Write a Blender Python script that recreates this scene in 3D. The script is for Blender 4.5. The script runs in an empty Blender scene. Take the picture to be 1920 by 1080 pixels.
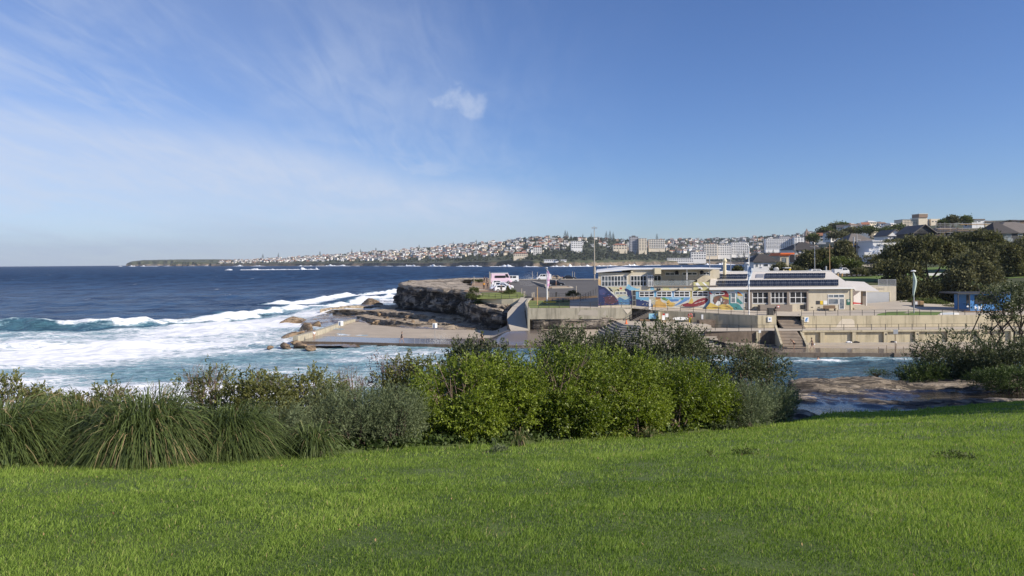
import bpy, math, random
import numpy as np
from mathutils import Vector, Matrix

HAZE = 0.00005
SC = bpy.context.scene
COL = SC.collection
R = math.radians
# ------------------------------------------------------------------ camera
CZ, F, ROLL, EY = 14.0, 1371.0, 0.0065, 490.2
cam_d = bpy.data.cameras.new('camera')
cam = bpy.data.objects.new('camera', cam_d)
COL.objects.link(cam)
cr, sr = math.cos(ROLL), math.sin(ROLL)
cam.matrix_world = Matrix(((cr, sr, 0, 0), (0, 0, -1, 0), (-sr, cr, 0, CZ), (0, 0, 0, 1)))
cam_d.sensor_width = 36.0
cam_d.lens = 36.0 * F / 1920
cam_d.shift_y = -(540 - EY) / 1920
cam_d.clip_start = 0.1
cam_d.clip_end = 30000
SC.camera = cam
# ------------------------------------------------------------------ sun and sky
SUN_AZ, SUN_EL = R(117), R(29)          # azimuth clockwise from the view direction (+Y)
sd = Vector((math.sin(SUN_AZ) * math.cos(SUN_EL), math.cos(SUN_AZ) * math.cos(SUN_EL), math.sin(SUN_EL)))
sun_d = bpy.data.lights.new('sun', 'SUN')
sun_d.energy = 5.0
sun_d.angle = R(0.55)
sun_d.color = (1.0, 0.91, 0.78)
sun = bpy.data.objects.new('sun', sun_d)
sun.rotation_euler = sd.to_track_quat('Z', 'Y').to_euler()
sun.location = sd * 200
COL.objects.link(sun)

W = bpy.data.worlds.new('World')
SC.world = W
W.use_nodes = True
nt = W.node_tree
nt.nodes.clear()


def nd(tree, t, **kw):
    n = tree.nodes.new(t)
    for k, v in kw.items():
        if k.startswith('i_'):
            n.inputs[k[2:].replace('_', ' ')].default_value = v
        else:
            setattr(n, k, v)
    return n


def math_n(tree, op, a, b=None, c=None, clamp=False):
    n = tree.nodes.new('ShaderNodeMath')
    n.operation = op
    n.use_clamp = clamp
    for i, x in enumerate((a, b, c)):
        if x is None:
            continue
        if isinstance(x, (int, float)):
            n.inputs[i].default_value = x
        else:
            tree.links.new(x, n.inputs[i])
    return n.outputs[0]


def sstep(tree, x, lo, hi):
    n = tree.nodes.new('ShaderNodeMapRange')
    n.interpolation_type = 'SMOOTHSTEP'
    for i, v in ((0, x), (1, lo), (2, hi)):
        if isinstance(v, (int, float)):
            n.inputs[i].default_value = v
        else:
            tree.links.new(v, n.inputs[i])
    n.inputs[3].default_value = 0
    n.inputs[4].default_value = 1
    return n.outputs[0]


sky = nd(nt, 'ShaderNodeTexSky', sky_type='NISHITA', sun_disc=False, sun_elevation=SUN_EL, sun_rotation=SUN_AZ,
         altitude=20, air_density=1.0, dust_density=0.15, ozone_density=4.0)
tc = nd(nt, 'ShaderNodeTexCoord')
sep = nd(nt, 'ShaderNodeSeparateXYZ')
nt.links.new(tc.outputs['Generated'], sep.inputs[0])
X, Yc, Z = sep.outputs
zc = math_n(nt, 'MAXIMUM', Z, 0.0)
# a cirrus sheet high over the sea: a plane seen in perspective
den = math_n(nt, 'ADD', zc, 0.10)
qx = math_n(nt, 'DIVIDE', X, den)
qy = math_n(nt, 'DIVIDE', Yc, den)
cmb = nd(nt, 'ShaderNodeCombineXYZ')
nt.links.new(qx, cmb.inputs[0])
nt.links.new(qy, cmb.inputs[1])
mp = nd(nt, 'ShaderNodeMapping')
mp.inputs['Rotation'].default_value = (0, 0, R(38))
mp.inputs['Scale'].default_value = (1.25, 0.50, 1)
nt.links.new(cmb.outputs[0], mp.inputs[0])
n1 = nd(nt, 'ShaderNodeTexNoise', i_Scale=1.0, i_Detail=9.0, i_Roughness=0.58, i_Distortion=1.3)
nt.links.new(mp.outputs[0], n1.inputs['Vector'])
mp2 = nd(nt, 'ShaderNodeMapping')
mp2.inputs['Rotation'].default_value = (0, 0, R(-20))
mp2.inputs['Scale'].default_value = (0.55, 0.30, 1)
nt.links.new(cmb.outputs[0], mp2.inputs[0])
n2 = nd(nt, 'ShaderNodeTexNoise', i_Scale=1.0, i_Detail=4.0, i_Roughness=0.5)
nt.links.new(mp2.outputs[0], n2.inputs['Vector'])
# the sheet lies to the left of a line running toward the horizon and thickens beyond a slanting front
lat = math_n(nt, 'SUBTRACT', qx, math_n(nt, 'MULTIPLY', qy, 0.14))
lat = math_n(nt, 'ADD', lat, math_n(nt, 'MULTIPLY', math_n(nt, 'SUBTRACT', n2.outputs[0], 0.5), 1.6))
front = math_n(nt, 'SUBTRACT', math_n(nt, 'SUBTRACT', qy, math_n(nt, 'MULTIPLY', lat, 1.28)), 5.7)
left_ = math_n(nt, 'SUBTRACT', 1.0, sstep(nt, lat, -1.5, 0.25))
thick = sstep(nt, front, -0.9, 1.1)
mp4 = nd(nt, 'ShaderNodeMapping')
mp4.inputs['Rotation'].default_value = (0, 0, R(24))
mp4.inputs['Scale'].default_value = (5.2, 1.1, 1)
nt.links.new(cmb.outputs[0], mp4.inputs[0])
n4 = nd(nt, 'ShaderNodeTexNoise', i_Scale=1.0, i_Detail=7.0, i_Roughness=0.62, i_Distortion=1.6)
nt.links.new(mp4.outputs[0], n4.inputs['Vector'])
fine = math_n(nt, 'ADD', math_n(nt, 'MULTIPLY', n1.outputs[0], 0.62), math_n(nt, 'MULTIPLY', n4.outputs[0], 0.38))
wisp = sstep(nt, fine, 0.37, 0.66)
a_ = math_n(nt, 'MULTIPLY', thick, math_n(nt, 'ADD', math_n(nt, 'MULTIPLY', wisp, 0.26), 0.56))
b_ = math_n(nt, 'ADD', math_n(nt, 'MULTIPLY', math_n(nt, 'MULTIPLY', wisp, sstep(nt, n2.outputs[0], 0.30, 0.62)), 0.46), 0.14)
b_ = math_n(nt, 'MULTIPLY', b_, math_n(nt, 'GREATER_THAN', Yc, -0.5))
fac = math_n(nt, 'MULTIPLY', left_, math_n(nt, 'MAXIMUM', a_, b_), clamp=True)
low = sstep(nt, zc, 0.0, 0.10)
fac = math_n(nt, 'MULTIPLY', fac, math_n(nt, 'ADD', math_n(nt, 'MULTIPLY', low, 0.6), 0.4))
# one small cumulus puff
pu = Vector(((866 - 960) / F, 1, (490 - 187) / F)).normalized()


def blob(cx, cz, rx, rz, gain, sc):
    dx = math_n(nt, 'DIVIDE', math_n(nt, 'SUBTRACT', X, cx), rx)
    dz = math_n(nt, 'DIVIDE', math_n(nt, 'SUBTRACT', Z, cz), rz)
    nn = nd(nt, 'ShaderNodeTexNoise', i_Scale=sc, i_Detail=6.0, i_Roughness=0.6)
    nt.links.new(tc.outputs['Generated'], nn.inputs['Vector'])
    d = math_n(nt, 'SQRT', math_n(nt, 'ADD', math_n(nt, 'MULTIPLY', dx, dx), math_n(nt, 'MULTIPLY', dz, dz)))
    d = math_n(nt, 'ADD', d, math_n(nt, 'MULTIPLY', math_n(nt, 'SUBTRACT', nn.outputs[0], 0.5), 2.6))
    m = math_n(nt, 'MULTIPLY', math_n(nt, 'SUBTRACT', 1.0, sstep(nt, d, 0.1, 1.25)), gain)
    return math_n(nt, 'MULTIPLY', m, math_n(nt, 'GREATER_THAN', Yc, 0.0))


puffs = blob(pu.x, pu.z, 0.044, 0.022, 0.55, 34)
for bx, bz, rx_, rz_, g in ((-0.47, 0.031, 0.035, 0.006, 0.5), (-0.43, 0.027, 0.02, 0.004, 0.4), (-0.02, 0.038, 0.03, 0.005, 0.35)):
    puffs = math_n(nt, 'MAXIMUM', puffs, blob(bx, bz, rx_, rz_, g, 60))
fac = math_n(nt, 'MAXIMUM', fac, puffs, clamp=True)
# a low grey bank of cloud along the sea horizon
bank = math_n(nt, 'MULTIPLY', math_n(nt, 'SUBTRACT', 1.0, sstep(nt, math_n(nt, 'ADD', zc, math_n(nt, 'MULTIPLY', math_n(nt, 'SUBTRACT', n2.outputs[0], 0.5), 0.09)), 0.022, 0.062)), math_n(nt, 'SUBTRACT', 1.0, sstep(nt, X, -0.55, 0.05)))
bank = math_n(nt, 'MULTIPLY', bank, math_n(nt, 'ADD', 0.15, math_n(nt, 'MULTIPLY', fine, 0.7)))
tone = nd(nt, 'ShaderNodeMix', data_type='RGBA', blend_type='MULTIPLY')
tone.inputs[0].default_value = 1.0
tone.inputs[7].default_value = (0.76, 0.88, 1.19, 1)
nt.links.new(sky.outputs[0], tone.inputs[6])
mix = nd(nt, 'ShaderNodeMix', data_type='RGBA')
nt.links.new(fac, mix.inputs[0])
nt.links.new(tone.outputs[2], mix.inputs[6])
mix.inputs[7].default_value = (6.0, 6.7, 8.1, 1)
bg = nd(nt, 'ShaderNodeBackground', i_Strength=0.080)
mixb = nd(nt, 'ShaderNodeMix', data_type='RGBA')
nt.links.new(bank, mixb.inputs[0])
nt.links.new(mix.outputs[2], mixb.inputs[6])
mixb.inputs[7].default_value = (3.7, 4.6, 6.4, 1)
nt.links.new(mixb.outputs[2], bg.inputs[0])
wo = nd(nt, 'ShaderNodeOutputWorld')
nt.links.new(bg.outputs[0], wo.inputs[0])

SC.view_settings.view_transform = 'Standard'
SC.view_settings.look = 'None'
SC.view_settings.exposure = 0.4
SC.view_settings.gamma = 1.0
SC.view_settings.use_curve_mapping = False
SC.render.engine = 'CYCLES'
SC.cycles.use_denoising = True
SC.cycles.max_bounces = 6
SC.cycles.diffuse_bounces = 3
SC.cycles.glossy_bounces = 3
SC.cycles.transmission_bounces = 4
SC.cycles.volume_bounces = 0
SC.cycles.transparent_max_bounces = 12
# ------------------------------------------------------------------ helpers
rng = np.random.default_rng(11)
random.seed(5)


def eye(px):
    return EY - (px - 960) * ROLL


def xat(px, Y):
    return (px - 960) / F * Y


def zat(px, py, Y):
    return CZ + (eye(px) - py) / F * Y


def P(px, py, Y):
    return (xat(px, Y), Y, zat(px, py, Y))


def yat(px, py, z):
    return (CZ - z) * F / (py - eye(px))


def PZ(px, py, z):
    Y = yat(px, py, z)
    return (xat(px, Y), Y, z)


def smooth(x, a, b):
    t = np.clip((x - a) / (b - a), 0, 1)
    return t * t * (3 - 2 * t)


def hash3(i, j, k):
    h = (i.astype(np.int64) * 374761393 + j.astype(np.int64) * 668265263 + k.astype(np.int64) * 2147483647) & 0xffffffff
    h = ((h ^ (h >> 13)) * 1274126177) & 0xffffffff
    h = ((h ^ (h >> 16)) * 2246822519) & 0xffffffff
    return ((h ^ (h >> 15)) & 0xffffff) / float(0xffffff) * 2 - 1


def vnoise(x, y, z=0.0):
    x, y, z = np.broadcast_arrays(np.asarray(x, float), np.asarray(y, float), np.asarray(z, float))
    i, j, k = np.floor(x), np.floor(y), np.floor(z)
    fx, fy, fz = x - i, y - j, z - k
    fx, fy, fz = (t * t * (3 - 2 * t) for t in (fx, fy, fz))
    r = 0
    for a in (0, 1):
        for b in (0, 1):
            for c in (0, 1):
                w = (fx if a else 1 - fx) * (fy if b else 1 - fy) * (fz if c else 1 - fz)
                r = r + w * hash3(i + a, j + b, k + c)
    return r


def fbm(x, y, z=0.0, o=4, rough=0.5):
    r, a, s = 0, 1.0, 0
    for q in range(o):
        r = r + a * vnoise(np.asarray(x) * 2 ** q + 17.3 * q, np.asarray(y) * 2 ** q - 9.1 * q, np.asarray(z) * 2 ** q + 3.7 * q)
        s += a
        a *= rough
    return r / s


class MB:
    """collects polygons for one mesh object"""

    def __init__(self):
        self.v, self.f, self.m = [], [], []

    def poly(self, pts, m=0):
        n = len(self.v)
        self.v += [tuple(p) for p in pts]
        self.f.append(tuple(range(n, n + len(pts))))
        self.m.append(m)
        return self

    def box(self, x0, x1, y0, y1, z0, z1, m=0):
        n = len(self.v)
        self.v += [(x0, y0, z0), (x1, y0, z0), (x1, y1, z0), (x0, y1, z0), (x0, y0, z1), (x1, y0, z1), (x1, y1, z1), (x0, y1, z1)]
        for q in ((3, 2, 1, 0), (4, 5, 6, 7), (0, 1, 5, 4), (1, 2, 6, 5), (2, 3, 7, 6), (3, 0, 4, 7)):
            self.f.append(tuple(n + i for i in q))
            self.m.append(m)
        return self

    def obox(self, c, s, rz=0.0, m=0, tilt=0.0):
        n = len(self.v)
        ca, sa, ct, st = math.cos(rz), math.sin(rz), math.cos(tilt), math.sin(tilt)
        for dz in (-.5, .5):
            for dx, dy in ((-.5, -.5), (.5, -.5), (.5, .5), (-.5, .5)):
                x, y, z = dx * s[0], dy * s[1], dz * s[2]
                y, z = y * ct - z * st, y * st + z * ct
                self.v.append((c[0] + x * ca - y * sa, c[1] + x * sa + y * ca, c[2] + z))
        for q in ((3, 2, 1, 0), (4, 5, 6, 7), (0, 1, 5, 4), (1, 2, 6, 5), (2, 3, 7, 6), (3, 0, 4, 7)):
            self.f.append(tuple(n + i for i in q))
            self.m.append(m)
        return self

    def tube(self, pts, r, n=6, m=0):
        pts = [Vector(p) for p in pts]
        rs = r if isinstance(r, (list, tuple)) else [r] * len(pts)
        base = len(self.v)
        for i, p in enumerate(pts):
            d = (pts[min(i + 1, len(pts) - 1)] - pts[max(i - 1, 0)]).normalized()
            a = d.cross(Vector((0, 0, 1)) if abs(d.z) < .95 else Vector((1, 0, 0))).normalized()
            b = d.cross(a)
            for k in range(n):
                t = 2 * math.pi * k / n
                self.v.append(tuple(p + (a * math.cos(t) + b * math.sin(t)) * rs[i]))
        for i in range(len(pts) - 1):
            for k in range(n):
                a0, a1 = base + i * n + k, base + i * n + (k + 1) % n
                self.f.append((a0, a0 + n, a1 + n, a1))
                self.m.append(m)
        self.f.append(tuple(base + k for k in range(n)))
        self.f.append(tuple(base + (len(pts) - 1) * n + k for k in reversed(range(n))))
        self.m += [m, m]
        return self

    def prism(self, xz, y0, y1, m=0):
        """polygon in x,z (counter-clockwise seen from -y) extruded along y"""
        n, k = len(self.v), len(xz)
        self.v += [(x, y0, z) for x, z in xz] + [(x, y1, z) for x, z in xz]
        self.f.append(tuple(range(n, n + k)))
        self.f.append(tuple(range(n + 2 * k - 1, n + k - 1, -1)))
        self.m += [m, m]
        for i in range(k):
            j = (i + 1) % k
            self.f.append((n + i, n + k + i, n + k + j, n + j))
            self.m.append(m)
        return self

    def plan(self, xy, z0, z1, m=0):
        """polygon in plan extruded upward"""
        n, k = len(self.v), len(xy)
        zz = z1 if isinstance(z1, (list, tuple)) else [z1] * k
        self.v += [(x, y, z0) for x, y in xy] + [(p[0], p[1], z) for p, z in zip(xy, zz)]
        self.f.append(tuple(range(n + k - 1, n - 1, -1)))
        self.f.append(tuple(range(n + k, n + 2 * k)))
        self.m += [m, m]
        for i in range(k):
            j = (i + 1) % k
            self.f.append((n + i, n + j, n + k + j, n + k + i))
            self.m.append(m)
        return self

    def ball(self, c, r, nu=8, nv=6, m=0):
        r = r if isinstance(r, (list, tuple)) else (r, r, r)
        b = len(self.v)
        for i in range(nv + 1):
            th = math.pi * i / nv
            for k in range(nu):
                ph = 2 * math.pi * k / nu
                self.v.append((c[0] + r[0] * math.sin(th) * math.cos(ph), c[1] + r[1] * math.sin(th) * math.sin(ph), c[2] + r[2] * math.cos(th)))
        for i in range(nv):
            for k in range(nu):
                a0, a1 = b + i * nu + k, b + i * nu + (k + 1) % nu
                self.f.append((a0, a0 + nu, a1 + nu, a1))
                self.m.append(m)
        return self


def props(o, label=None, cat=None, group=None, kind=None):
    for k, v in (('label', label), ('category', cat), ('group', group), ('kind', kind)):
        if v:
            o[k] = v
    return o


def link(name, me, parent=None, label=None, cat=None, group=None, kind=None, loc=None):
    o = bpy.data.objects.new(name, me)
    COL.objects.link(o)
    if parent is not None:
        o.parent = parent
    if loc is not None:
        o.location = loc
    return props(o, label, cat, group, kind)


def wloc(o):
    v = Vector((0, 0, 0))
    while o is not None:
        v += o.location
        o = o.parent
    return v


def add(name, mb, mats, parent=None, label=None, cat=None, group=None, kind=None, smooth_=False, loc=None):
    """link an MB as ONE object; its coordinates are world ones unless the parent sits at the origin"""
    off = wloc(parent) if parent is not None else Vector((0, 0, 0))
    if loc is not None:
        off = off + Vector(loc)
    me = bpy.data.meshes.new(name)
    me.from_pydata([(x - off.x, y - off.y, z - off.z) for x, y, z in mb.v], [], mb.f)
    mats = mats if isinstance(mats, (list, tuple)) else [mats]
    for m in mats:
        me.materials.append(m)
    if len(mats) > 1:
        me.polygons.foreach_set('material_index', mb.m)
    if smooth_:
        me.polygons.foreach_set('use_smooth', [True] * len(mb.f))
    return link(name, me, parent, label, cat, group, kind, loc)


def thing(name, loc, label, cat, group=None, rz=0.0):
    o = bpy.data.objects.new(name, None)
    COL.objects.link(o)
    o.location = loc
    o.rotation_euler = (0, 0, rz)
    o.empty_display_size = .2
    return props(o, label, cat, group)


def copy_tree(o, parent=None, loc=None, rz=None, label=None, group=None, scale=None):
    c = o.copy()
    COL.objects.link(c)
    if parent is not None:
        c.parent = parent
    if loc is not None:
        c.location = loc
    if rz is not None:
        c.rotation_euler = (0, 0, rz)
    if scale is not None:
        c.scale = (scale,) * 3
    if label:
        c['label'] = label
    if group:
        c['group'] = group
    for ch in [x for x in o.children]:
        copy_tree(ch, c)
    return c


def np_mesh(name, V, faces, mat, attrs=None, smooth_=False):
    """V (n,3); faces: list of (m,k) index arrays"""
    me = bpy.data.meshes.new(name)
    me.vertices.add(len(V))
    me.vertices.foreach_set('co', np.ascontiguousarray(V, dtype=np.float32).ravel())
    loops = np.concatenate([f.ravel() for f in faces]).astype(np.int32)
    sizes = np.concatenate([np.full(len(f), f.shape[1]) for f in faces])
    me.loops.add(len(loops))
    me.loops.foreach_set('vertex_index', loops)
    me.polygons.add(len(sizes))
    st = np.zeros(len(sizes), np.int32)
    st[1:] = np.cumsum(sizes)[:-1]
    me.polygons.foreach_set('loop_start', st)
    me.update(calc_edges=True)
    me.validate()
    if smooth_:
        me.polygons.foreach_set('use_smooth', np.ones(len(sizes), bool))
    for k, a in (attrs or {}).items():
        at = me.attributes.new(k, 'FLOAT', 'POINT')
        at.data.foreach_set('value', np.ascontiguousarray(a, dtype=np.float32))
    for m in (mat if isinstance(mat, (list, tuple)) else [mat]):
        me.materials.append(m)
    return me


def grid_faces(nr, nc):
    i = np.arange(nr - 1)[:, None] * nc + np.arange(nc - 1)[None, :]
    i = i.ravel()
    return np.stack([i, i + 1, i + nc + 1, i + nc], 1)


# ------------------------------------------------------------------ materials
def new_mat(name):
    m = bpy.data.materials.new(name)
    m.use_nodes = True
    t = m.node_tree
    b = t.nodes['Principled BSDF']
    return m, t, b


def mat(name, col, rough=.75, var=.18, scale=1.5, bump=0.0, bscale=20.0, metal=0.0, spec=.4, streak=0.0, dirt=None):
    """colour with two octaves of tonal wear, optional vertical weather streaks and a fine relief"""
    m, t, b = new_mat(name)
    g = nd(t, 'ShaderNodeNewGeometry')
    n = nd(t, 'ShaderNodeTexNoise', i_Scale=scale, i_Detail=6.0, i_Roughness=.62)
    t.links.new(g.outputs['Position'], n.inputs['Vector'])
    f = math_n(t, 'SUBTRACT', n.outputs[0], .5)
    v = math_n(t, 'ADD', 1.0, math_n(t, 'MULTIPLY', f, var * 2.4))
    if streak:
        mp_ = nd(t, 'ShaderNodeMapping')
        mp_.inputs['Scale'].default_value = (1.6, 1.6, .16)
        t.links.new(g.outputs['Position'], mp_.inputs[0])
        n2_ = nd(t, 'ShaderNodeTexNoise', i_Scale=1.0, i_Detail=7.0, i_Roughness=.65)
        t.links.new(mp_.outputs[0], n2_.inputs['Vector'])
        s = sstep(t, n2_.outputs[0], .46, .72)
        v = math_n(t, 'MULTIPLY', v, math_n(t, 'SUBTRACT', 1.0, math_n(t, 'MULTIPLY', s, streak)))
    mx = nd(t, 'ShaderNodeMix', data_type='RGBA', blend_type='MULTIPLY')
    mx.inputs[0].default_value = 1
    mx.inputs[6].default_value = (*col, 1)
    cb = nd(t, 'ShaderNodeCombineColor')
    for k in range(3):
        t.links.new(v, cb.inputs[k])
    t.links.new(cb.outputs[0], mx.inputs[7])
    t.links.new(mx.outputs[2], b.inputs['Base Color'])
    b.inputs['Roughness'].default_value = rough
    b.inputs['Metallic'].default_value = metal
    b.inputs['Specular IOR Level'].default_value = spec
    if bump:
        n3 = nd(t, 'ShaderNodeTexNoise', i_Scale=bscale, i_Detail=5.0, i_Roughness=.6)
        t.links.new(g.outputs['Position'], n3.inputs['Vector'])
        bp = nd(t, 'ShaderNodeBump', i_Strength=1.0, i_Distance=bump)
        t.links.new(n3.outputs[0], bp.inputs['Height'])
        t.links.new(bp.outputs[0], b.inputs['Normal'])
    return m


def leaf_mat(name, c0, c1, gloss=.45, trans=.35, patch=0.0, c2=None, spec=.35):
    """colour runs c0..c1 with the per-leaf 'tint'; part of the light passes through"""
    m, t, b = new_mat(name)
    a = nd(t, 'ShaderNodeAttribute', attribute_name='tint')
    rp = nd(t, 'ShaderNodeValToRGB')
    rp.color_ramp.elements[0].color = (*c0, 1)
    rp.color_ramp.elements[1].color = (*c1, 1)
    if c2:
        rp.color_ramp.elements[1].position = .9
        e = rp.color_ramp.elements.new(.97)
        e.color = (*c2, 1)
    if patch:
        g = nd(t, 'ShaderNodeNewGeometry')
        n = nd(t, 'ShaderNodeTexNoise', i_Scale=.8, i_Detail=5.0)
        t.links.new(g.outputs['Position'], n.inputs['Vector'])
        f = math_n(t, 'ADD', a.outputs['Fac'], math_n(t, 'MULTIPLY', math_n(t, 'SUBTRACT', n.outputs[0], .5), patch), clamp=True)
        t.links.new(f, rp.inputs[0])
    else:
        t.links.new(a.outputs['Fac'], rp.inputs[0])
    t.links.new(rp.outputs[0], b.inputs['Base Color'])
    b.inputs['Roughness'].default_value = gloss
    b.inputs['Specular IOR Level'].default_value = spec
    tr = nd(t, 'ShaderNodeBsdfTranslucent')
    hs = nd(t, 'ShaderNodeHueSaturation', i_Saturation=1.15, i_Value=1.3)
    t.links.new(rp.outputs[0], hs.inputs['Color'])
    t.links.new(hs.outputs[0], tr.inputs[0])
    ms = nd(t, 'ShaderNodeMixShader')
    ms.inputs[0].default_value = trans
    t.links.new(b.outputs[0], ms.inputs[1])
    t.links.new(tr.outputs[0], ms.inputs[2])
    t.links.new(ms.outputs[0], t.nodes['Material Output'].inputs[0])
    return m


def glass_mat(name, col=(.02, .025, .03), curtain=None):
    m, t, b = new_mat(name)
    g = nd(t, 'ShaderNodeNewGeometry')
    n = nd(t, 'ShaderNodeTexNoise', i_Scale=1.1, i_Detail=2.0)
    t.links.new(g.outputs['Position'], n.inputs['Vector'])
    mx = nd(t, 'ShaderNodeMix', data_type='RGBA')
    t.links.new(sstep(t, n.outputs[0], .45, .6), mx.inputs[0])
    mx.inputs[6].default_value = (*col, 1)
    mx.inputs[7].default_value = (*(curtain or [c * 2.2 for c in col]), 1)
    t.links.new(mx.outputs[2], b.inputs['Base Color'])
    b.inputs['Roughness'].default_value = .08
    b.inputs['Specular IOR Level'].default_value = .5
    return m


M = {}
M['cream'] = mat('cream_render', (.56, .50, .385), .85, .16, .6, streak=.22)
M['cream_bright'] = mat('cream_paint_and_sunlit', (.62, .55, .38), .8, .08, .6)  # brighter cream; on right-facing parts it also holds their sunlight
M['seawall'] = mat('seawall_render', (.50, .435, .30), .9, .24, .5, bump=.01, bscale=9, streak=.38)
M['seawall_grey'] = mat('stained_render', (.40, .365, .28), .9, .28, .6, bump=.01, bscale=9, streak=.5)
M['patch'] = mat('fresh_render_patch', (.62, .55, .44), .9, .1, .8)
M['concrete'] = mat('concrete', (.42, .375, .31), .9, .2, .5, bump=.008, bscale=8)
M['concrete_dark'] = mat('damp_concrete', (.165, .125, .092), .7, .5, .8, bump=.02, bscale=5, streak=.5)
M['paving'] = mat('plaza_paving', (.46, .40, .32), .9, .16, .35, bump=.004, bscale=10)
M['asphalt'] = mat('asphalt', (.105, .098, .092), .92, .2, .12, bump=.006, bscale=25)
M['dirt'] = mat('trodden_earth', (.30, .20, .125), .95, .25, .4, bump=.02, bscale=6)
M['white'] = mat('white_paint', (.78, .78, .76), .55, .06, 1.2)
M['white_wall'] = mat('white_render', (.70, .70, .70), .8, .08, .3)
M['frame'] = mat('white_window_frame', (.74, .74, .73), .5, .04, 2)
M['black'] = mat('black_paint', (.015, .015, .017), .5, .1, 2)
M['rail'] = mat('dark_steel', (.055, .052, .05), .55, .25, 2)
M['galv'] = mat('galvanised_steel', (.42, .42, .42), .45, .15, 3, metal=.5)
M['roof_pale'] = mat('pale_roof_sheet', (.60, .56, .51), .55, .1, .5)
M['roof_white'] = mat('white_roof_sheet', (.72, .72, .72), .5, .06, .5)
M['brown_wall'] = mat('grey_brown_render', (.23, .195, .165), .85, .15, .5)
M['glass'] = glass_mat('window_glass')
M['glass_far'] = glass_mat('grey_window_glass', (.05, .06, .07))
M['glass_blue'] = glass_mat('blue_grey_glass', (.10, .13, .16), (.2, .22, .24))
M['solar'] = mat('solar_cell', (.014, .015, .019), .3, .2, 2, spec=.35)
M['wood'] = mat('weathered_wood', (.20, .135, .085), .85, .3, 3)
M['brick'] = mat('brown_brick', (.235, .165, .115), .9, .25, 3, bump=.01, bscale=15)
M['skin'] = mat('skin', (.42, .25, .17), .55, .08, 4)
M['cloth_dark'] = mat('dark_cloth', (.02, .022, .03), .9, .2, 5)
M['cloth_white'] = mat('white_cloth', (.75, .75, .76), .9, .06, 5)
M['cloth_orange'] = mat('orange_cloth', (.75, .33, .03), .9, .1, 5)
M['cloth_blue'] = mat('blue_cloth', (.08, .14, .35), .9, .1, 5)
M['hair'] = mat('dark_hair', (.025, .018, .012), .6, .2, 8)
M['red'] = mat('red_paint', (.55, .05, .04), .5, .1, 3)
M['yellow'] = mat('yellow_paint', (.72, .50, .04), .5, .1, 3)
M['orange'] = mat('orange_paint', (.75, .16, .04), .5, .1, 3)
M['blue'] = mat('blue_paint', (.06, .22, .50), .6, .12, 2)
M['sign_blue'] = mat('light_blue_sign', (.32, .58, .68), .5, .05, 3)
M['tile_dark'] = mat('dark_roof_tile', (.055, .05, .048), .75, .3, .8, bump=.03, bscale=3)
M['tile_grey'] = mat('grey_roof_tile', (.16, .14, .125), .8, .25, .8, bump=.03, bscale=3)
M['charcoal'] = mat('charcoal_cladding', (.04, .042, .047), .6, .15, .7)
M['mustard'] = mat('mustard_cladding', (.36, .24, .08), .8, .2, .6)
M['bark'] = mat('bark', (.085, .065, .05), .95, .4, 3, bump=.03, bscale=8)
M['twig'] = mat('dry_twig', (.20, .14, .11), .9, .3, 4)
M['post_wood'] = mat('tan_timber_post', (.48, .31, .15), .85, .15, 3)
# ------------------------------------------------------------------ foreground lawn and headland
E_PX = np.array([-200, 0, 250, 500, 750, 960, 1200, 1350, 1480, 1560, 1700, 1850, 1920, 2150.])
E_PY = np.array([893, 885, 876, 862, 848, 835, 822, 808, 792, 775, 773, 758, 752, 745.])
E_Y = np.array([10.5, 11, 12, 13, 14.2, 15.5, 17.5, 19.5, 22, 26, 28, 29.5, 30, 30.5])
E_U = (E_PX - 960) / F
E_B = (E_PY - (EY - (E_PX - 960) * ROLL)) / F * E_Y


def SHELF(u):
    return np.interp(u, [.37, .42, .5, .7], [.088, .062, .048, .045])


def ground(X, Y):
    X, Y = np.asarray(X, float), np.asarray(Y, float)
    u = np.clip(X / np.maximum(Y, 3.0), -.82, .86)
    Ye, be = np.interp(u, E_U, E_Y), np.interp(u, E_U, E_B)
    c1 = .10
    c2 = (be - 1.6 - c1 * Ye) / Ye ** 2
    Yp = np.maximum(Y, 0)
    b = 1.6 + c1 * Yp + c2 * Yp ** 2
    d = np.maximum(Y - Ye, 0)
    w = smooth(u, .33, .40)
    sl = (c1 + 2 * c2 * Ye)
    far_l = .09 * d + .06 * np.maximum(d - 8, 0) ** 2
    far_r = SHELF(u) * d + .05 * np.maximum(Y - 37.5, 0) ** 2
    bb = be + far_l * (1 - w) + far_r * w
    b = np.where(Y > Ye, bb, b)
    bump = fbm(X * .35, Y * .35, 0, 3) * .05 + fbm(X * 1.7, Y * 1.7, 4, 2) * .014
    return CZ - b + bump * smooth(Y, 2, 5)


gx = np.arange(-60, 64.1, .5)
gy = np.arange(-10, 70.1, .5)
GX, GY = np.meshgrid(gx, gy)
GZ = np.maximum(ground(GX, GY), -2.5)
gu = GX / np.maximum(GY, 3)
GZ -= .7 * smooth(GY - np.interp(gu, E_U, E_Y), .1, 1.0) * smooth(gu, .372, .385)
soil, t, b = new_mat('turf_soil')
g = nd(t, 'ShaderNodeNewGeometry')
n = nd(t, 'ShaderNodeTexNoise', i_Scale=1.2, i_Detail=8.0, i_Roughness=.65)
t.links.new(g.outputs['Position'], n.inputs['Vector'])
rp = nd(t, 'ShaderNodeValToRGB')
rp.color_ramp.elements[0].position = .3
rp.color_ramp.elements[0].color = (.045, .08, .012, 1)
rp.color_ramp.elements[1].position = .75
rp.color_ramp.elements[1].color = (.12, .155, .035, 1)
t.links.new(n.outputs[0], rp.inputs[0])
t.links.new(rp.outputs[0], b.inputs['Base Color'])
b.inputs['Roughness'].default_value = .95
V = np.stack([GX, GY, GZ], -1).reshape(-1, 3)
link('lawn', np_mesh('lawn', V, [grid_faces(*GX.shape)], soil, smooth_=True), kind='structure')

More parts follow.
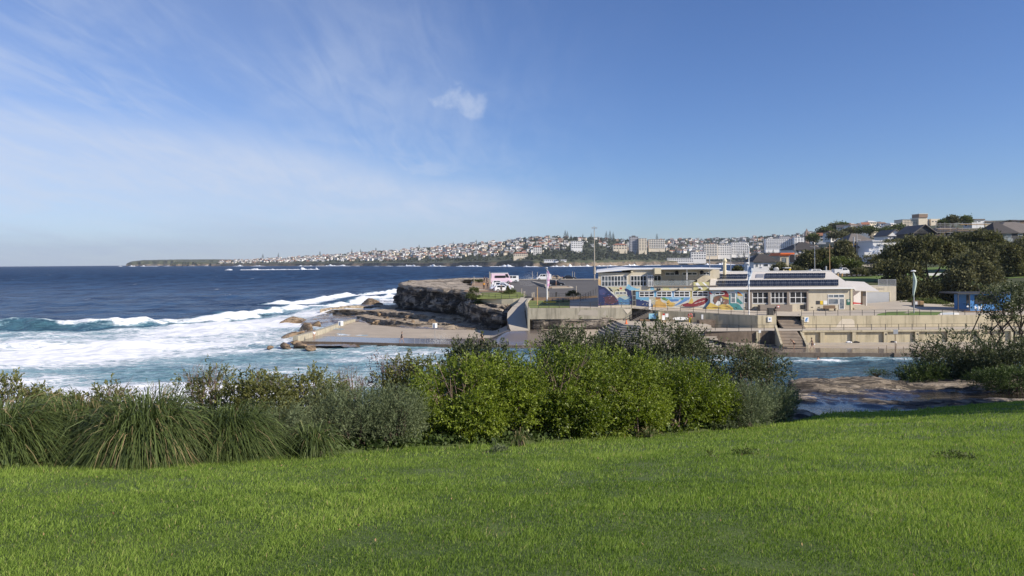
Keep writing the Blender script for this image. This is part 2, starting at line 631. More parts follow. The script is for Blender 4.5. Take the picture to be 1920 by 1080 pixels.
# grass blades: thick near the camera, wider and sparser farther away
bands = [(2.6, 6.5, 5600, .034, .0046), (6.5, 9, 3400, .037, .0060), (9, 13, 1600, .040, .0082), (13, 19, 560, .044, .0125), (19, 31, 210, .048, .021)]
PX_, PY_, LL_, WW_ = [], [], [], []
for y0, y1, dn, ln, wd in bands:
    area = .84 * 2 * .5 * (y1 ** 2 - y0 ** 2)
    k = int(area * dn)
    yy = np.sqrt(rng.uniform(y0 ** 2, y1 ** 2, k))
    uu = rng.uniform(-.84, .84, k)
    PX_.append(uu * yy)
    PY_.append(yy)
    LL_.append(np.full(k, ln))
    WW_.append(np.full(k, wd))
bx, by, bl, bw = map(np.concatenate, (PX_, PY_, LL_, WW_))
u = bx / by
ok = by < np.interp(u, E_U, E_Y) + fbm(bx * 1.3, by * 1.3, 7, 3) * .35 + .1
pat = fbm(bx * .55, by * .55, 3, 4)
tuft = fbm(bx * 2.6, by * 2.6, 9, 3)
bare = fbm(bx * .9, by * .9, 21, 3)
ok &= rng.random(len(bx)) < np.clip(1.15 - 1.6 * np.maximum(bare - .5, 0) / .2, .5, 1)
bx, by, bl, bw, pat, tuft, bare = (a[ok] for a in (bx, by, bl, bw, pat, tuft, bare))
n = len(bx)
bz = ground(bx, by) - .004
bl = bl * (1 + 1.3 * smooth(by - np.interp(bx / by, E_U, E_Y), -.55, .1))
hgt = bl * np.clip(1 + .6 * tuft + .4 * pat, .5, 2) * rng.uniform(.55, 1.45, n)
az = rng.uniform(0, 2 * np.pi, n)
lean = rng.uniform(.15, 1.0, n) * hgt
dx, dy = np.cos(az) * lean + .25 * hgt, np.sin(az) * lean
fa = rng.uniform(0, np.pi, n)
sx, sy = np.cos(fa) * bw, np.sin(fa) * bw
base = np.stack([bx, by, bz], 1)
side = np.stack([sx, sy, np.zeros(n)], 1)
mid = base + np.stack([dx * .35, dy * .35, hgt * .62], 1)
tip = base + np.stack([dx, dy, hgt], 1)
near_ = by < 9.0                                        # near blades bend; farther ones are single slivers
fr_ = ~near_
Vn = np.stack([base - side * .5, base + side * .5, mid - side * .4, mid + side * .4, tip], 1)[near_].reshape(-1, 3)
Vf = np.stack([base - side * .6, base + side * .6, tip], 1)[fr_].reshape(-1, 3)
V = np.concatenate([Vn, Vf])
i0 = np.arange(near_.sum()) * 5
Fq = np.stack([i0, i0 + 1, i0 + 3, i0 + 2], 1)
j0 = len(Vn) + np.arange(fr_.sum()) * 3
Ft = np.concatenate([np.stack([i0 + 2, i0 + 3, i0 + 4], 1), np.stack([j0, j0 + 1, j0 + 2], 1)])
tint = np.clip(.45 + .35 * pat + .25 * tuft + rng.normal(0, .24, n) + .5 * np.maximum(bare - .45, 0), 0, .93)
dry = rng.random(n) < (.012 + .5 * np.clip(bare - .48, 0, 1))
tint[dry] = 1.0
grass_m = leaf_mat('lawn_grass', (.086, .148, .024), (.325, .442, .092), .7, .38, c2=(.46, .39, .19), spec=.12)
lk = 420
lx = rng.uniform(-6, 9, lk)
ly = rng.uniform(3.2, 14, lk) 
lz = ground(lx, ly) + .022
la, ls = rng.uniform(0, 6.28, lk), rng.uniform(.007, .018, lk)
lc = np.stack([lx, ly, lz], 1)
lu = np.stack([np.cos(la) * ls, np.sin(la) * ls, rng.normal(0, .008, lk)], 1)
lw = np.stack([-np.sin(la) * ls * .45, np.cos(la) * ls * .45, rng.normal(0, .006, lk)], 1)
li = np.arange(lk) * 4
link('leaf_litter', np_mesh('leaf_litter', np.stack([lc - lu, lc - lw, lc + lu, lc + lw], 1).reshape(-1, 3), [np.stack([li, li + 1, li + 2, li + 3], 1)], mat('dry_leaf', (.26, .17, .08), .8, .3, 9)), kind='stuff', label='scattered dry leaves and chaff on the lawn', cat='leaf litter')
link('grass', np_mesh('grass', V, [Fq, Ft], grass_m, {'tint': np.concatenate([np.repeat(tint[near_], 5), np.repeat(tint[fr_], 3)])}), kind='stuff',
     label='short green mown grass covering the sloping lawn', cat='grass')
# ------------------------------------------------------------------ the sea
RSEA = 6850.0


def seg_dist(X, Y, line):
    """signed distance to a polyline (positive on the camera's side) and arc position"""
    best = np.full(X.shape, 1e9)
    sgn = np.ones(X.shape)
    arc = np.zeros(X.shape)
    L = 0
    for (ax, ay), (bx_, by_) in zip(line[:-1], line[1:]):
        ex, ey = bx_ - ax, by_ - ay
        l2 = ex * ex + ey * ey
        t_ = np.clip(((X - ax) * ex + (Y - ay) * ey) / l2, 0, 1)
        d = np.hypot(X - ax - t_ * ex, Y - ay - t_ * ey)
        s_ = np.sign((X - ax) * -ey + (Y - ay) * ex)
        m_ = d < best
        best = np.where(m_, d, best)
        sgn = np.where(m_, -s_, sgn)
        arc = np.where(m_, L + t_ * math.sqrt(l2), arc)
        L += math.sqrt(l2)
    return best * sgn, arc


def plan(pts, z=0.0):
    return [PZ(px, py, z)[:2] for px, py in pts]


# crest lines of the breakers
BR1 = plan([(-140, 622), (0, 617), (90, 617), (180, 616), (260, 613), (330, 606), (420, 597), (500, 590), (560, 580), (640, 570), (720, 558)])
BR2 = plan([(520, 571), (600, 564), (660, 556), (740, 548)])
BR3 = plan([(-140, 660), (60, 650), (160, 648), (240, 650)])
ys = np.concatenate([np.exp(np.arange(math.log(44), math.log(300), .0060)), np.exp(np.arange(math.log(300), math.log(RSEA * 1.35), .02))])
us = np.linspace(-.9, .9, 420)
UU, YY = np.meshgrid(us, ys)
XX = UU * YY
rr = np.hypot(XX, YY)
k = np.where(rr > RSEA, RSEA / rr, 1)
XX, YY = XX * k, YY * k
rr = np.hypot(XX, YY)
fade = 1 - smooth(rr, 500, 1800)
wz = np.zeros_like(XX)
for lam, amp, dr in ((62, .34, 205), (41, .22, 222), (27, .16, 190), (17, .13, 238), (11.5, .10, 200), (7.3, .07, 215), (5.1, .05, 182), (3.9, .035, 240)):
    kx, ky = math.sin(R(dr)) * 2 * math.pi / lam, math.cos(R(dr)) * 2 * math.pi / lam
    ph = rng.uniform(0, 6.28) + 1.3 * fbm(XX / lam / 3.1, YY / lam / 3.1, lam, 2)
    s_ = np.sin(kx * XX + ky * YY + ph)
    wz += amp * (s_ + .35 * np.abs(s_) ** 3) * fade * (1 - .0 * lam)
cove = smooth(YY, 150, 110)                       # calmer inside the little bay
wz *= 1 - .62 * cove

foam = np.zeros_like(XX)
shal = np.zeros_like(XX)
d1, a1 = seg_dist(XX, YY, BR1)
d1 = d1 + fbm(a1 * .06, 0 * a1, 1, 4) * 6.0
lip = fbm(a1 * .055, 0 * a1, 5, 3)
hgt1 = 1.15 + .9 * lip + .35 * fbm(a1 * .3, 0 * a1, 3, 2)
near1 = np.abs(d1) < 30
prof = np.where(d1 > 0, np.exp(-(d1 / 3.3) ** 2), np.exp(-(d1 / 9.0) ** 2))
wz += hgt1 * prof
pxx = 960 + XX / np.maximum(YY, 1) * F
broken = np.interp(pxx, [-140, 40, 95, 125, 185, 230, 290, 340, 420], [-.25, -.2, .25, .25, .1, .45, .4, .8, 1.1])
broken = np.clip(broken + .85 * fbm(a1 * .075, 0 * a1, 11, 4) + .35 * fbm(a1 * .4, d1 * .5, 13, 3), 0, 1.2)
run = 6.5 * broken + 1.6 * fbm(XX * .35, YY * .25, 23, 3)
foam = np.maximum(foam, smooth(d1, -1.2, .6) * (1 - smooth(d1, run - 1.8, run + .8)) * (.92 + .3 * fbm(XX * .5, YY * .4, 31, 3)) * (broken > .02))
foam = np.maximum(foam, np.exp(-((d1 - .2) / .9) ** 2) * np.clip(.45 + .9 * fbm(a1 * .2, 0 * a1, 17, 3), 0, .9))
shal = np.maximum(shal, np.exp(-((d1 - 2.2) / 3.6) ** 2) * np.clip(.6 + .7 * fbm(a1 * .05, d1 * .2, 43, 3), 0, .95))
foam = np.maximum(foam, np.exp(-((d1 - 2.5) / 3) ** 2) * np.clip(.25 + .9 * fbm(a1 * .1, d1 * .35, 47, 4), 0, .62))
d2, a2 = seg_dist(XX, YY, BR2)
wz += 1.1 * np.where(d2 > 0, np.exp(-(d2 / 3) ** 2), np.exp(-(d2 / 8) ** 2))
foam = np.maximum(foam, smooth(d2, -1.0, 1.0) * (1 - smooth(d2, 4, 14)) * .95)
d3, a3 = seg_dist(XX, YY, BR3)
wz += .7 * np.where(d3 > 0, np.exp(-(d3 / 2.5) ** 2), np.exp(-(d3 / 7) ** 2))
shal = np.maximum(shal, np.exp(-((d3 - 1.5) / 3.5) ** 2) * .7)
# white water between the breakers and the shore
inside = smooth(d1, 3, 10) * (YY < 330)
streak = fbm(XX * .028, YY * .075, 2, 4)
big = fbm(XX * .012 + 3, YY * .022, 6, 3)
band1, _ = seg_dist(XX, YY, plan([(-60, 706), (120, 672), (300, 640), (430, 620), (520, 612), (600, 600)]))
band2, _ = seg_dist(XX, YY, plan([(440, 640), (520, 652), (640, 660), (760, 664), (840, 655)]))
wide = np.exp(-(band1 / 17) ** 2)
foam = np.maximum(foam, inside * np.clip(.66 + .46 * streak + .40 * big + .30 * wide + .22 * fbm(XX * .11, YY * .24, 29, 3), 0, 1.02))
foam = np.maximum(foam, np.exp(-(band2 / 4.5) ** 2) * (.72 + .4 * streak))
shal = np.maximum(shal, inside * np.clip(.62 + .3 * big, 0, 1))
shal = np.maximum(shal, smooth(YY, 140, 118) * .8)
# wash near the rock shelf, the cliff foot and the pool wall
for cx_, cy_, rad, g_ in ((585, 594, 16, 1.0), (650, 586, 20, .95), (545, 632, 9, .95), (700, 572, 14, .9), (825, 652, 5, .9), (1500, 676, 7, .75), (1580, 690, 5, .5), (1690, 674, 4, .8), (985, 660, 5, .9)):
    q = PZ(cx_, cy_, 0)
    dd = np.hypot((XX - q[0]), (YY - q[1]) * .55)
    foam = np.maximum(foam, np.exp(-(dd / rad) ** 2) * g_ * (.72 + .4 * streak + .3 * fbm(XX * .3, YY * .3, 37, 3)))
bayw = smooth(XX, -22, 2) * smooth(YY, 135, 124)
bayf = np.clip(.33 + .45 * streak + .25 * fbm(XX * .2, YY * .25, 8, 3), 0, .8) * smooth(YY, 84, 100)
bayf = np.maximum(bayf, np.exp(-((YY - 100.5 + .5 * fbm(XX * .2, YY * .1, 3, 2)) / 1.6) ** 2) * np.clip(.6 + .8 * fbm(XX * .25, YY * .2, 41, 3), 0, .95))
foam = foam * (1 - bayw) + bayf * bayw
shal *= 1 - .55 * bayw
wz += foam * .16 * (1 + fbm(XX * .8, YY * .8, 14, 2)) * (YY < 400)
wz *= np.where(rr > 3000, 0, 1)

sea_m, t, b = new_mat('sea_water')
g = nd(t, 'ShaderNodeNewGeometry')
af = nd(t, 'ShaderNodeAttribute', attribute_name='foam')
ash = nd(t, 'ShaderNodeAttribute', attribute_name='shallow')
mpx = nd(t, 'ShaderNodeMapping')
mpx.inputs['Scale'].default_value = (.36, .62, .5)
mpx.inputs['Rotation'].default_value = (0, 0, R(18))
t.links.new(g.outputs['Position'], mpx.inputs[0])
nf = nd(t, 'ShaderNodeTexNoise', i_Scale=1.1, i_Detail=12.0, i_Roughness=.74, i_Distortion=1.2)
t.links.new(mpx.outputs[0], nf.inputs['Vector'])
vo = nd(t, 'ShaderNodeTexVoronoi', feature='DISTANCE_TO_EDGE', i_Scale=1.0)
nw = nd(t, 'ShaderNodeTexNoise', i_Scale=.5, i_Detail=5.0)
t.links.new(mpx.outputs[0], nw.inputs['Vector'])
vm = nd(t, 'ShaderNodeVectorMath', operation='MULTIPLY_ADD')
t.links.new(nw.outputs['Color'], vm.inputs[0])
vm.inputs[1].default_value = (3.2, 3.2, 1)
t.links.new(mpx.outputs[0], vm.inputs[2])
t.links.new(vm.outputs[0], vo.inputs['Vector'])
lace = math_n(t, 'SUBTRACT', 1.0, sstep(t, vo.outputs['Distance'], .0, .17))
tex = math_n(t, 'ADD', math_n(t, 'MULTIPLY', nf.outputs[0], .95), math_n(t, 'MULTIPLY', lace, .15))
lim = math_n(t, 'SUBTRACT', 1.06, math_n(t, 'MULTIPLY', af.outputs['Fac'], .92))
fx = math_n(t, 'SUBTRACT', tex, lim)
aer = sstep(t, fx, -.26, .06)
white = sstep(t, fx, -.03, .30)
# scattered whitecaps on the open water
mpc = nd(t, 'ShaderNodeMapping')
mpc.inputs['Scale'].default_value = (.085, .035, .05)
t.links.new(g.outputs['Position'], mpc.inputs[0])
nc = nd(t, 'ShaderNodeTexNoise', i_Scale=1.0, i_Detail=6.0, i_Roughness=.65)
t.links.new(mpc.outputs[0], nc.inputs['Vector'])
caps = sstep(t, nc.outputs[0], .668, .72)
sepp = nd(t, 'ShaderNodeSeparateXYZ')
t.links.new(g.outputs['Position'], sepp.inputs[0])
caps = math_n(t, 'MULTIPLY', caps, sstep(t, sepp.outputs[1], 150, 260))
white = math_n(t, 'MAXIMUM', white, math_n(t, 'MULTIPLY', caps, .75), clamp=True)
deep = nd(t, 'ShaderNodeMix', data_type='RGBA')
nb = nd(t, 'ShaderNodeTexNoise', i_Scale=.09, i_Detail=8.0, i_Roughness=.65)
mpb = nd(t, 'ShaderNodeMapping')
mpb.inputs['Scale'].default_value = (.6, .35, 1)
t.links.new(g.outputs['Position'], mpb.inputs[0])
t.links.new(mpb.outputs[0], nb.inputs['Vector'])
t.links.new(sstep(t, nb.outputs[0], .41, .60), deep.inputs[0])
deep.inputs[6].default_value = (.006, .029, .086, 1)
deep.inputs[7].default_value = (.025, .076, .170, 1)
wc = nd(t, 'ShaderNodeMix', data_type='RGBA')
t.links.new(ash.outputs['Fac'], wc.inputs[0])
t.links.new(deep.outputs[2], wc.inputs[6])
wc.inputs[7].default_value = (.11, .26, .30, 1)
wa = nd(t, 'ShaderNodeMix', data_type='RGBA')
t.links.new(aer, wa.inputs[0])
t.links.new(wc.outputs[2], wa.inputs[6])
wa.inputs[7].default_value = (.33, .50, .57, 1)
fc = nd(t, 'ShaderNodeMix', data_type='RGBA')
t.links.new(white, fc.inputs[0])
t.links.new(wa.outputs[2], fc.inputs[6])
fc.inputs[7].default_value = (.91, .92, .93, 1)
t.links.new(fc.outputs[2], b.inputs['Base Color'])
# unresolved chop far out acts as roughness
chop = math_n(t, 'ADD', .20, math_n(t, 'MULTIPLY', sstep(t, sepp.outputs[1], 120, 900), .42))
t.links.new(math_n(t, 'ADD', math_n(t, 'MULTIPLY', white, .3), chop), b.inputs['Roughness'])
b.inputs['IOR'].default_value = 1.33
b.inputs['Specular IOR Level'].default_value = .13
nr = nd(t, 'ShaderNodeTexNoise', i_Scale=.42, i_Detail=7.0, i_Roughness=.62, i_Distortion=.4)
mpr = nd(t, 'ShaderNodeMapping')
mpr.inputs['Rotation'].default_value = (0, 0, R(25))
mpr.inputs['Scale'].default_value = (.55, 1.3, 1)
t.links.new(g.outputs['Position'], mpr.inputs[0])
t.links.new(mpr.outputs[0], nr.inputs['Vector'])
nl = nd(t, 'ShaderNodeTexNoise', i_Scale=.05, i_Detail=4.0, i_Roughness=.6)
t.links.new(mpr.outputs[0], nl.inputs['Vector'])
nm_ = nd(t, 'ShaderNodeTexNoise', i_Scale=.16, i_Detail=5.0, i_Roughness=.6)
t.links.new(mpr.outputs[0], nm_.inputs['Vector'])
hsum = math_n(t, 'ADD', math_n(t, 'ADD', nr.outputs[0], math_n(t, 'MULTIPLY', nm_.outputs[0], 1.6)), math_n(t, 'MULTIPLY', nl.outputs[0], 4.0))
hsum = math_n(t, 'ADD', hsum, math_n(t, 'MULTIPLY', white, .25))
bp = nd(t, 'ShaderNodeBump', i_Strength=1.0, i_Distance=1.9)
t.links.new(hsum, bp.inputs['Height'])
t.links.new(math_n(t, 'SUBTRACT', 1.0, math_n(t, 'MULTIPLY', white, .6)), bp.inputs['Strength'])
t.links.new(bp.outputs[0], b.inputs['Normal'])
V = np.stack([XX, YY, wz], -1).reshape(-1, 3)
link('sea', np_mesh('sea', V, [grid_faces(*XX.shape)], sea_m, {'foam': foam.ravel(), 'shallow': shal.ravel()}, smooth_=True), kind='structure')

# spray thrown up where swell meets rock, and surf heaped along the distant shore
foam_m = mat('sea_foam', (.80, .82, .84), .9, .06, 1.0)


def spray(name, label, clouds, size):
    Cs, sc = [], []
    for (c, r, k_) in clouds:
        q = rng.normal(0, 1, (k_, 3)) * np.array(r)
        q[:, 2] = np.abs(q[:, 2])
        Cs.append(np.array(c) + q)
        sc.append(rng.uniform(.35, 1.0, k_) * size)
    C, s_ = np.concatenate(Cs), np.concatenate(sc)
    n_ = len(C)
    T = np.array([[1, 1, 1], [1, -1, -1], [-1, 1, -1], [-1, -1, 1.]]) * .6
    q = rng.normal(0, 1, (n_, 3, 3))
    Vv = C[:, None, :] + (T[None] @ q) * s_[:, None, None] * .6
    i_ = np.arange(n_) * 4
    fs = np.concatenate([np.stack([i_ + a, i_ + b_, i_ + c_], 1) for a, b_, c_ in ((0, 1, 2), (0, 2, 3), (0, 3, 1), (1, 3, 2))])
    return link(name, np_mesh(name, Vv.reshape(-1, 3), [fs], foam_m), kind='stuff', label=label, cat='spray')


def sp(px, py, z, rx, ry, rz, k_):
    return (PZ(px, py, z), (rx, ry, rz), k_)


spray('spray', 'white spray bursting against the pool wall and rock shelf', [
    sp(826, 649, .1, .8, .7, .8, 3000), sp(815, 650, .1, .6, .6, .5, 1500), sp(842, 650, .1, 1.6, .8, .35, 2500),
    sp(578, 600, .5, 2.6, 2.5, .7, 3500), sp(612, 590, .4, 3.5, 2.5, .5, 3000), sp(545, 628, .3, 1.6, 2.5, .7, 3000), sp(530, 640, .1, 1.5, 1.5, .4, 1500),
    sp(1690, 671, .1, .8, .7, .3, 1200), sp(985, 655, .2, 1.6, .7, .3, 1200)], .035)
spray('swell_spray', 'fan of spray thrown up by swell behind the car park', [
    ((xat(985, 290), 290, 4.5), (2.4, 1.5, 1.7), 5000), ((xat(995, 290), 290, 5.3), (1.3, 1.5, 1.7), 4500), ((xat(975, 290), 290, 4.5), (3, 1.5, .6), 2500)], .042)
# ------------------------------------------------------------------ the far shore
FH_PX = np.array([405, 440, 520, 600, 700, 780, 830, 900, 960, 1000, 1060, 1130, 1200, 1300, 1380, 1440, 1500, 1560, 1640, 1720, 1800, 2100.])
FH_TOP = np.array([490, 489, 485, 480, 473, 468, 463, 458, 451, 447, 446, 450, 453, 450, 449, 445, 440, 435, 430, 432, 434, 434.])
FH_DS = np.array([3700, 3500, 3300, 3100, 2800, 2500, 2350, 2150, 2020, 1930, 1900, 2000, 2150, 2300, 2300, 2200, 2100, 2000, 1900, 1800, 1800, 1800.])
FH_SH = np.array([9, 10, 12, 12, 11, 10, 10, 13, 15, 14, 14, 15, 15, 10, 6, 6, 8, 10, 10, 10, 10, 10.])


def hill(px, tt):
    """point on the far hillside: tt 0 at the shore, 1 on the ridge"""
    ds = np.interp(px, FH_PX, FH_DS) + 40 * fbm(np.asarray(px) * .035, 0, 2, 3)
    dr = ds * 1.34
    Y = ds + (dr - ds) * tt
    zr = CZ + (EY - (px - 960) * ROLL - np.interp(px, FH_PX, FH_TOP)) / F * dr
    sh = np.interp(px, FH_PX, FH_SH)
    z = sh + (zr - sh) * np.clip(tt, 0, 1) ** 1.05
    z = z + 4.0 * fbm((px - 960) / F * Y * .006, Y * .006, 5, 3) * smooth(tt, .05, .3)
    return (px - 960) / F * Y, Y, z


hp = np.linspace(396, 2090, 340)
tv = np.array([-.03, -.012, -.004, .0, .02, .05, .09, .14, .2, .28, .36, .45, .55, .65, .75, .85, .93, 1.0, 1.08, 1.3])
HP, TV = np.meshgrid(hp, tv)
hx, hy, hz = hill(HP, TV)
hz = np.where(TV < -.02, -2.5, np.where(TV < -.008, .8 + 1.2 * fbm(HP * .3, 0, 1, 2), np.where(TV < -.001, hz * .55, hz)))
hz = np.where(TV > 1.05, hz - 12 * (TV - 1), hz)
hill_m, t, b = new_mat('scrubby_hillside')
g = nd(t, 'ShaderNodeNewGeometry')
n = nd(t, 'ShaderNodeTexNoise', i_Scale=.03, i_Detail=8.0, i_Roughness=.65)
t.links.new(g.outputs['Position'], n.inputs['Vector'])
rp = nd(t, 'ShaderNodeValToRGB')
rp.color_ramp.elements[0].position = .35
rp.color_ramp.elements[0].color = (.028, .040, .016, 1)
rp.color_ramp.elements[1].position = .66
rp.color_ramp.elements[1].color = (.085, .088, .045, 1)
t.links.new(n.outputs[0], rp.inputs[0])
sp_ = nd(t, 'ShaderNodeSeparateXYZ')
t.links.new(g.outputs['Position'], sp_.inputs[0])
n2 = nd(t, 'ShaderNodeTexNoise', i_Scale=.05, i_Detail=8.0, i_Roughness=.7)
t.links.new(g.outputs['Position'], n2.inputs['Vector'])
rk = nd(t, 'ShaderNodeValToRGB')
rk.color_ramp.elements[0].position = .38
rk.color_ramp.elements[0].color = (.035, .030, .026, 1)
rk.color_ramp.elements[1].position = .62
rk.color_ramp.elements[1].color = (.25, .19, .13, 1)
t.links.new(n2.outputs[0], rk.inputs[0])
mx = nd(t, 'ShaderNodeMix', data_type='RGBA')
hh = math_n(t, 'ADD', sp_.outputs[2], math_n(t, 'MULTIPLY', n.outputs[0], -14.0))
t.links.new(sstep(t, hh, 1.5, 5.0), mx.inputs[0])
t.links.new(rk.outputs[0], mx.inputs[6])
t.links.new(rp.outputs[0], mx.inputs[7])
t.links.new(mx.outputs[2], b.inputs['Base Color'])
b.inputs['Roughness'].default_value = .95
V = np.stack([hx, hy, hz], -1).reshape(-1, 3)
link('far_hills', np_mesh('far_hills', V, [grid_faces(*HP.shape)], hill_m, smooth_=True), kind='structure')


def headland(name, tops, D, depth, shape_seed):
    """sea cliff with a flat scrubby top; tops = (px, py of the skyline)"""
    pxs = np.linspace(tops[0][0], tops[-1][0], 110)
    tp = np.interp(pxs, [a for a, _ in tops], [c for _, c in tops])
    zt = CZ + (EY - (pxs - 960) * ROLL - tp) / F * D
    rows = []
    for fr, dy_ in ((-.2, -18), (.06, -14), (.3, -6), (.62, -2), (.8, 2), (.86, depth * .3), (1.0, depth)):
        j = fbm(pxs * .2, fr * 3, shape_seed, 3)
        rows.append(np.stack([(pxs - 960) / F * (D + dy_ + 12 * j), D + dy_ + 25 * j, np.maximum(zt * fr, -2) + (1.5 * j if fr > .1 else 0)], -1))
    V_ = np.stack(rows, 0)
    link(name, np_mesh(name, V_.reshape(-1, 3), [grid_faces(V_.shape[0], V_.shape[1])], hill_m), kind='structure')


headland('far_headland', [(235, 500), (237, 494), (246, 490), (270, 487), (330, 486), (400, 485.5), (470, 487), (500, 494)], 5100, 350, 3)
headland('near_headland', [(318, 500), (321, 493), (330, 489.5), (360, 489), (400, 490.5), (440, 492), (470, 495)], 4150, 200, 8)


def surf(name, label, pts, D, hgt, seed):
    """lumpy white ridge of breaking water along a line of pixels at distance D(px)"""
    V_, f_ = [], []
    for q, (p0, p1) in enumerate(pts):
        xs = np.arange(p0, p1, 1.1)
        if len(xs) < 4:
            continue
        env = np.clip(np.minimum(xs - p0, p1 - xs) / 6, 0, 1)
        d_ = D(xs)
        h_ = np.maximum(hgt * env * (.22 + 2.6 * np.maximum(fbm(xs * .16, q, seed, 4), 0) ** 1.5 + .25 * np.abs(fbm(xs * .8, q, seed + 3, 2))), .05)
        rows_ = np.stack([np.stack([(xs - 960) / F * (d_ + o_), d_ + o_ + 5 * fbm(xs * .3, o_, seed, 2), h_ * k_ + (-.6 if k_ == 0 else 0)], -1) for o_, k_ in ((-26, 0), (-10, .5), (0, 1), (12, .6), (30, 0))], 0)
        n0 = sum(len(v) for v in V_)
        V_.append(rows_.reshape(-1, 3))
        f_.append(grid_faces(5, len(xs)) + n0)
    link(name, np_mesh(name, np.concatenate(V_), [np.concatenate(f_)], foam_m, smooth_=True), kind='stuff', label=label, cat='surf')


surf('surf', 'white surf breaking along the foot of the far shore',
     [(436, 458), (470, 500), (556, 590), (590, 660), (664, 676), (700, 712), (722, 738), (742, 790), (800, 838), (855, 905), (918, 966), (980, 1012), (1030, 1112), (1118, 1160), (1165, 1200), (1205, 1240), (1320, 1380)],
     lambda x: np.interp(x, FH_PX, FH_DS) * .972 - 30, 4.2, 4)
surf('reef_surf', 'long white break over the offshore reef', [(420, 436), (450, 520), (515, 575), (560, 600)], lambda x: 1500 + 0 * x, 3.2, 9)
surf('headland_surf', 'thin white water at the foot of the far headland', [(222, 230), (240, 258), (262, 300), (305, 322), (352, 368), (380, 410)], lambda x: 4050 + 0 * x, 4.5, 12)
surf('bay_surf', 'white water in the bay below the hotel', [(1296, 1322), (1330, 1376), (1382, 1410)], lambda x: 900 + 0 * x, 1.7, 13)

# houses over the hillside -------------------------------------------------
WALLC = {'white': (.80, .79, .77), 'cream': (.70, .61, .47), 'grey': (.38, .38, .40), 'brown': (.28, .19, .14), 'pale': (.72, .70, .66)}
ROOFC = {'terracotta': (.32, .14, .085), 'dark': (.09, .085, .085), 'light': (.55, .55, .55), 'brown': (.19, .14, .11)}
FW = {k_: mat('far_wall_' + k_, c, .85, .08, .05) for k_, c in WALLC.items()}
FR = {k_: mat('far_roof_' + k_, c, .8, .1, .1) for k_, c in ROOFC.items()}
FGL = mat('far_window', (.075, .08, .09), .3, .2, .3)
FWORD = {'white': 'white', 'cream': 'cream', 'grey': 'grey', 'brown': 'brick brown', 'pale': 'pale'}


def house_mb(w, d, h, roof, lvl, seed):
    r_ = random.Random(seed)
    mb = MB().box(-w / 2, w / 2, -d / 2, d / 2, -4, h, 0)
    if roof == 'flat':
        mb.box(-w / 2 - .4, w / 2 + .4, -d / 2 - .4, d / 2 + .4, h, h + .5, 1)
    else:
        o, rh = .6, r_.uniform(2.0, 3.2)
        k_ = w * .22 if roof == 'hip' else 0
        a = [(-w / 2 - o, -d / 2 - o, h), (w / 2 + o, -d / 2 - o, h), (w / 2 + o, d / 2 + o, h), (-w / 2 - o, d / 2 + o, h)]
        r0, r1 = (-w / 2 + k_ - (0 if k_ else o), 0, h + rh), (w / 2 - k_ + (0 if k_ else o), 0, h + rh)
        mb.poly([a[0], a[1], r1, r0], 1).poly([a[2], a[3], r0, r1], 1).poly([a[1], a[2], r1], 1 if k_ else 0).poly([a[3], a[0], r0], 1 if k_ else 0).poly([a[3], a[2], a[1], a[0]], 1)
    for l_ in range(lvl):
        z0 = h - (l_ + 1) * 2.9 + .8
        x = -w / 2 + r_.uniform(.6, 1.6)
        while x < w / 2 - 1.5:
            ww = r_.choice((1.2, 1.6, 2.4, 3.2))
            if r_.random() < .75 and x + ww < w / 2 - .4:
                mb.poly([(x, -d / 2 - .05, z0), (x + ww, -d / 2 - .05, z0), (x + ww, -d / 2 - .05, z0 + 1.5), (x, -d / 2 - .05, z0 + 1.5)], 2)
            x += ww + r_.uniform(.5, 1.4)
    return mb


protos = {}
for i in range(6):
    protos[i] = (random.uniform(8.5, 15), random.uniform(7, 11), random.choice((5.2, 5.8, 7.8)), ('flat', 'hip', 'gable', 'hip', 'flat', 'gable')[i], 2 + (i % 2), i)
hmesh = {}


def house_mesh(i, wk, rk_):
    key = (i, wk, rk_)
    if key not in hmesh:
        mb = house_mb(*protos[i])
        me = bpy.data.meshes.new('house')
        me.from_pydata(mb.v, [], mb.f)
        for m_ in (FW[wk], FR[rk_], FGL):
            me.materials.append(m_)
        me.polygons.foreach_set('material_index', mb.m)
        hmesh[key] = me
    return hmesh[key]


hr = np.random.default_rng(77)
spots = []
dens_px = np.array([410, 450, 520, 700, 900, 1000, 1100, 1200, 1330, 1450, 1560, 1700])
dens = np.array([.7, 1.0, 1.15, 1.2, 1.15, 1.0, .5, .75, 1.0, 1.0, .45, .2])
tries = 0
while len(spots) < 1350 and tries < 60000:
    tries += 1
    px = hr.uniform(412, 1640)
    tt = hr.beta(1.6, 1.35) * 1.02
    if hr.random() > np.interp(px, dens_px, dens) / 1.25:
        continue
    lo = np.interp(px, [410, 900, 1000, 1100, 1250, 1400, 1640], [.12, .2, .3, .5, .34, .1, .3])
    if tt < lo or (1140 > px > 1075 and tt < .6):
        continue
    x, y, z = hill(px, tt)
    if any(abs(x - s_[0]) < 8 and abs(y - s_[1]) < 11 for s_ in spots):
        continue
    spots.append((float(x), float(y), float(z), px, tt))
spots.sort(key=lambda s_: s_[1])
lots = MB()
lot_mats = [FW[k_] for k_ in FW] + [FR[k_] for k_ in FR] + [FGL]
wk_l, rk_l = list(FW), list(FR)
hs = []
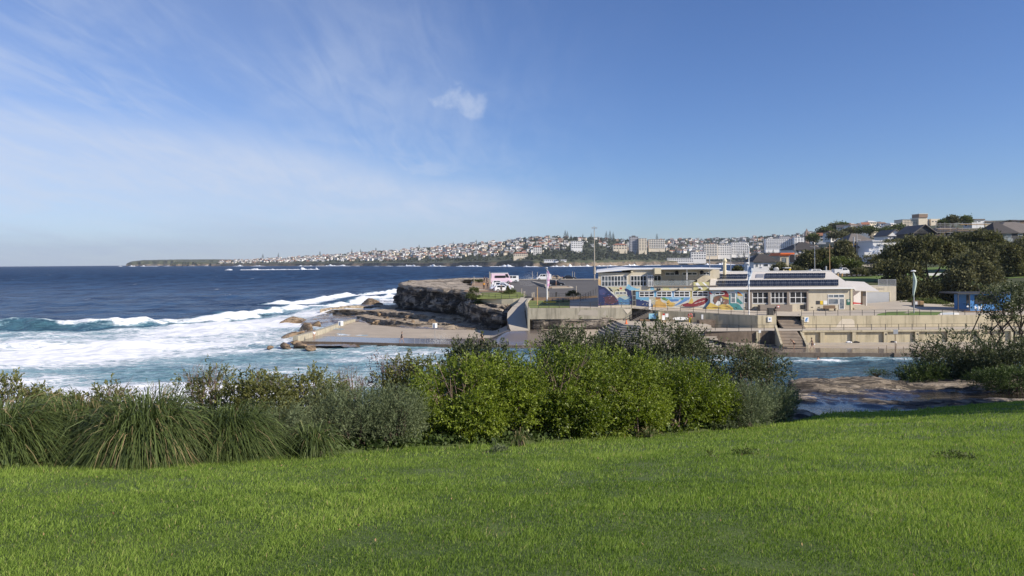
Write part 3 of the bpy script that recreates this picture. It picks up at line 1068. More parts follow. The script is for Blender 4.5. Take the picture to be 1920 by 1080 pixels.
for j, (x, y, z, px, tt) in enumerate(spots):
    i = int(hr.integers(0, 6))
    wk = hr.choice(wk_l, p=[.42, .2, .1, .1, .18])
    rk_ = hr.choice(rk_l, p=[.28, .27, .25, .20]) if protos[i][3] != 'flat' else hr.choice(['dark', 'light'])
    rz = float(hr.uniform(-.5, .5))
    if j < 285:
        pl = ('low' if tt < .4 else ('midway' if tt < .72 else 'high')) + (' on the far left slope' if px < 700 else ' behind the cliff' if px < 900 else ' behind the car park' if px < 1115 else ' behind the mural building' if px < 1330 else ' behind the hall')
        o = link('house', house_mesh(i, wk, rk_), None, f'small far {FWORD[wk]} house with {rk_} {"flat" if protos[i][3] == "flat" else "pitched"} roof, {pl}',
                 'house', 'small houses over the far hillside', loc=(x, y, z + 1.2))
        o.rotation_euler = (0, 0, rz)
    else:
        mb = house_mb(*protos[i])
        mp_i = {0: wk_l.index(wk), 1: len(wk_l) + rk_l.index(rk_), 2: len(lot_mats) - 1}
        n0 = len(lots.v)
        ca, sa = math.cos(rz), math.sin(rz)
        lots.v += [(x + a * ca - c * sa, y + a * sa + c * ca, z + 1.2 + e) for a, c, e in mb.v]
        lots.f += [tuple(n0 + k_ for k_ in f_) for f_ in mb.f]
        lots.m += [mp_i[k_] for k_ in mb.m]
add('distant_houses', lots, lot_mats, kind='stuff', label='mass of tiny houses spread over the farthest slopes', cat='houses')

# larger blocks standing out of the hillside
def block(px0, px1, pt, pb, D, wall, roof, label, cat='apartment block', rows=4, cols=6, depth=16, balc=False, cap=None, foot=12):
    x0, x1 = xat(px0, D), xat(px1, D)
    z0, z1 = zat((px0 + px1) / 2, pb, D), zat((px0 + px1) / 2, pt, D)
    r_ = thing('apartment_block' if cat == 'apartment block' else cat.replace(' ', '_'), ((x0 + x1) / 2, D, z0), label, cat)
    add('wall', MB().box(x0, x1, D, D + depth, z0 - foot, z1), FW[wall], r_)
    rf = MB().box(x0 - .5, x1 + .5, D - .5, D + depth + .5, z1, z1 + .7)
    if cap == 'hip':
        xm, w_ = (x0 + x1) / 2, (x1 - x0)
        rf = MB()
        a = [(x0 - 1, D - 1, z1), (x1 + 1, D - 1, z1), (x1 + 1, D + depth + 1, z1), (x0 - 1, D + depth + 1, z1)]
        ra, rb = (x0 + w_ * .25, D + depth / 2, z1 + 4), (x1 - w_ * .25, D + depth / 2, z1 + 4)
        rf.poly([a[0], a[1], rb, ra]).poly([a[2], a[3], ra, rb]).poly([a[1], a[2], rb]).poly([a[3], a[0], ra]).poly(a[::-1])
    elif cap == 'tower':
        rf.box(x0 + (x1 - x0) * .3, x1 - (x1 - x0) * .3, D + 3, D + depth - 3, z1 + .7, z1 + 4)
    add('roof', rf, FR[roof], r_)
    ch, cw = (z1 - z0) / rows, (x1 - x0) / cols
    wm = bpy.data.meshes.new('window')
    q = MB().box(-cw * .31, cw * .31, -.12, .1, -ch * .23, ch * .23)
    wm.from_pydata(q.v, [], q.f)
    wm.materials.append(FGL)
    for i_ in range(rows):
        if balc:
            add('balcony', MB().box(x0 - .2, x1 + .2, D - 1.6, D - .02, z0 + i_ * ch - .1, z0 + i_ * ch + ch * .32), FW[wall if wall == 'white' else 'pale'], r_)
        for j_ in range(cols):
            link('window', wm, r_, loc=(x0 + (j_ + .5) * cw - (x0 + x1) / 2, -.02, (i_ + .58) * ch))
    return r_


block(1071, 1092, 452, 466, 2150, 'white', 'light', 'plain white block among the dark trees left of the mast', rows=4, cols=5)
block(1000, 1016, 463, 478, 2060, 'pale', 'terracotta', 'pale rounded block with an orange roof near the far shore', rows=5, cols=4, cap='hip')
block(963, 990, 475, 481, 2040, 'cream', 'terracotta', 'long low building with an orange roof by the far shore', 'long house', rows=2, cols=7, cap='hip')
block(1181, 1197, 444, 470, 2330, 'grey', 'dark', 'tall dark grey tower block on the far slope', rows=8, cols=4, cap='tower')
block(1198, 1213, 447, 470, 2320, 'cream', 'light', 'tall beige tower block beside the dark tower', rows=8, cols=3)
block(1217, 1247, 449, 465, 2330, 'cream', 'brown', 'wide cream block right of the two towers', rows=5, cols=7, balc=True)
block(1320, 1345, 457, 479, 2330, 'cream', 'brown', 'beige apartment block with stacked balconies above the beach', rows=7, cols=5, balc=True)
block(1346, 1371, 459, 479, 2340, 'pale', 'light', 'pale grey apartment block beside the beige one', rows=6, cols=6)
block(1372, 1404, 455, 476, 2360, 'white', 'light', 'white apartment block behind the curved street lamp', rows=7, cols=8, balc=True)
block(1296, 1324, 473, 487, 2290, 'pale', 'light', 'white gabled pavilion behind the long surf club', 'pavilion', rows=3, cols=6)
block(1251, 1300, 484, 492, 2240, 'pale', 'light', 'long white beach pavilion at the edge of the bay', 'beach pavilion', rows=2, cols=14, depth=10, foot=3)
block(1436, 1490, 448, 466, 2260, 'white', 'light', 'large white hotel with long rows of balconies', 'hotel', rows=7, cols=14, balc=True)
block(1490, 1512, 445, 458, 2240, 'white', 'light', 'stepped white wing at the right end of the hotel', 'hotel wing', rows=5, cols=4)
block(1462, 1482, 443, 449, 2290, 'grey', 'dark', 'dark block on the roof line behind the hotel', rows=2, cols=5)
block(1150, 1176, 459, 468, 2260, 'cream', 'terracotta', 'cream house group with terracotta roof above the dark wood', 'terrace house', rows=2, cols=5, cap='hip')
block(1020, 1048, 487, 491, 1915, 'white', 'light', 'low white sea baths building on the far rocks', 'sea baths', rows=1, cols=8, depth=8, foot=2)
block(1050, 1062, 487, 490, 1915, 'white', 'light', 'small white hall at the right end of the sea baths', 'bath hall', rows=1, cols=4, depth=8, foot=2)
# brick church tower
tw = thing('church_tower', (xat(1514, 2050), 2050, zat(1514, 456, 2050)), 'slender brown church tower with a pointed top on the far ridge', 'church tower')
x0, x1, z0, z1 = xat(1511, 2050), xat(1517.5, 2050), zat(1514, 460, 2050), zat(1514, 434, 2050)
add('wall', MB().box(x0, x1, 2050, 2050 + x1 - x0, z0 - 8, z1), FW['brown'], tw)
s_ = (x1 - x0) / 2
xm = (x0 + x1) / 2
sp_m = MB()
tip_ = (xm, 2050 + s_, z1 + 9)
bs = [(x0 + 1.5, 2051.5, z1), (x1 - 1.5, 2051.5, z1), (x1 - 1.5, 2050 + 2 * s_ - 1.5, z1), (x0 + 1.5, 2050 + 2 * s_ - 1.5, z1)]
for i in range(4):
    sp_m.poly([bs[i], bs[(i + 1) % 4], tip_])
add('spire', sp_m, FR['brown'], tw)
add('belfry_opening', MB().box(xm - 1.5, xm + 1.5, 2049.9, 2050.2, z1 - 9, z1 - 3), FGL, tw)

# vegetation of the far shore
far_leaf = leaf_mat('far_foliage', (.012, .020, .010), (.048, .062, .026), .8, .1)


def clump_cloud(C, S, tintv, nper, flat=.75):
    """leafy clumps: nper tilted quads round each centre"""
    n_ = len(C)
    d = rng.normal(0, 1, (n_, nper, 3))
    d /= np.linalg.norm(d, axis=2, keepdims=True)
    pos = C[:, None, :] + d * (S[:, None, None] * rng.uniform(.45, 1, (n_, nper, 1))) * np.array([1, 1, flat])
    a = np.cross(d, rng.normal(0, 1, (n_, nper, 3)))
    a /= np.linalg.norm(a, axis=2, keepdims=True) + 1e-9
    b_ = np.cross(d, a)
    s_ = S[:, None, None] * rng.uniform(.3, .6, (n_, nper, 1))
    Vv = np.stack([pos - a * s_, pos - b_ * s_ * .8, pos + a * s_, pos + b_ * s_ * .8], 2).reshape(-1, 3)
    tt_ = np.clip(tintv[:, None] + rng.normal(0, .18, (n_, nper)), 0, 1).reshape(-1)
    i_ = np.arange(n_ * nper) * 4
    return Vv, np.stack([i_, i_ + 1, i_ + 2, i_ + 3], 1), np.repeat(tt_, 4)


k_ = 8500
px = hr.uniform(405, 1720, k_)
tt = hr.beta(1.1, 1.0, k_) * 1.05
keep = (fbm(px * .02, tt * 5, 31, 3) > np.interp(px, [400, 900, 1000, 1090, 1150, 1250, 1400, 1600], [.0, -.06, -.12, -.6, -.4, -.1, -.06, -.3]) - .12 - .25 * (tt < .3)) & ((tt > .04) | (px > 1000))
px, tt = px[keep], tt[keep]
x, y, z = hill(px, tt)
s_ = hr.uniform(2.2, 5.5, len(px)) * np.interp(px, [405, 900, 1050, 1200, 1700], [.8, 1, 1.45, 1.2, 1.3])
Vv, ff, tn = clump_cloud(np.stack([x, y, z + s_ * .6], 1), s_, hr.uniform(.15, .85, len(px)), 9, .8)
link('far_bushland', np_mesh('far_bushland', Vv, [ff], far_leaf, {'tint': tn}), kind='stuff', label='dark trees and scrub between the houses of the far shore', cat='bushland')


def pine_mesh(seed):
    r_ = np.random.default_rng(seed)
    C, S = [], []
    for i_ in range(15):
        h_ = .12 + .86 * i_ / 14
        rad = .21 * (1 - h_) ** .8 + .015
        for j_ in range(7 if i_ < 12 else 3):
            a = 6.28 * j_ / 7 + r_.uniform(-.3, .3)
            q = rad * r_.uniform(.55, 1.05)
            C.append((math.cos(a) * q, math.sin(a) * q, h_ + r_.uniform(-.02, .02)))
            S.append(.055 * (1.15 - h_ * .6))
    Vv_, f_, tn_ = clump_cloud(np.array(C), np.array(S), r_.uniform(.05, .6, len(C)), 6, .5)
    return np_mesh('crown', Vv_, [f_], far_leaf, {'tint': tn_})


pines = [pine_mesh(s) for s in range(3)]
trunk_me = bpy.data.meshes.new('trunk')
q = MB().tube([(0, 0, -.1), (0, 0, .5), (0, 0, .98)], [.022, .015, .004], 6)
trunk_me.from_pydata(q.v, [], q.f)
trunk_me.materials.append(M['bark'])
PINES = [(1060, 431, 18), (1064, 433, 16), (1071, 439, 12), (1093, 438, 12), (1109, 436, 15), (1137, 433, 18), (1144, 432, 17), (1150, 434, 15), (493, 475, 9), (522, 474, 9), (600, 470, 9), (660, 466, 8), (676, 466, 8),
         (705, 463, 8), (786, 458, 9), (850, 453, 9), (893, 448, 10), (868, 454, 7), (1232, 437, 12), (1253, 463, 24), (1172, 468, 18), (1182, 470, 17), (1195, 467, 19), (1208, 470, 16), (1222, 470, 18), (1237, 468, 18),
         (1372, 470, 17), (1384, 468, 19), (1395, 470, 17), (1418, 462, 20), (1432, 457, 22), (1441, 460, 20), (1450, 466, 16), (1553, 424, 15), (1160, 466, 17), (1148, 468, 16), (1265, 468, 16), (1120, 470, 16), (1130, 474, 15)]
def pine_place(px, py):
    if py < 455:
        return 'on the ridge ' + ('far to the left of the mast' if px < 800 else 'above the left end of the dark wood' if px < 1000 else 'in the tall cluster just left of the mast' if px < 1115 else 'in the tall cluster just right of the mast' if px < 1160 else 'near the church tower' if px > 1300 else 'behind the dark tower block')
    return 'low on the far shore ' + ('among the leftmost small houses' if px < 700 else 'below the long left slope of houses' if px < 1000 else 'in the dark wood right of the mast' if px < 1165 else 'in front of the two tower blocks' if px < 1275 else 'before the white apartment blocks' if px < 1400 else 'in front of the white hotel')


for i, (px, py, hp_) in enumerate(PINES):
    D = float(np.interp(px, FH_PX, FH_DS)) * (1.25 if py < 455 else 1.03)
    hm = hp_ / F * D
    o = thing('pine_tree', (xat(px, D), D, zat(px, py + hp_, D) - .5), 'dark conical pine ' + pine_place(px, py), 'pine tree', 'dark pines on the far shore')
    o.scale = (hm,) * 3
    link('crown', pines[i % 3], o)
    link('trunk', trunk_me, o)
# ------------------------------------------------------------------ sandstone
def rock_mat(name, pale, mid_, dark, strata=2.2, dark_tone=.5, wet=False, scale=.5, crack=(.25, .5, 1.4), aniso=(1, 1, 1), cw=.045):
    m, t, b = new_mat(name)
    g = nd(t, 'ShaderNodeNewGeometry')
    mp_ = nd(t, 'ShaderNodeMapping')
    mp_.inputs['Scale'].default_value = (.22, .22, strata)
    t.links.new(g.outputs['Position'], mp_.inputs[0])
    n1_ = nd(t, 'ShaderNodeTexNoise', i_Scale=1.0, i_Detail=8.0, i_Roughness=.62, i_Distortion=.6)
    t.links.new(mp_.outputs[0], n1_.inputs['Vector'])
    n2_ = nd(t, 'ShaderNodeTexNoise', i_Scale=scale, i_Detail=9.0, i_Roughness=.7)
    mp5 = nd(t, 'ShaderNodeMapping')
    mp5.inputs['Scale'].default_value = aniso
    t.links.new(g.outputs['Position'], mp5.inputs[0])
    t.links.new(mp5.outputs[0], n2_.inputs['Vector'])
    r1 = nd(t, 'ShaderNodeValToRGB')
    r1.color_ramp.elements[0].position = .3
    r1.color_ramp.elements[0].color = (*mid_, 1)
    r1.color_ramp.elements[1].position = .68
    r1.color_ramp.elements[1].color = (*pale, 1)
    t.links.new(n1_.outputs[0], r1.inputs[0])
    mx_ = nd(t, 'ShaderNodeMix', data_type='RGBA')
    ac = nd(t, 'ShaderNodeAttribute', attribute_name='dark_tone')
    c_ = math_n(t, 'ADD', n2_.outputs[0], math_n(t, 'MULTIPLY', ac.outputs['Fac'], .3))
    t.links.new(math_n(t, 'MULTIPLY', sstep(t, c_, .58, .74), dark_tone), mx_.inputs[0])
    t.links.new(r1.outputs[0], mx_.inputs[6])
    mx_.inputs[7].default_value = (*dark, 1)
    mp3 = nd(t, 'ShaderNodeMapping')
    mp3.inputs['Scale'].default_value = crack
    t.links.new(g.outputs['Position'], mp3.inputs[0])
    n3_ = nd(t, 'ShaderNodeTexNoise', i_Scale=1.0, i_Detail=5.0, i_Roughness=.6, i_Distortion=1.0)
    t.links.new(mp3.outputs[0], n3_.inputs['Vector'])
    ck = math_n(t, 'SUBTRACT', 1.0, sstep(t, math_n(t, 'ABSOLUTE', math_n(t, 'SUBTRACT', n3_.outputs[0], .5)), .006, cw))
    ck = math_n(t, 'MULTIPLY', ck, sstep(t, n2_.outputs[0], .38, .55))
    mxc = nd(t, 'ShaderNodeMix', data_type='RGBA')
    t.links.new(math_n(t, 'MULTIPLY', ck, .85), mxc.inputs[0])
    t.links.new(mx_.outputs[2], mxc.inputs[6])
    mxc.inputs[7].default_value = (*[c * .8 for c in dark], 1)
    mx_ = mxc
    t.links.new(mx_.outputs[2], b.inputs['Base Color'])
    b.inputs['Roughness'].default_value = .9
    h_ = math_n(t, 'ADD', n1_.outputs[0], math_n(t, 'MULTIPLY', n2_.outputs[0], 1.2))
    h_ = math_n(t, 'SUBTRACT', h_, math_n(t, 'MULTIPLY', ck, .5))
    bp_ = nd(t, 'ShaderNodeBump', i_Strength=1.0, i_Distance=.35 if not wet else .32)
    t.links.new(h_, bp_.inputs['Height'])
    if wet:
        aw = nd(t, 'ShaderNodeAttribute', attribute_name='wet')
        w_ = sstep(t, math_n(t, 'ADD', aw.outputs['Fac'], math_n(t, 'MULTIPLY', math_n(t, 'SUBTRACT', n2_.outputs[0], .5), .8)), .42, .62)
        dk = nd(t, 'ShaderNodeMix', data_type='RGBA', blend_type='MULTIPLY')
        t.links.new(math_n(t, 'MULTIPLY', w_, .62), dk.inputs[0])
        t.links.new(mx_.outputs[2], dk.inputs[6])
        dk.inputs[7].default_value = (.3, .27, .25, 1)
        t.links.new(dk.outputs[2], b.inputs['Base Color'])
        t.links.new(math_n(t, 'SUBTRACT', .9, math_n(t, 'MULTIPLY', w_, .78)), b.inputs['Roughness'])
        t.links.new(math_n(t, 'ADD', .4, math_n(t, 'MULTIPLY', w_, .6)), b.inputs['Specular IOR Level'])
        t.links.new(math_n(t, 'SUBTRACT', 1.0, math_n(t, 'MULTIPLY', w_, .93)), bp_.inputs['Strength'])
    t.links.new(bp_.outputs[0], b.inputs['Normal'])
    return m


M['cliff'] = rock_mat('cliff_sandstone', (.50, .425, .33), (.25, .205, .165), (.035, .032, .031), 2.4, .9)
M['ledge'] = rock_mat('ledge_sandstone', (.52, .425, .31), (.30, .235, .165), (.06, .05, .042), 3.0, .7, wet=True, scale=.8)
M['shelf'] = rock_mat('shelf_sandstone', (.45, .375, .285), (.17, .135, .102), (.030, .025, .022), 6.0, .9, wet=True, scale=1.3, crack=(.32, 2.3, 2.0), aniso=(.45, 1.7, 1.5), cw=.085)


M['amber'] = rock_mat('amber_sandstone', (.36, .26, .165), (.19, .135, .085), (.04, .033, .028), 3.0, .7, wet=True, scale=.9)


def in_poly(X, Y, poly):
    r_ = np.zeros(X.shape, bool)
    n_ = len(poly)
    for i_ in range(n_):
        x0_, y0_ = poly[i_]
        x1_, y1_ = poly[(i_ + 1) % n_]
        c_ = ((y0_ > Y) != (y1_ > Y)) & (X < (x1_ - x0_) * (Y - y0_) / (y1_ - y0_ + 1e-12) + x0_)
        r_ ^= c_
    return r_


def resample(line, step):
    P_ = np.array(line, float)
    d_ = np.r_[0, np.cumsum(np.linalg.norm(np.diff(P_[:, :2], axis=0), axis=1))]
    s_ = np.linspace(0, d_[-1], max(int(d_[-1] / step), 4))
    return np.stack([np.interp(s_, d_, P_[:, k]) for k in range(P_.shape[1])], 1), s_


def cliff(name, line, inward, seed, step=.45, rows=26, relief=1.0, tops=(.35, .9, 2, 4, 7, 11, 16, 22), mat_=None, kind='structure', lean=.25, dark_tone=.72, **kw):
    """line rows: x, y, base z, top z; inward: unit vector(s) toward the land"""
    Q, s_ = resample(line, step)
    tg = np.gradient(Q[:, :2], axis=0)
    tg = np.stack([np.convolve(np.pad(tg[:, k], 4, 'edge'), np.ones(9) / 9, 'valid') for k in (0, 1)], 1)
    tg /= np.linalg.norm(tg, axis=1, keepdims=True)
    nrm = np.stack([tg[:, 1], -tg[:, 0]], 1)
    inw = np.array(inward, float)
    if inw.ndim == 1:
        inw = np.repeat(inw[None], len(Q), 0)
    flip = np.sum(nrm * inw, 1) > 0
    nrm[flip] *= -1
    tt_ = np.linspace(0, 1, rows)
    S, T = np.meshgrid(s_, tt_)
    b0, t0 = Q[:, 2][None], Q[:, 3][None]
    t0 = t0 + .35 * fbm(S * .18, 0 * S, seed + 9, 3)
    Zz = b0 + (t0 - b0) * T
    layer = np.floor(Zz * 1.05 + .5 * fbm(S * .05, 0 * S, seed, 2))
    off = .55 * vnoise(S * .16, layer * 7.7, seed) + .45 * vnoise(S * .55, layer * 3.1, seed + 4) + .5 * fbm(S * .3, Zz * .55, seed + 2, 4)
    blocks = np.abs(fbm(S * .22 + 3, Zz * .25, seed + 6, 3))
    off = off + .8 * smooth(blocks, .0, .14) - .8 + 1.3 * fbm(S * .07, Zz * .1, seed + 8, 2) - .9 * (vnoise(S * .21, np.floor(Zz * .55) * 5.1, seed + 15) > .25)
    off = off * relief * np.minimum(1, .35 + (t0 - b0) / 4) - lean * (T - .3) * (t0 - b0) * .5
    off -= .7 * relief * np.exp(-((T - .12) / .12) ** 2)
    Xc = Q[:, 0][None] + nrm[:, 0][None] * off
    Yc_ = Q[:, 1][None] + nrm[:, 1][None] * off
    rows_ = [np.stack([Xc, Yc_, Zz], -1)]
    e = rows_[0][-1]
    for d_ in tops:
        z_ = e[:, 2] + .28 * np.floor(2.2 * fbm(s_ * .12, d_ * .18, seed + 12, 3)) * .5 + .10 * fbm(s_ * .5, d_ * .6, seed, 2)
        rows_.append(np.stack([e[:, 0] + inw[:, 0] * d_, e[:, 1] + inw[:, 1] * d_, z_], -1)[None])
    G = np.concatenate(rows_, 0)
    cr_ = np.concatenate([np.where(tt_ > .84, .15 if dark_tone > .5 else 0, dark_tone + .2 * np.sin(tt_ * 9)), np.full(len(tops), -.1)])  # raises the dark tone on the face, lowers it on rim and top
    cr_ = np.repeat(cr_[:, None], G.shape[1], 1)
    me = np_mesh(name, G.reshape(-1, 3), [grid_faces(G.shape[0], G.shape[1])], mat_ or M['cliff'], {'dark_tone': cr_.ravel()})
    return link(name, me, kind=kind, **kw)


# the pool deck outline and levels
DZ = .8
DECK_F = [(558, 640.5), (640, 641.5), (720, 643.5), (800, 645.5), (900, 647.5), (1000, 648.5), (1200, 655), (1330, 659), (1480, 661.5), (1680, 663), (1960, 666)]
DECK = [PZ(a, c, DZ)[:2] for a, c in DECK_F]
DECK_BACK = [PZ(a, c, DZ)[:2] for a, c in [(945, 622), (900, 618.5), (830, 618), (760, 615), (700, 609), (668, 602)]]
DECK_POLY = DECK + [(xat(1960, 116), 116), (xat(1240, 116), 116), (xat(1190, 128.5), 128.5), (xat(985, 128.5), 128.5), (xat(955, 139), 139)] + DECK_BACK
# cliff of the headland
CL = [(-16, 262, -1, 8.2), (-25, 243, -1, 8.3), (-31, 224, -.8, 8.3), (-33.2, 207, .2, 8.2), (-31.5, 196, .2, 8.0), (-27, 186, .5, 8.0), (-21.5, 176, .6, 7.9), (-16, 167, .6, 7.8), (-11, 158, .6, 7.6), (-8.6, 153, .6, 7.0)]
nh = len(resample([q[:2] + q[2:] for q in CL], .45)[0])
fh = np.interp(np.linspace(0, 1, nh), [0, .62, 1], [1, 1, .16])
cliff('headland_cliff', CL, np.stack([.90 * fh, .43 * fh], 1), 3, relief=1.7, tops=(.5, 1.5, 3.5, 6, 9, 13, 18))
bl_ = [(-11.5, 158, 1.2, 6.8), (-9.2, 151, 1.0, 5.6), (-6.5, 147, .9, 5.0), (-4, 143.6, .9, 4.5), (-1.9, 141.6, .9, 4.1), (-.9, 142.5, .9, 4.0), (-.8, 146, 1.6, 4.4), (-.9, 150, 3.6, 5.2)]
nq = len(resample(bl_, .3)[0])
fr_ = np.linspace(0, 1, nq)
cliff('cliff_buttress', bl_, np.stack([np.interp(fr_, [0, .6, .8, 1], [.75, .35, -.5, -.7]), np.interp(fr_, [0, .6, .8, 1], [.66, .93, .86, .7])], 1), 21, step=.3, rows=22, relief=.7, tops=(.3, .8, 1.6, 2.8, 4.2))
# a second, lower ledge of broken rock lying on the buttress below the yellow wall
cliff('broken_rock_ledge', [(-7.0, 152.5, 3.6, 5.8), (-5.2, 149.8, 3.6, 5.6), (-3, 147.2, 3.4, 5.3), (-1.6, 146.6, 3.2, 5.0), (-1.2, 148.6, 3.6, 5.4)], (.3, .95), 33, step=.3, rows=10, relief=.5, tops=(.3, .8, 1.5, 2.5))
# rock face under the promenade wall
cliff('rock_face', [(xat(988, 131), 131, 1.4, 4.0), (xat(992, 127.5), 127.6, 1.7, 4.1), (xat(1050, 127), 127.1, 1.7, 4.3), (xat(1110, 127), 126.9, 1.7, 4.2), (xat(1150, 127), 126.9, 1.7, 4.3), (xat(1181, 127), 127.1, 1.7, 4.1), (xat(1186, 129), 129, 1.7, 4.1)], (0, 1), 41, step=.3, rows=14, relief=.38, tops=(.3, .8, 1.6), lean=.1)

# wave-cut rock platform round the pool
OUT = [PZ(a, c, .3)[:2] for a, c in [(742, 540), (716, 558), (668, 572), (618, 584), (575, 598), (562, 612), (548, 622), (540, 636), (548, 650)]]
px_ = np.arange(-62, 2, .6)
py_ = np.arange(118, 262, .8)
PXX, PYY = np.meshgrid(px_, py_)
d_o, a_o = seg_dist(PXX, PYY, OUT)
d_o = -d_o
d_c, _ = seg_dist(PXX, PYY, [(a, c) for a, c, _, _ in CL])
d_c = np.abs(d_c)
land = .78 + .38 * (1 - smooth(d_c, 2, 14)) + .42 * fbm(PXX * .09, PYY * .06, 4, 4)
land = np.floor(land * 3.6 + 1.3 * fbm(PXX * .25, PYY * .14, 9, 4)) / 3.6 * .9 + land * .1
land += .10 * fbm(PXX * .7, PYY * .7, 2, 3)
sea_side = smooth(d_o + 2.0 * fbm(PXX * .12, PYY * .08, 5, 3), -6.5, 3.0)
zz = -1.6 + (land + 1.6) * sea_side
inner = in_poly(PXX, PYY, [(a, c) for a, c in DECK_POLY])
zz = np.where(inner, np.minimum(zz, .4), zz)
wetv = np.clip(1.15 - zz * .7 + .3 * fbm(PXX * .2, PYY * .2, 1, 3), 0, 1)
V = np.stack([PXX, PYY, zz], -1).reshape(-1, 3)
link('rock_platform', np_mesh('rock_platform', V, [grid_faces(*PXX.shape)], M['ledge'], {'dark_tone': np.full(PXX.size, .04), 'wet': wetv.ravel()}), kind='structure')


for i_, (ln, b_, t_) in enumerate((([(664, 599), (690, 605), (725, 610), (770, 613.5), (840, 616)], .5, 1.45), ([(622, 590), (680, 592), (740, 596), (800, 601), (880, 607)], .7, 1.9), ([(600, 588), (650, 583), (705, 580), (760, 585)], .2, 1.3))):
    cliff('rock_ledge', [PZ(a, c, b_)[:2] + (b_ - .4, t_) for a, c in ln], (.25, .97), 80 + i_, step=.3, rows=9, relief=.55, tops=(.4, 1.0, 2, 3.5, 5.5), lean=.1, dark_tone=.22, mat_=M['ledge'])


def boulder(c, r, seed, label, flat=.6, group='boulders piled outside the pool wall'):
    r_ = np.random.default_rng(seed)
    nu, nv = 28, 20
    th, ph = np.meshgrid(np.linspace(0, np.pi, nv), np.linspace(0, 2 * np.pi, nu, endpoint=False), indexing='ij')
    D_ = np.stack([np.sin(th) * np.cos(ph), np.sin(th) * np.sin(ph), np.cos(th)], -1)
    k_ = np.ones(th.shape) * 1.6
    for _ in range(8):                                    # cut by random planes: an angular block
        a = r_.normal(0, 1, 3)
        a /= np.linalg.norm(a)
        dt = D_ @ a
        k_ = np.minimum(k_, np.where(dt > .05, r_.uniform(.5, .8) / np.maximum(dt, .05), 9))
    k_ = k_ * (1 + .06 * fbm(D_[..., 0] * 3, D_[..., 1] * 3, D_[..., 2] * 3 + seed, 2))
    V_ = D_ * k_[..., None] * np.array([r, r * r_.uniform(.8, 1.2), r * flat])
    i_, j_ = np.meshgrid(np.arange(nv - 1), np.arange(nu), indexing='ij')
    f_ = np.stack([i_ * nu + j_, (i_ + 1) * nu + j_, (i_ + 1) * nu + (j_ + 1) % nu, i_ * nu + (j_ + 1) % nu], -1).reshape(-1, 4)
    me = np_mesh('boulder', V_.reshape(-1, 3), [f_], M['amber'], {'dark_tone': np.full(th.size, .05), 'wet': np.full(th.size, .30)})
    o = link('boulder', me, None, label, 'boulder', group, loc=c)
    o.rotation_euler = (r_.uniform(-.3, .3), r_.uniform(-.3, .3), r_.uniform(0, 6))
    return o


for i, (px, py, r, lab) in enumerate([
        (590, 612, 2.0, 'largest tan boulder against the outside of the pool wall, topmost of the pile'), (574, 620, 1.7, 'tan slab boulder just below the topmost boulder'),
        (560, 627, 1.5, 'brown boulder in the middle of the pile beside the white water'), (546, 631, 1.2, 'low boulder at the seaward edge of the pile'),
        (570, 634, 1.4, 'dark wet boulder tight against the pool wall corner'), (552, 643, 1.0, 'brown boulder below the pool corner'),
        (536, 648, .8, 'small brown boulder alone in the surf left of the pool corner'), (566, 648, .9, 'low flat boulder under the pool corner'), (583, 650, .8, 'small boulder at the foot of the front pool wall'),
        (506, 650, .5, 'tiny boulder farthest out in the foam')]):
    q = PZ(px, py, .55)
    boulder((q[0], q[1], .5), r, 50 + i, lab)
for i in range(16):
    a, c = rng.uniform(690, 905), rng.uniform(588, 612)
    q = PZ(a, c, 1.2)
    boulder((q[0], q[1], 1.25), float(rng.uniform(.35, 1.0)), 90 + i, 'broken sandstone block lying on the rock platform below the cliff', .7, 'fallen blocks below the cliff')
# low domed rocks with swell pouring off them
for i, (px, py, r, lab) in enumerate([(545, 602, 3.4, 'low domed rock with water pouring off it, left of the pool'), (632, 588, 4.6, 'long low rock under white water behind the pool'), (690, 573, 4.2, 'flat dark rock at the foot of the cliff tip'), (742, 586, 1.2, 'grey boulder resting on the ledge under the cliff'), (660, 580, 3.0, 'brown low rock between the white water and the cliff')]):
    q = PZ(px, py, .3)
    boulder((q[0], q[1], .35), r, 70 + i, lab, .26, 'low rocks awash below the cliff')

# ------------------------------------------------------------------ pool deck
deck_m, t, b = new_mat('pool_deck_concrete')
g = nd(t, 'ShaderNodeNewGeometry')
n = nd(t, 'ShaderNodeTexNoise', i_Scale=.35, i_Detail=8.0, i_Roughness=.6)
t.links.new(g.outputs['Position'], n.inputs['Vector'])
aw = nd(t, 'ShaderNodeAttribute', attribute_name='wet')
w_ = sstep(t, math_n(t, 'ADD', aw.outputs['Fac'], math_n(t, 'MULTIPLY', math_n(t, 'SUBTRACT', n.outputs[0], .5), .8)), .42, .58)
rp = nd(t, 'ShaderNodeValToRGB')
rp.color_ramp.elements[0].position = .3
rp.color_ramp.elements[0].color = (.34, .285, .22, 1)
rp.color_ramp.elements[1].position = .7
rp.color_ramp.elements[1].color = (.46, .385, .295, 1)
t.links.new(n.outputs[0], rp.inputs[0])
mx = nd(t, 'ShaderNodeMix', data_type='RGBA')
t.links.new(w_, mx.inputs[0])
t.links.new(rp.outputs[0], mx.inputs[6])
mx.inputs[7].default_value = (.17, .14, .115, 1)
t.links.new(mx.outputs[2], b.inputs['Base Color'])
t.links.new(math_n(t, 'SUBTRACT', .9, math_n(t, 'MULTIPLY', w_, .74)), b.inputs['Roughness'])
dx_ = np.arange(-37.5, 76, .6)
dy_ = np.arange(100, 163, .6)
DX, DY = np.meshgrid(dx_, dy_)
fl = np.interp(DX, [p[0] for p in DECK], [p[1] for p in DECK])
DY = np.maximum(DY, fl)
zz = DZ + 1.27 * smooth(DY, 117, 125.6) * smooth(DX, -4, -.2) + .012 * fbm(DX * .3, DY * .3, 0, 2)
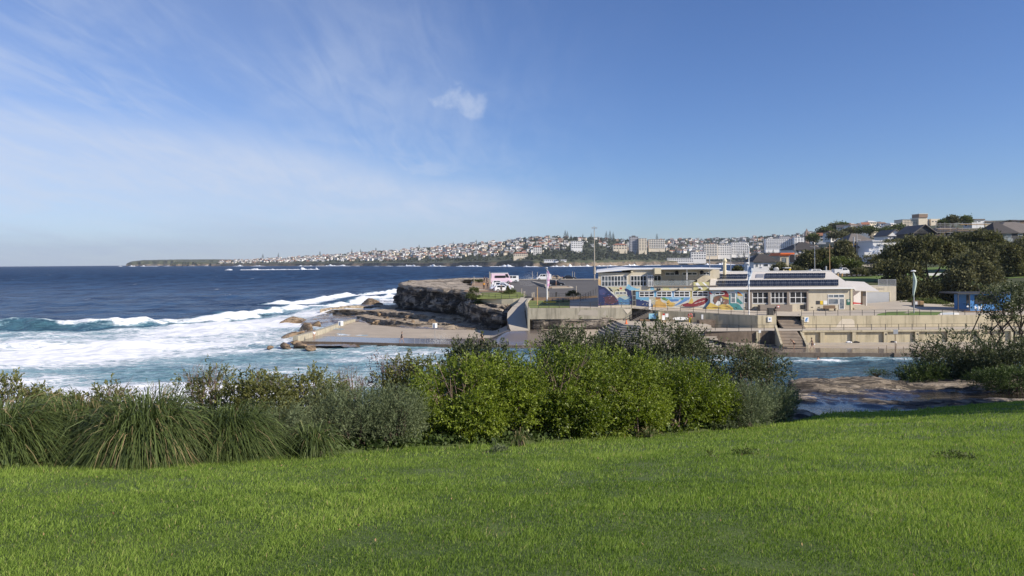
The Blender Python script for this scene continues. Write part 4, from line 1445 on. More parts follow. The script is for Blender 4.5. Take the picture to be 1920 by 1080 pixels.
wet = np.where(DX < 8, 1 - smooth(DY - fl - np.interp(DX, [-40, -25, -10, 4], [10, 8, 9, 14]), -2.5, 2.5), 1 - smooth(DY - fl - 6.0, -2, 2))
inside_ = in_poly(DX, DY - .01, DECK_POLY) | (np.abs(DY - fl) < 1e-6)
idx = np.arange(DX.size).reshape(DX.shape)
fc_ = grid_faces(*DX.shape)
ok = inside_.ravel()[fc_].sum(1) >= 3
area_ok = (DY.ravel()[fc_[:, 3]] - DY.ravel()[fc_[:, 0]]) > 1e-5
fc_ = fc_[ok & area_ok]
used, inv = np.unique(fc_, return_inverse=True)
V = np.stack([DX, DY, zz], -1).reshape(-1, 3)[used]
link('pool_deck', np_mesh('pool_deck', V, [inv.reshape(-1, 4)], deck_m, {'wet': wet.ravel()[used]}, smooth_=True), kind='structure')
# face of the deck toward the water
mb = MB()
for (x0, y0), (x1, y1) in zip(DECK[:-1], DECK[1:]):
    mb.poly([(x0, y0 - .03, -1.5), (x1, y1 - .03, -1.5), (x1, y1 - .03, DZ + .03), (x0, y0 - .03, DZ + .03)])
    mb.poly([(x0, y0 - .03, DZ + .03), (x1, y1 - .03, DZ + .03), (x1, y1 + .35, DZ + .03), (x0, y0 + .35, DZ + .03)])
add('pool_wall', mb, M['concrete_dark'], label='dark wet concrete wall edging the ocean pool', cat='pool wall')
# parapet along the seaward side
a, c = DECK[0], DECK_BACK[-1]
mb = MB()
nrm_ = Vector((c[1] - a[1], -(c[0] - a[0]), 0)).normalized()
for i in range(6):
    p = [a[k] + (c[k] - a[k]) * i / 6 for k in (0, 1)]
    q = [a[k] + (c[k] - a[k]) * (i + 1) / 6 for k in (0, 1)]
    kink = 1.2 * math.sin(i * .9)
    kink2 = 1.2 * math.sin((i + 1) * .9)
    h0, h1 = 1.75 - .08 * i, 1.75 - .08 * (i + 1)
    mb.plan([(p[0] - .9 + kink * .3, p[1]), (p[0] + kink * .3, p[1]), (q[0] + kink2 * .3, q[1]), (q[0] - .9 + kink2 * .3, q[1])], -1, [h0, h0, h1, h1])
add('parapet_wall', mb, M['seawall_grey'], label='low tan parapet wall along the seaward side of the pool', cat='parapet wall')

# ------------------------------------------------------------------ rock shelf below the lawn
sx_ = np.arange(7.5, 36, .12)
sy_ = np.arange(21.5, 43, .12)
SX, SY = np.meshgrid(sx_, sy_)
base_ = CZ - (np.interp(np.clip(SX / SY, -.8, .86), E_U, E_B))
Ye = np.interp(SX / SY, E_U, E_Y)
d_ = SY - Ye
h_ = base_ - SHELF(SX / SY) * np.maximum(d_, 0) - .03
r1 = fbm(SX * .17, SY * .60 + SX * .05, 3, 5)
r2 = fbm(SX * .62, SY * 2.1, 7, 4)
rel = .75 * r1 + .42 * r2
rise = .24 * np.exp(-((SY - 36.2 - .8 * fbm(SX * .2, 0 * SX, 3, 2)) / 1.7) ** 2) * smooth(SX, 12.5, 15) * (1 - smooth(SX, 23, 28))
rise += .26 * np.exp(-((SY - 33.4 + .06 * (SX - 14)) / .8) ** 2) * smooth(SX, 11.5, 13) * (1 - smooth(SX, 16, 20))
rise += .24 * np.exp(-((SY - 30.2 - .05 * (SX - 16)) / .6) ** 2) * smooth(SX, 13, 16) * (1 - smooth(SX, 21, 25))
for q0, q1, qy, qs, qh in ((11.5, 17, 27.6, .10, .12), (14, 22, 29.0, .06, .14), (17, 27, 31.6, -.03, .15), (12, 18, 32.0, .02, .16), (19, 28, 34.2, .03, .13), (13, 20, 34.9, -.05, .15), (21, 30, 29.4, .02, .12)):
    rise += qh * np.exp(-((SY - qy - qs * (SX - q0) - .35 * fbm(SX * .4, 0 * SX, qy, 3)) / .34) ** 2) * smooth(SX, q0, q0 + 2) * (1 - smooth(SX, q1 - 3, q1))
rel = rel + rise * 2.0 - .22
q_ = rel * 10 + .9 * fbm(SX * .9, SY * 1.8, 5, 3)
rel = (np.floor(q_) + smooth(q_ - np.floor(q_), .7, 1.0)) / 10
crest = rel + .12 * fbm(SX * 1.3, SY * 3.2, 51, 3)
pool_ = rel < -.10
wetb = np.where(pool_, 1.0, np.clip(.50 - 1.5 * rel + .35 * fbm(SX * .3, SY * .5, 13, 3), 0, 1))
rel = np.where(pool_, -.108, rel)
h_ = h_ + (rel * .58 + .03 * fbm(SX * 2.2, SY * 3, 2, 3) * ~pool_) * smooth(d_ + .5 * fbm(SX * .5, SY * .5, 4, 2), 0, 1.2)
h_ = h_ - .10 * smooth(SY, 37.2, 38.4) - .55 * np.maximum(SY - 38.6, 0)
h_ = np.where(d_ + .5 * fbm(SX * .7, SY * .7, 6, 3) < .1, h_ - .45, h_)
h_ = h_ - 1.5 * (1 - smooth(SX / SY + .006 * fbm(SX * .6, SY * .6, 8, 3), .370, .378))
V = np.stack([SX, SY, h_], -1).reshape(-1, 3)
link('rock_shelf', np_mesh('rock_shelf', V, [grid_faces(*SX.shape)], M['shelf'], {'dark_tone': np.clip(.72 - 2.6 * crest, -.25, .95).ravel(), 'wet': np.clip(wetb, 0, 1).ravel()}), kind='structure')
# ------------------------------------------------------------------ car park, promenade, sea walls
def sheet(name, pts, m, **kw):
    """a ground sheet from rows of points: list of rows with equal length"""
    n_ = len(pts[0])
    V_ = np.array(pts, float).reshape(-1, 3)
    return link(name, np_mesh(name, V_, [grid_faces(len(pts), n_)], m, smooth_=True), kind='structure', **kw)


def cpz(px, Y):
    """height of the car park surface"""
    l = np.interp(Y, [145, 165, 250, 280], [7.1, 7.75, 7.85, 7.9])
    r = np.interp(Y, [145, 165, 200, 250, 280], [6.5, 6.75, 7.15, 7.8, 7.9])
    return float(l + (r - l) * np.clip((px - 925) / 75, 0, 1))


cols = [884, 900, 920, 940, 960] + [984.9, 985.1] + list(range(1000, 1420, 20))
y00 = lambda p: 157.5 if p < 985 else 149.5
sheet('car_park', [[(xat(p, y00(p)), y00(p), 3) for p in cols]] + [[(xat(p, y00(p) + (250 - y00(p)) * f_), y00(p) + (250 - y00(p)) * f_, cpz(p, y00(p) + (250 - y00(p)) * f_)) for p in cols] for f_ in (0, .04, .09, .16, .26, .4, .55, .75, 1)] + [[(xat(p, 256), 256, -2) for p in cols]], M['asphalt'])
for nm, px0, px1, y0, y1, m_ in (('dirt_path', [868, 874, 880, 884, 886, 890], [930, 934, 938, 940, 942, 946], 0, 0, M['dirt']),):
    ys_ = [157.5, 163, 172, 190, 215, 249]
    sheet(nm, [[(xat(a + (c - a) * k / 4, y), y, cpz(a + (c - a) * k / 4, y) + .03) for k in range(5)] for a, c, y in zip(px0, px1, ys_)], m_)
lawn2 = mat('dry_lawn', (.16, .19, .05), .95, .3, .6, bump=.03, bscale=5)
lawn3 = mat('far_lawn', (.11, .17, .035), .95, .25, .5, bump=.03, bscale=5)
sheet('lawn_strip', [[(xat(a + (c - a) * k / 6, y), y, z + .02) for k in range(7)] for a, c, y, z in ((893, 990, 150.0, 6.35), (896, 985, 154, 6.95), (905, 976, 158, 7.35))], lawn2)
sheet('kerb_strip', [[(xat(a + (c - a) * k / 6, y), y, cpz(a + (c - a) * k / 6, y) + .05) for k in range(7)] for a, c, y in ((893, 975, 158.1), (893, 972, 162))], M['dirt'])
# kerbs of the car park
kerb = MB()
for (pa, ya), (pb, yb) in (((998, 231), (1024, 195)), ((1024, 195), (1026, 188)), ((1034, 188), (1072, 189)), ((1072, 189), (1066, 196)), ((1030, 194), (1066, 196)), ((968, 246), (1130, 246))):
    xa, xb = xat(pa, ya), xat(pb, yb)
    za, zb = cpz(pa, ya), cpz(pb, yb)
    d_ = Vector((xb - xa, yb - ya, 0)).normalized()
    n_ = Vector((-d_.y, d_.x, 0)) * .35
    kerb.plan([(xa - n_.x, ya - n_.y), (xb - n_.x, yb - n_.y), (xb + n_.x, yb + n_.y), (xa + n_.x, ya + n_.y)], min(za, zb) - .3, max(za, zb) + .22)
add('kerb', kerb, M['concrete'], kind='structure')
isl = MB().plan([(xat(1027, 190), 189), (xat(1070, 190), 190), (xat(1065, 195), 195), (xat(1031, 194), 193.5)], 6.5, cpz(1040, 191) + .2)
add('traffic_island', isl, M['dirt'], kind='structure')
# painted bays
bay_ = MB()
for i in range(9):
    px, y = 984 + i * 0, 205 + i * 4.2
    x0 = xat(973, y)
    bay_.box(x0, x0 + 4.6, y, y + .14, cpz(975, y) + .012, cpz(975, y) + .016)
for i in range(5):
    x0 = xat(1012, 196) + 0 * i
    bay_.box(x0 - 6 + i * 1.2, x0 - 2 + i * 1.2, 200 + i * 4, 200.2 + i * 4, cpz(1005, 205) + .1, cpz(1005, 205) + .104)
add('bay_marking', bay_, M['white'], kind='structure')

# promenade surface: front edge over the sea wall to the foot of the club
PF = [(988, 127.7, 5.72), (1060, 127.7, 5.72), (1121, 127.6, 5.72), (1185, 127.5, 5.7), (1222, 126, 5.45), (1300, 123, 5.22), (1420, 118.8, 4.95), (1500, 118.8, 4.8), (1600, 118.8, 4.78), (1700, 118.8, 4.76), (1830, 118.8, 4.75), (2000, 118.8, 4.75)]
PBK = [(986, 149.5, 6.0), (1060, 149.5, 6.0), (1116, 149, 6.6), (1190, 131, 6.0), (1225, 131, 5.8), (1300, 131, 5.45), (1335, 131, 5.3), (1420, 146, 5.2), (1500, 146, 5.0), (1600, 142, 5.2), (1700, 142, 6.0), (1830, 140, 5.2), (2000, 140, 5.2)]


def prom(px, k):
    a_ = [np.interp(px, [q[0] for q in PF], [q[j] for q in PF]) for j in (1, 2)]
    c_ = [np.interp(px, [q[0] for q in PBK], [q[j] for q in PBK]) for j in (1, 2)]
    Y = a_[0] + (c_[0] - a_[0]) * k
    return (xat(px, Y), float(Y), float(a_[1] + (c_[1] - a_[1]) * k))


def promz(px, Y):
    y0 = np.interp(px, [q[0] for q in PF], [q[1] for q in PF])
    y1 = np.interp(px, [q[0] for q in PBK], [q[1] for q in PBK])
    return prom(px, (Y - y0) / (y1 - y0))[2]


pc = sorted(set([q[0] for q in PF] + list(range(1000, 2000, 40))))
sheet('promenade', [[prom(p, k) for p in pc] for k in (0, .15, .3, .45, .6, .8, 1.0)], M['paving'])
sheet('promenade_lawn', [[(lambda q: (q[0], q[1], q[2] + .02))(prom(p, k)) for p in (990, 1010, 1030, 1050, 1068)] for k in (.06, .3, .6, .97)], lawn2)
sheet('verge_lawn', [[(lambda q: (q[0], q[1], q[2] + .02))(prom(p + o_, k)) for p in (1650, 1680, 1720, 1765)] for k, o_ in ((.03, -8), (.12, -4), (.24, 14))], lawn3)


def wall_run(name, line, thick, m_, label, cat='sea wall', cap=0.0, **kw):
    """line rows: x, y, z bottom, z top (front face); thickness goes back along +y"""
    mb = MB()
    for (x0, y0, b0, t0), (x1, y1, b1, t1) in zip(line[:-1], line[1:]):
        d_ = Vector((x1 - x0, y1 - y0, 0)).normalized()
        n_ = Vector((-d_.y, d_.x, 0)) * thick
        n0 = len(mb.v)
        mb.v += [(x0, y0, b0), (x1, y1, b1), (x1 + n_.x, y1 + n_.y, b1), (x0 + n_.x, y0 + n_.y, b0), (x0, y0, t0), (x1, y1, t1), (x1 + n_.x, y1 + n_.y, t1), (x0 + n_.x, y0 + n_.y, t0)]
        for q in ((3, 2, 1, 0), (4, 5, 6, 7), (0, 1, 5, 4), (1, 2, 6, 5), (2, 3, 7, 6), (3, 0, 4, 7)):
            mb.f.append(tuple(n0 + i for i in q))
            mb.m.append(0)
    return add(name, mb, m_, label=label, cat=cat, **kw)


ZB = 3.0                                               # level of the lower walkway
YL, YU = 113.0, 118.4                                  # lower and upper wall faces
wa = wall_run('sea_wall', [(xat(989, 127.4), 127.4, 3.9, 5.82), (xat(1184, 127.3), 127.3, 3.9, 5.8)], .4, M['seawall_grey'], 'stained concrete wall standing on the brown rock face below the mural building')
add('render_patch', MB().poly([(xat(1168, 127), 127.26, 5.6), (xat(1171, 127), 127.26, 5.3), (xat(1176, 127), 127.26, 4.7), (xat(1182, 127), 127.26, 5.2), (xat(1183, 127), 127.26, 5.6)]), M['patch'], wa)
for q0, q1 in ((1082, 1120), (1128, 1136)):
    add('render_patch', MB().poly([(xat(q0, 127.3), 127.33, 4.6), (xat(q1, 127.3), 127.32, 4.4), (xat(q1, 127.3), 127.32, 5.4), (xat(q0, 127.3) + .6, 127.33, 5.5)]), M['concrete'], wa)
wall_run('return_wall', [(xat(989, 149), 149, 2.2, 6.5), (xat(984, 138), 138, 1.0, 6.2), (xat(988.6, 127.4), 127.4, .6, 5.82)], .4, M['seawall_grey'], 'grey wall turning up beside the concrete ramp', 'ramp wall')
wall_run('yellow_wall', [(xat(893, 153), 153, 4.6, 6.55), (xat(918, 151.2), 151.2, 4.6, 6.35), (xat(940, 150), 150, 4.6, 6.25), (xat(962, 149.4), 149.4, 4.8, 6.35), (xat(982, 149.2), 149.2, 5.0, 6.5)], .35, M['cream_bright'], 'curved pale yellow wall above the broken rocks by the ramp', 'retaining wall')
wall_run('brown_wall', [(xat(1000, 149.3), 149.3, 5.2, 6.62), (xat(1060, 149.3), 149.3, 5.2, 6.62), (xat(1119, 149.1), 149.1, 5.2, 6.9)], .3, M['brick'], 'long dark brown retaining wall below the car park railing', 'retaining wall')
# ramp
sheet('ramp', [[(xat(a + (c - a) * k / 4, y), y, z) for k in range(5)] for a, c, y, z in ((958, 992, 125.8, 1.98), (955, 988, 127.5, 2.3), (950, 985, 131, 3.6), (951, 983, 135, 4.6), (960, 984, 139, 5.4), (970, 988, 143, 5.95), (976, 1000, 151, 6.6))], M['concrete'])
ramp_rows = ((958, 125.8, 1.98), (955, 127.5, 2.3), (950, 131, 3.6), (951, 135, 4.6), (960, 139, 5.4))
mb = MB()
for (pa, ya, za), (pb, yb, zb_) in zip(ramp_rows[:-1], ramp_rows[1:]):
    mb.poly([(xat(pa, ya) - .01, ya, .3), (xat(pb, yb) - .01, yb, .3), (xat(pb, yb) - .01, yb, zb_), (xat(pa, ya) - .01, ya, za)])
add('ramp_side', mb, M['concrete_dark'], kind='structure')
sheet('deck_apron', [[(xat(a + (c - a) * k / 4, y), y, z) for k in range(5)] for a, c, y, z in ((985, 1190, 124.5, 1.85), (985, 1190, 128.4, 2.1))], M['paving'])
# wall behind the steps and the long right-hand walls
wm_ = wall_run('sea_wall', [(xat(1222, 126), 126, 2.6, 5.5), (xat(1236, 124.8), 124.8, 2.6, 5.48), (xat(1300, 122.8), 122.8, 2.6, 5.3), (xat(1360, 120.8), 120.8, 2.4, 5.1), (xat(1420, YU), YU, 2.4, 5.0), (xat(1455, YU), YU, 2.4, 4.95)], .4, M['seawall'], 'curving tan sea wall behind the paddle board and life ring')
wu = wall_run('sea_wall', [(xat(1502, YU), YU, 2.6, 4.88), (xat(1640, YU), YU, 2.6, 4.85), (xat(1780, YU), YU, 2.6, 4.83), (xat(2000, YU), YU, 2.6, 4.83)], .4, M['seawall'], 'long upper tan sea wall right of the stairs')
add('render_patch', MB().poly([(xat(1566, YU), YU - .004, zat(1566, 614.5, YU)), (xat(1602, YU), YU - .004, zat(1602, 613, YU)), (xat(1601, YU), YU - .004, zat(1601, 602, YU)), (xat(1597, YU), YU - .004, zat(1597, 598, YU)), (xat(1578, YU), YU - .004, zat(1578, 598, YU)), (xat(1572, YU), YU - .004, zat(1572, 605, YU))]), M['patch'], wu)
for q in range(1530, 1980, 47):
    add('joint', MB().box(xat(q, YU) - .02, xat(q, YU) + .02, YU - .004, YU - .001, 2.9, 4.8), M['concrete_dark'], wu)
sheet('lower_walkway', [[(xat(p, y), y, ZB) for p in (1325, 1385, 1420, 1457, 1503, 1560, 1620, 1700, 1800, 2000)] for y in (YL - .05, 114.5, 116.5, YU + .2)], M['paving'])
wl = thing('sea_wall', (xat(1650, YL), YL, DZ), 'lower tan sea wall with pilasters behind the pool deck', 'sea wall')
add('wall', MB().box(xat(1503, YL), xat(2000, YL), YL + .28, YL + .8, 0, ZB - .02), M['seawall'], wl)
add('plinth', MB().box(xat(1503, YL), xat(2000, YL), YL - .6, YL + .27, 0, DZ + .32), M['concrete'], wl)
add('cap', MB().box(xat(1503, YL), xat(2000, YL), YL - .12, YL + .79, ZB - .22, ZB + .03), M['seawall'], wl)
pil_px = [(1503, 1507), (1537, 1545), (1597, 1604), (1656, 1663), (1715, 1722), (1775, 1783), (1834, 1842), (1894, 1902)]
for a, c in pil_px:
    add('pilaster', MB().box(xat(a, YL), xat(c, YL), YL - .06, YL + .279, DZ + .321, ZB - .221), M['seawall'], wl)
for a in (1660, 1719):
    add('drain_grille', MB().box(xat(a - 1.6, YL), xat(a + 1.6, YL), YL - .075, YL - .05, 2.25, 2.5), M['rail'], wl)
wall_run('stained_wall', [(xat(1322, YL), YL + .3, .4, ZB - .02), (xat(1385, YL), YL, .4, ZB - .02), (xat(1457, YL), YL, .4, ZB - .02)], .5, M['concrete_dark'], 'black stained low wall left of the lower stairs', 'sea wall')
add('wall_buttress', MB().box(xat(1416, YL), xat(1423, YL), YL - .3, YL - .01, .4, ZB - .1), M['seawall'], label='pale buttress on the black stained wall', cat='buttress')
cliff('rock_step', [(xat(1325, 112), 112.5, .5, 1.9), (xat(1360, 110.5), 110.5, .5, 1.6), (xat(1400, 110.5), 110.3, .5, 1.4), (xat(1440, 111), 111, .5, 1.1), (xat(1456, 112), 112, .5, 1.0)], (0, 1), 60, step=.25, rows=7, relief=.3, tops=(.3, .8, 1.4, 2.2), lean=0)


def stairs(name, label, x0, x1, y0, z0, y1, z1, n_, m_, cat='stairs'):
    r_ = thing(name, ((x0 + x1) / 2, y0, z0), label, cat)
    dz_, dy_ = (z1 - z0) / n_, (y1 - y0) / n_
    for i in range(n_):
        zt_ = z0 + dz_ * (i + 1)
        s_ = add('step', MB().box(x0, x1, y0 + dy_ * i - .06, y0 + dy_ * (i + 1) - .004, zt_ - .085, zt_), m_, r_)
        add('riser', MB().box(x0 + .002, x1 - .002, y0 + dy_ * i + .05, y0 + dy_ * (i + 1) + .1, zt_ - dz_ - .05, zt_ - .087), M['brown_wall'], s_)  # shade between the treads is put into the darker riser colour
    return r_


step_m = mat('stair_concrete', (.40, .325, .25), .85, .25, 1.2, streak=.2)
stairs('staircase', 'wide lower staircase from the walkway down to the pool deck', xat(1459, 111), xat(1502.5, 111), 108.9, DZ, 113.2, ZB, 12, step_m)
stairs('staircase', 'dark upper staircase between the tan walls', xat(1458, 119), xat(1499, 119), 116.6, ZB, 121.4, 4.85, 10, step_m)
for px, lb in ((1456.3, 'left'), (1503.5, 'right')):
    wall_run('stair_wall', [(xat(px, 111), 108.8, .4, 1.5 if lb == 'left' else 1.3), (xat(px, 113), YL + .3, .4, ZB + 1.0 if lb == 'left' else ZB)], .3, M['seawall'], f'pale sloping cheek wall on the {lb} side of the lower stairs', 'stair wall')
wall_run('stair_wall', [(xat(1501, 118.4), 117.2, 2.8, 4.3), (xat(1501, 122), 122, 2.8, 5.0)], .3, M['seawall'], 'pale cheek wall on the right side of the dark upper stairs', 'stair wall')

# curved terrace of steps
tr = thing('terrace', (xat(1230, 118), 118, 1), 'curved concrete terrace of long steps below the sea wall', 'step terrace')
ztop, nst = 3.62, 9
step_dk = mat('terrace_riser', (.16, .14, .12), .9, .3, 1.2)  # dark colour carries the shaded stripes of the terrace risers
core = [(xat(1335, 115.5), 116.2), (xat(1335, 115.5), 121), (xat(1240, 124), 125.5), (xat(1190, 126), 128), (xat(1150, 130), 130.5)]
add('landing', MB().plan([(xat(1158, 124), 124.5), (xat(1170, 118.5), 118.9), (xat(1200, 116.6), 116.8), (xat(1260, 116), 116.1)] + core, 1.0, ztop), M['paving'], tr)
for i in range(nst):
    o = .62 * (i + 1)
    pts_ = [(xat(1150, 130) - o * .95, 130.4), (xat(1158, 124) - o * .98, 124.5 - o * .25), (xat(1170, 118.5) - o * .75, 118.9 - o * .72), (xat(1200, 116.6) - o * .2, 116.8 - o), (xat(1260, 116), 116.1 - o), (xat(1335, 115.5), 116.2 - o), (xat(1335, 115.5), 118), (xat(1260, 118), 119), (xat(1190, 122), 122), (xat(1170, 128), 130)]
    zt_ = ztop - .285 * (i + 1)
    st_ = add('step', MB().plan(pts_, zt_ - .2, zt_), M['concrete'], tr)
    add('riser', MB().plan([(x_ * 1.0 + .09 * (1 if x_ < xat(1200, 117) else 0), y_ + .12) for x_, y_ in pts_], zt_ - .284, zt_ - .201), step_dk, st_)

# ------------------------------------------------------------------ railings
post_cache = {}


def railing(label, pts, spacing=1.9, h=.95, rails=2, m_=None, r=.045, cat='railing', group='railings along the promenade'):
    m_ = m_ or M['rail']
    pts = [Vector(p) for p in pts]
    o = thing('railing', pts[0], label, cat, group)
    key = (h, m_.name, r)
    if key not in post_cache:
        q = MB().tube([(0, 0, -.1), (0, 0, h)], r, 5)
        me = bpy.data.meshes.new('post')
        me.from_pydata(q.v, [], q.f)
        me.materials.append(m_)
        post_cache[key] = me
    for a_, b_ in zip(pts[:-1], pts[1:]):
        n_ = max(int(round((b_ - a_).length / spacing)), 1)
        for i in range(n_ + (1 if b_ is pts[-1] else 0)):
            link('post', post_cache[key], o, loc=a_ + (b_ - a_) * (i / n_) - pts[0])
    for k in range(rails):
        z_ = h * (1 - k * .5) if rails == 2 else h * (1 - k / rails)
        add('rail', MB().tube([p + Vector((0, 0, z_ - .02)) for p in pts], r * .62, 5), m_, o)
    return o


railing('dark railing along the top of the right upper sea wall', [(xat(1503, YU), YU + .2, 4.85), (xat(1640, YU), YU + .2, 4.83), (xat(1810, YU), YU + .2, 4.83), (xat(1960, YU), YU + .2, 4.83)], 1.93)
railing('dark railing along the lower walkway right of the stairs', [(xat(1504, YL), YL + .1, ZB), (xat(1660, YL), YL + .1, ZB), (xat(1960, YL), YL + .1, ZB)], 2.0)
railing('dark railing on the curving wall in front of the mural', [(xat(1228, 125.5), 125.6, 5.45), (xat(1300, 122.8), 123, 5.25), (xat(1420, YU), YU + .2, 4.97), (xat(1456, YU), YU + .2, 4.92)], 1.95)
railing('dark railing over the stained wall below the navy mural end', [(xat(990, 127.5), 127.55, 5.8), (xat(1184, 127.4), 127.5, 5.78)], 1.75)
railing('dark railing on the lower walkway above the black stained wall', [(xat(1340, YL + 1.5), YL + 1.4, ZB), (xat(1385, YL), YL + .1, ZB), (xat(1456, YL), YL + .1, ZB)], 2.0)
railing('thin railing on the curved yellow wall above the rocks', [(xat(893, 153), 153.3, 6.5), (xat(940, 150), 150.3, 6.25), (xat(984, 149.2), 149.5, 6.5)], 1.6, .95, 2)
railing('thin railing along the brown wall at the edge of the car park', [(xat(988, 149.3), 149.5, 6.5), (xat(1060, 149.3), 149.5, 6.6), (xat(1098, 149.3), 149.4, 6.7)], 1.3, .8, 2, r=.03)
railing('sloping ramp railing left of the mural building', [(xat(1088, 143), 143, 6.0), (xat(1121, 152), 152, 7.4)], 1.5, 1.1, 3)
# stair up to the promenade between the two walls, with its sloping handrail
st = thing('staircase', (xat(1184, 126), 126, 2.9), 'narrow staircase with a sloping handrail left of the blue sign', 'stairs')
xa, xb = xat(1182, 126), xat(1222, 126)
for i in range(11):
    x_ = xa + (xb - xa) * i / 11
    add('step', MB().box(x_, xa + (xb - xa) * (i + 1) / 11 - .004, 125.4, 126.9, 3.0, 3.62 + (5.4 - 3.62) * (i + 1) / 11), step_dk, st)
for y_ in (125.45, 126.85):
    add('handrail', MB().tube([(xa - .2, y_, 3.5 + .95), (xb, y_, 5.35 + .95)], .04, 5).tube([(xa - .2, y_, 3.5 + .5), (xb, y_, 5.35 + .5)], .03, 5), M['rail'], st)
    for i in range(5):
        x_ = xa + (xb - xa) * i / 4
        add('post', MB().tube([(x_, y_, 3.5 + 1.85 * i / 4 - .1), (x_, y_, 3.5 + 1.85 * i / 4 + .95)], .04, 5), M['rail'], st)

# ------------------------------------------------------------------ club buildings
YB = 130.0
YH = 129.6


def window(par, Y, a, c, t0, b0, nx, ny, gl=None, fr=None, name='window', fw=.09, label=None, eyepx=None):
    """frame with mullions standing 5 cm proud, panes set just behind"""
    ep = eyepx or (a + c) / 2
    x0, x1 = xat(a, Y), xat(c, Y)
    z1, z0 = zat(ep, t0, Y), zat(ep, b0, Y)
    mb = MB()
    for i in range(nx + 1):
        x = x0 + (x1 - x0) * i / nx
        mb.box(x - fw / 2, x + fw / 2, Y - .06, Y - .001, z0 - fw / 2, z1 + fw / 2)
    for j in range(ny + 1):
        z = z0 + (z1 - z0) * j / ny
        for i in range(nx):
            xa_, xb_ = x0 + (x1 - x0) * i / nx + fw / 2, x0 + (x1 - x0) * (i + 1) / nx - fw / 2
            mb.box(xa_, xb_, Y - .058, Y - .002, z - fw / 2, z + fw / 2)
    w_ = add(name, mb, fr or M['frame'], par, label)
    pn = MB()
    for i in range(nx):
        for j in range(ny):
            xa_, xb_ = x0 + (x1 - x0) * i / nx + fw / 2, x0 + (x1 - x0) * (i + 1) / nx - fw / 2
            za_, zb_ = z0 + (z1 - z0) * j / ny + fw / 2, z0 + (z1 - z0) * (j + 1) / ny - fw / 2
            pn.poly([(xa_, Y - .02, za_), (xb_, Y - .02, za_), (xb_, Y - .02, zb_), (xa_, Y - .02, zb_)])
    add('pane', pn, gl or M['glass'], w_)
    return w_


def bx(par, name, Y0, Y1, a, c, t0, b0, m_, ep=None, **kw):
    ep = ep or (a + c) / 2
    return add(name, MB().box(xat(a, Y0), xat(c, Y0), Y0, Y1, zat(ep, b0, Y0), zat(ep, t0, Y0)), m_, par, **kw)


EPm = 1225
mb_ = thing('mural_building', (xat(1225, YB), YB, 5.6), 'two storey cream clubhouse painted with a large bright mural', 'clubhouse')
xl, xr = xat(1121, YB), xat(1122, 143)            # the flank runs back along the line of sight
add('wall', MB().plan([(xl, YB), (xat(1331, YB), YB), (xat(1331, YB), 143), (xr, 143)], 4.6, zat(EPm, 537.5, YB)).plan([(xl + .05, YB), (xat(1216, YB), YB), (xat(1216, YB), 143), (xr + .05, 143)], zat(EPm, 537.4, YB), zat(EPm, 511, YB)).box(xat(1186, YB), xat(1228, YB), YB + .02, 143, zat(EPm, 516, YB), zat(EPm, 504.5, YB)), M['cream'], mb_)
bx(mb_, 'back_wall', 134, 143.2, 1208, 1349, 506, 540, M['cream'], EPm)
r_ = MB()
z0, z1 = zat(EPm, 510.5, YB), zat(EPm, 505, YB)
x0, x1 = xat(1117, YB), xat(1187, YB)
xb_ = xat(1119, 144)
r_.v += [(x0, YB - .7, z0), (x1, YB - .7, z1), (x1, 144, z1 + .1), (xb_, 144, z0 + .1), (x0, YB - .7, z0 + .28), (x1, YB - .7, z1 + .28), (x1, 144, z1 + .4), (xb_, 144, z0 + .4)]
for q in ((3, 2, 1, 0), (4, 5, 6, 7), (0, 1, 5, 4), (1, 2, 6, 5), (2, 3, 7, 6), (3, 0, 4, 7)):
    r_.f.append(q)
    r_.m.append(0)
add('roof', r_, M['roof_white'], mb_)
bx(mb_, 'roof_end', YB - .72, YB + .6, 1183.5, 1186.5, 507.5, 510.6, M['cream_bright'], EPm)
bx(mb_, 'roof_slab', YB - .4, 144, 1186.6, 1352, 503.2, 505.2, M['roof_white'], EPm)
bx(mb_, 'fascia_box', YB - 1.2, YB + 1.5, 1227.5, 1239.5, 503.0, 513.8, M['cream_bright'], EPm)  # sun on the box is put into its brighter cream
window(mb_, YB, 1127.8, 1175.2, 517, 536, 8, 2, M['glass_far'], eyepx=EPm)
window(mb_, YB, 1182.5, 1211.5, 517, 536, 5, 2, M['glass'], eyepx=EPm)
bay = bx(mb_, 'window_bay', YB - .5, 133.9, 1214.5, 1224.5, 515.5, 537.4, M['frame'], EPm)
window(mb_, YB - .5, 1215, 1224, 516.5, 536.5, 3, 2, M['glass_far'], name='bay_window', eyepx=EPm)
window(mb_, 133.9, 1226, 1239, 517, 536.5, 2, 1, M['glass'], name='glass_door', eyepx=EPm)
for a, c in ((1247.5, 1273), (1279.5, 1306.5), (1312, 1330)):
    window(mb_, 134, a, c, 511.5, 516, 3, 1, M['glass'], eyepx=EPm)
bx(mb_, 'balcony_floor', YB - .25, 134.2, 1216.1, 1345, 536.0, 537.6, M['brown_wall'], EPm)
bx(mb_, 'balcony_post', YB + .1, YB + .3, 1287.3, 1288.6, 505.3, 536, M['frame'], EPm)
gl_ = MB().box(xat(1226, YB), xat(1300, YB), YB + .06, YB + .09, zat(EPm, 536, YB), zat(EPm, 526, YB))
gm, t, b = new_mat('balcony_glass')
b.inputs['Base Color'].default_value = (.5, .55, .55, 1)
b.inputs['Alpha'].default_value = .22
b.inputs['Roughness'].default_value = .1
add('glass_balustrade', gl_, gm, mb_)
bx(mb_, 'handrail', YB + .05, YB + .1, 1225, 1300, 525.5, 526.1, M['rail'], EPm)
bx(mb_, 'parapet', YB - .12, YB + .5, 1300, 1329.5, 529.5, 545.4, mat('yellow_mural_parapet', (.50, .47, .22), .8, .2, .8), EPm)
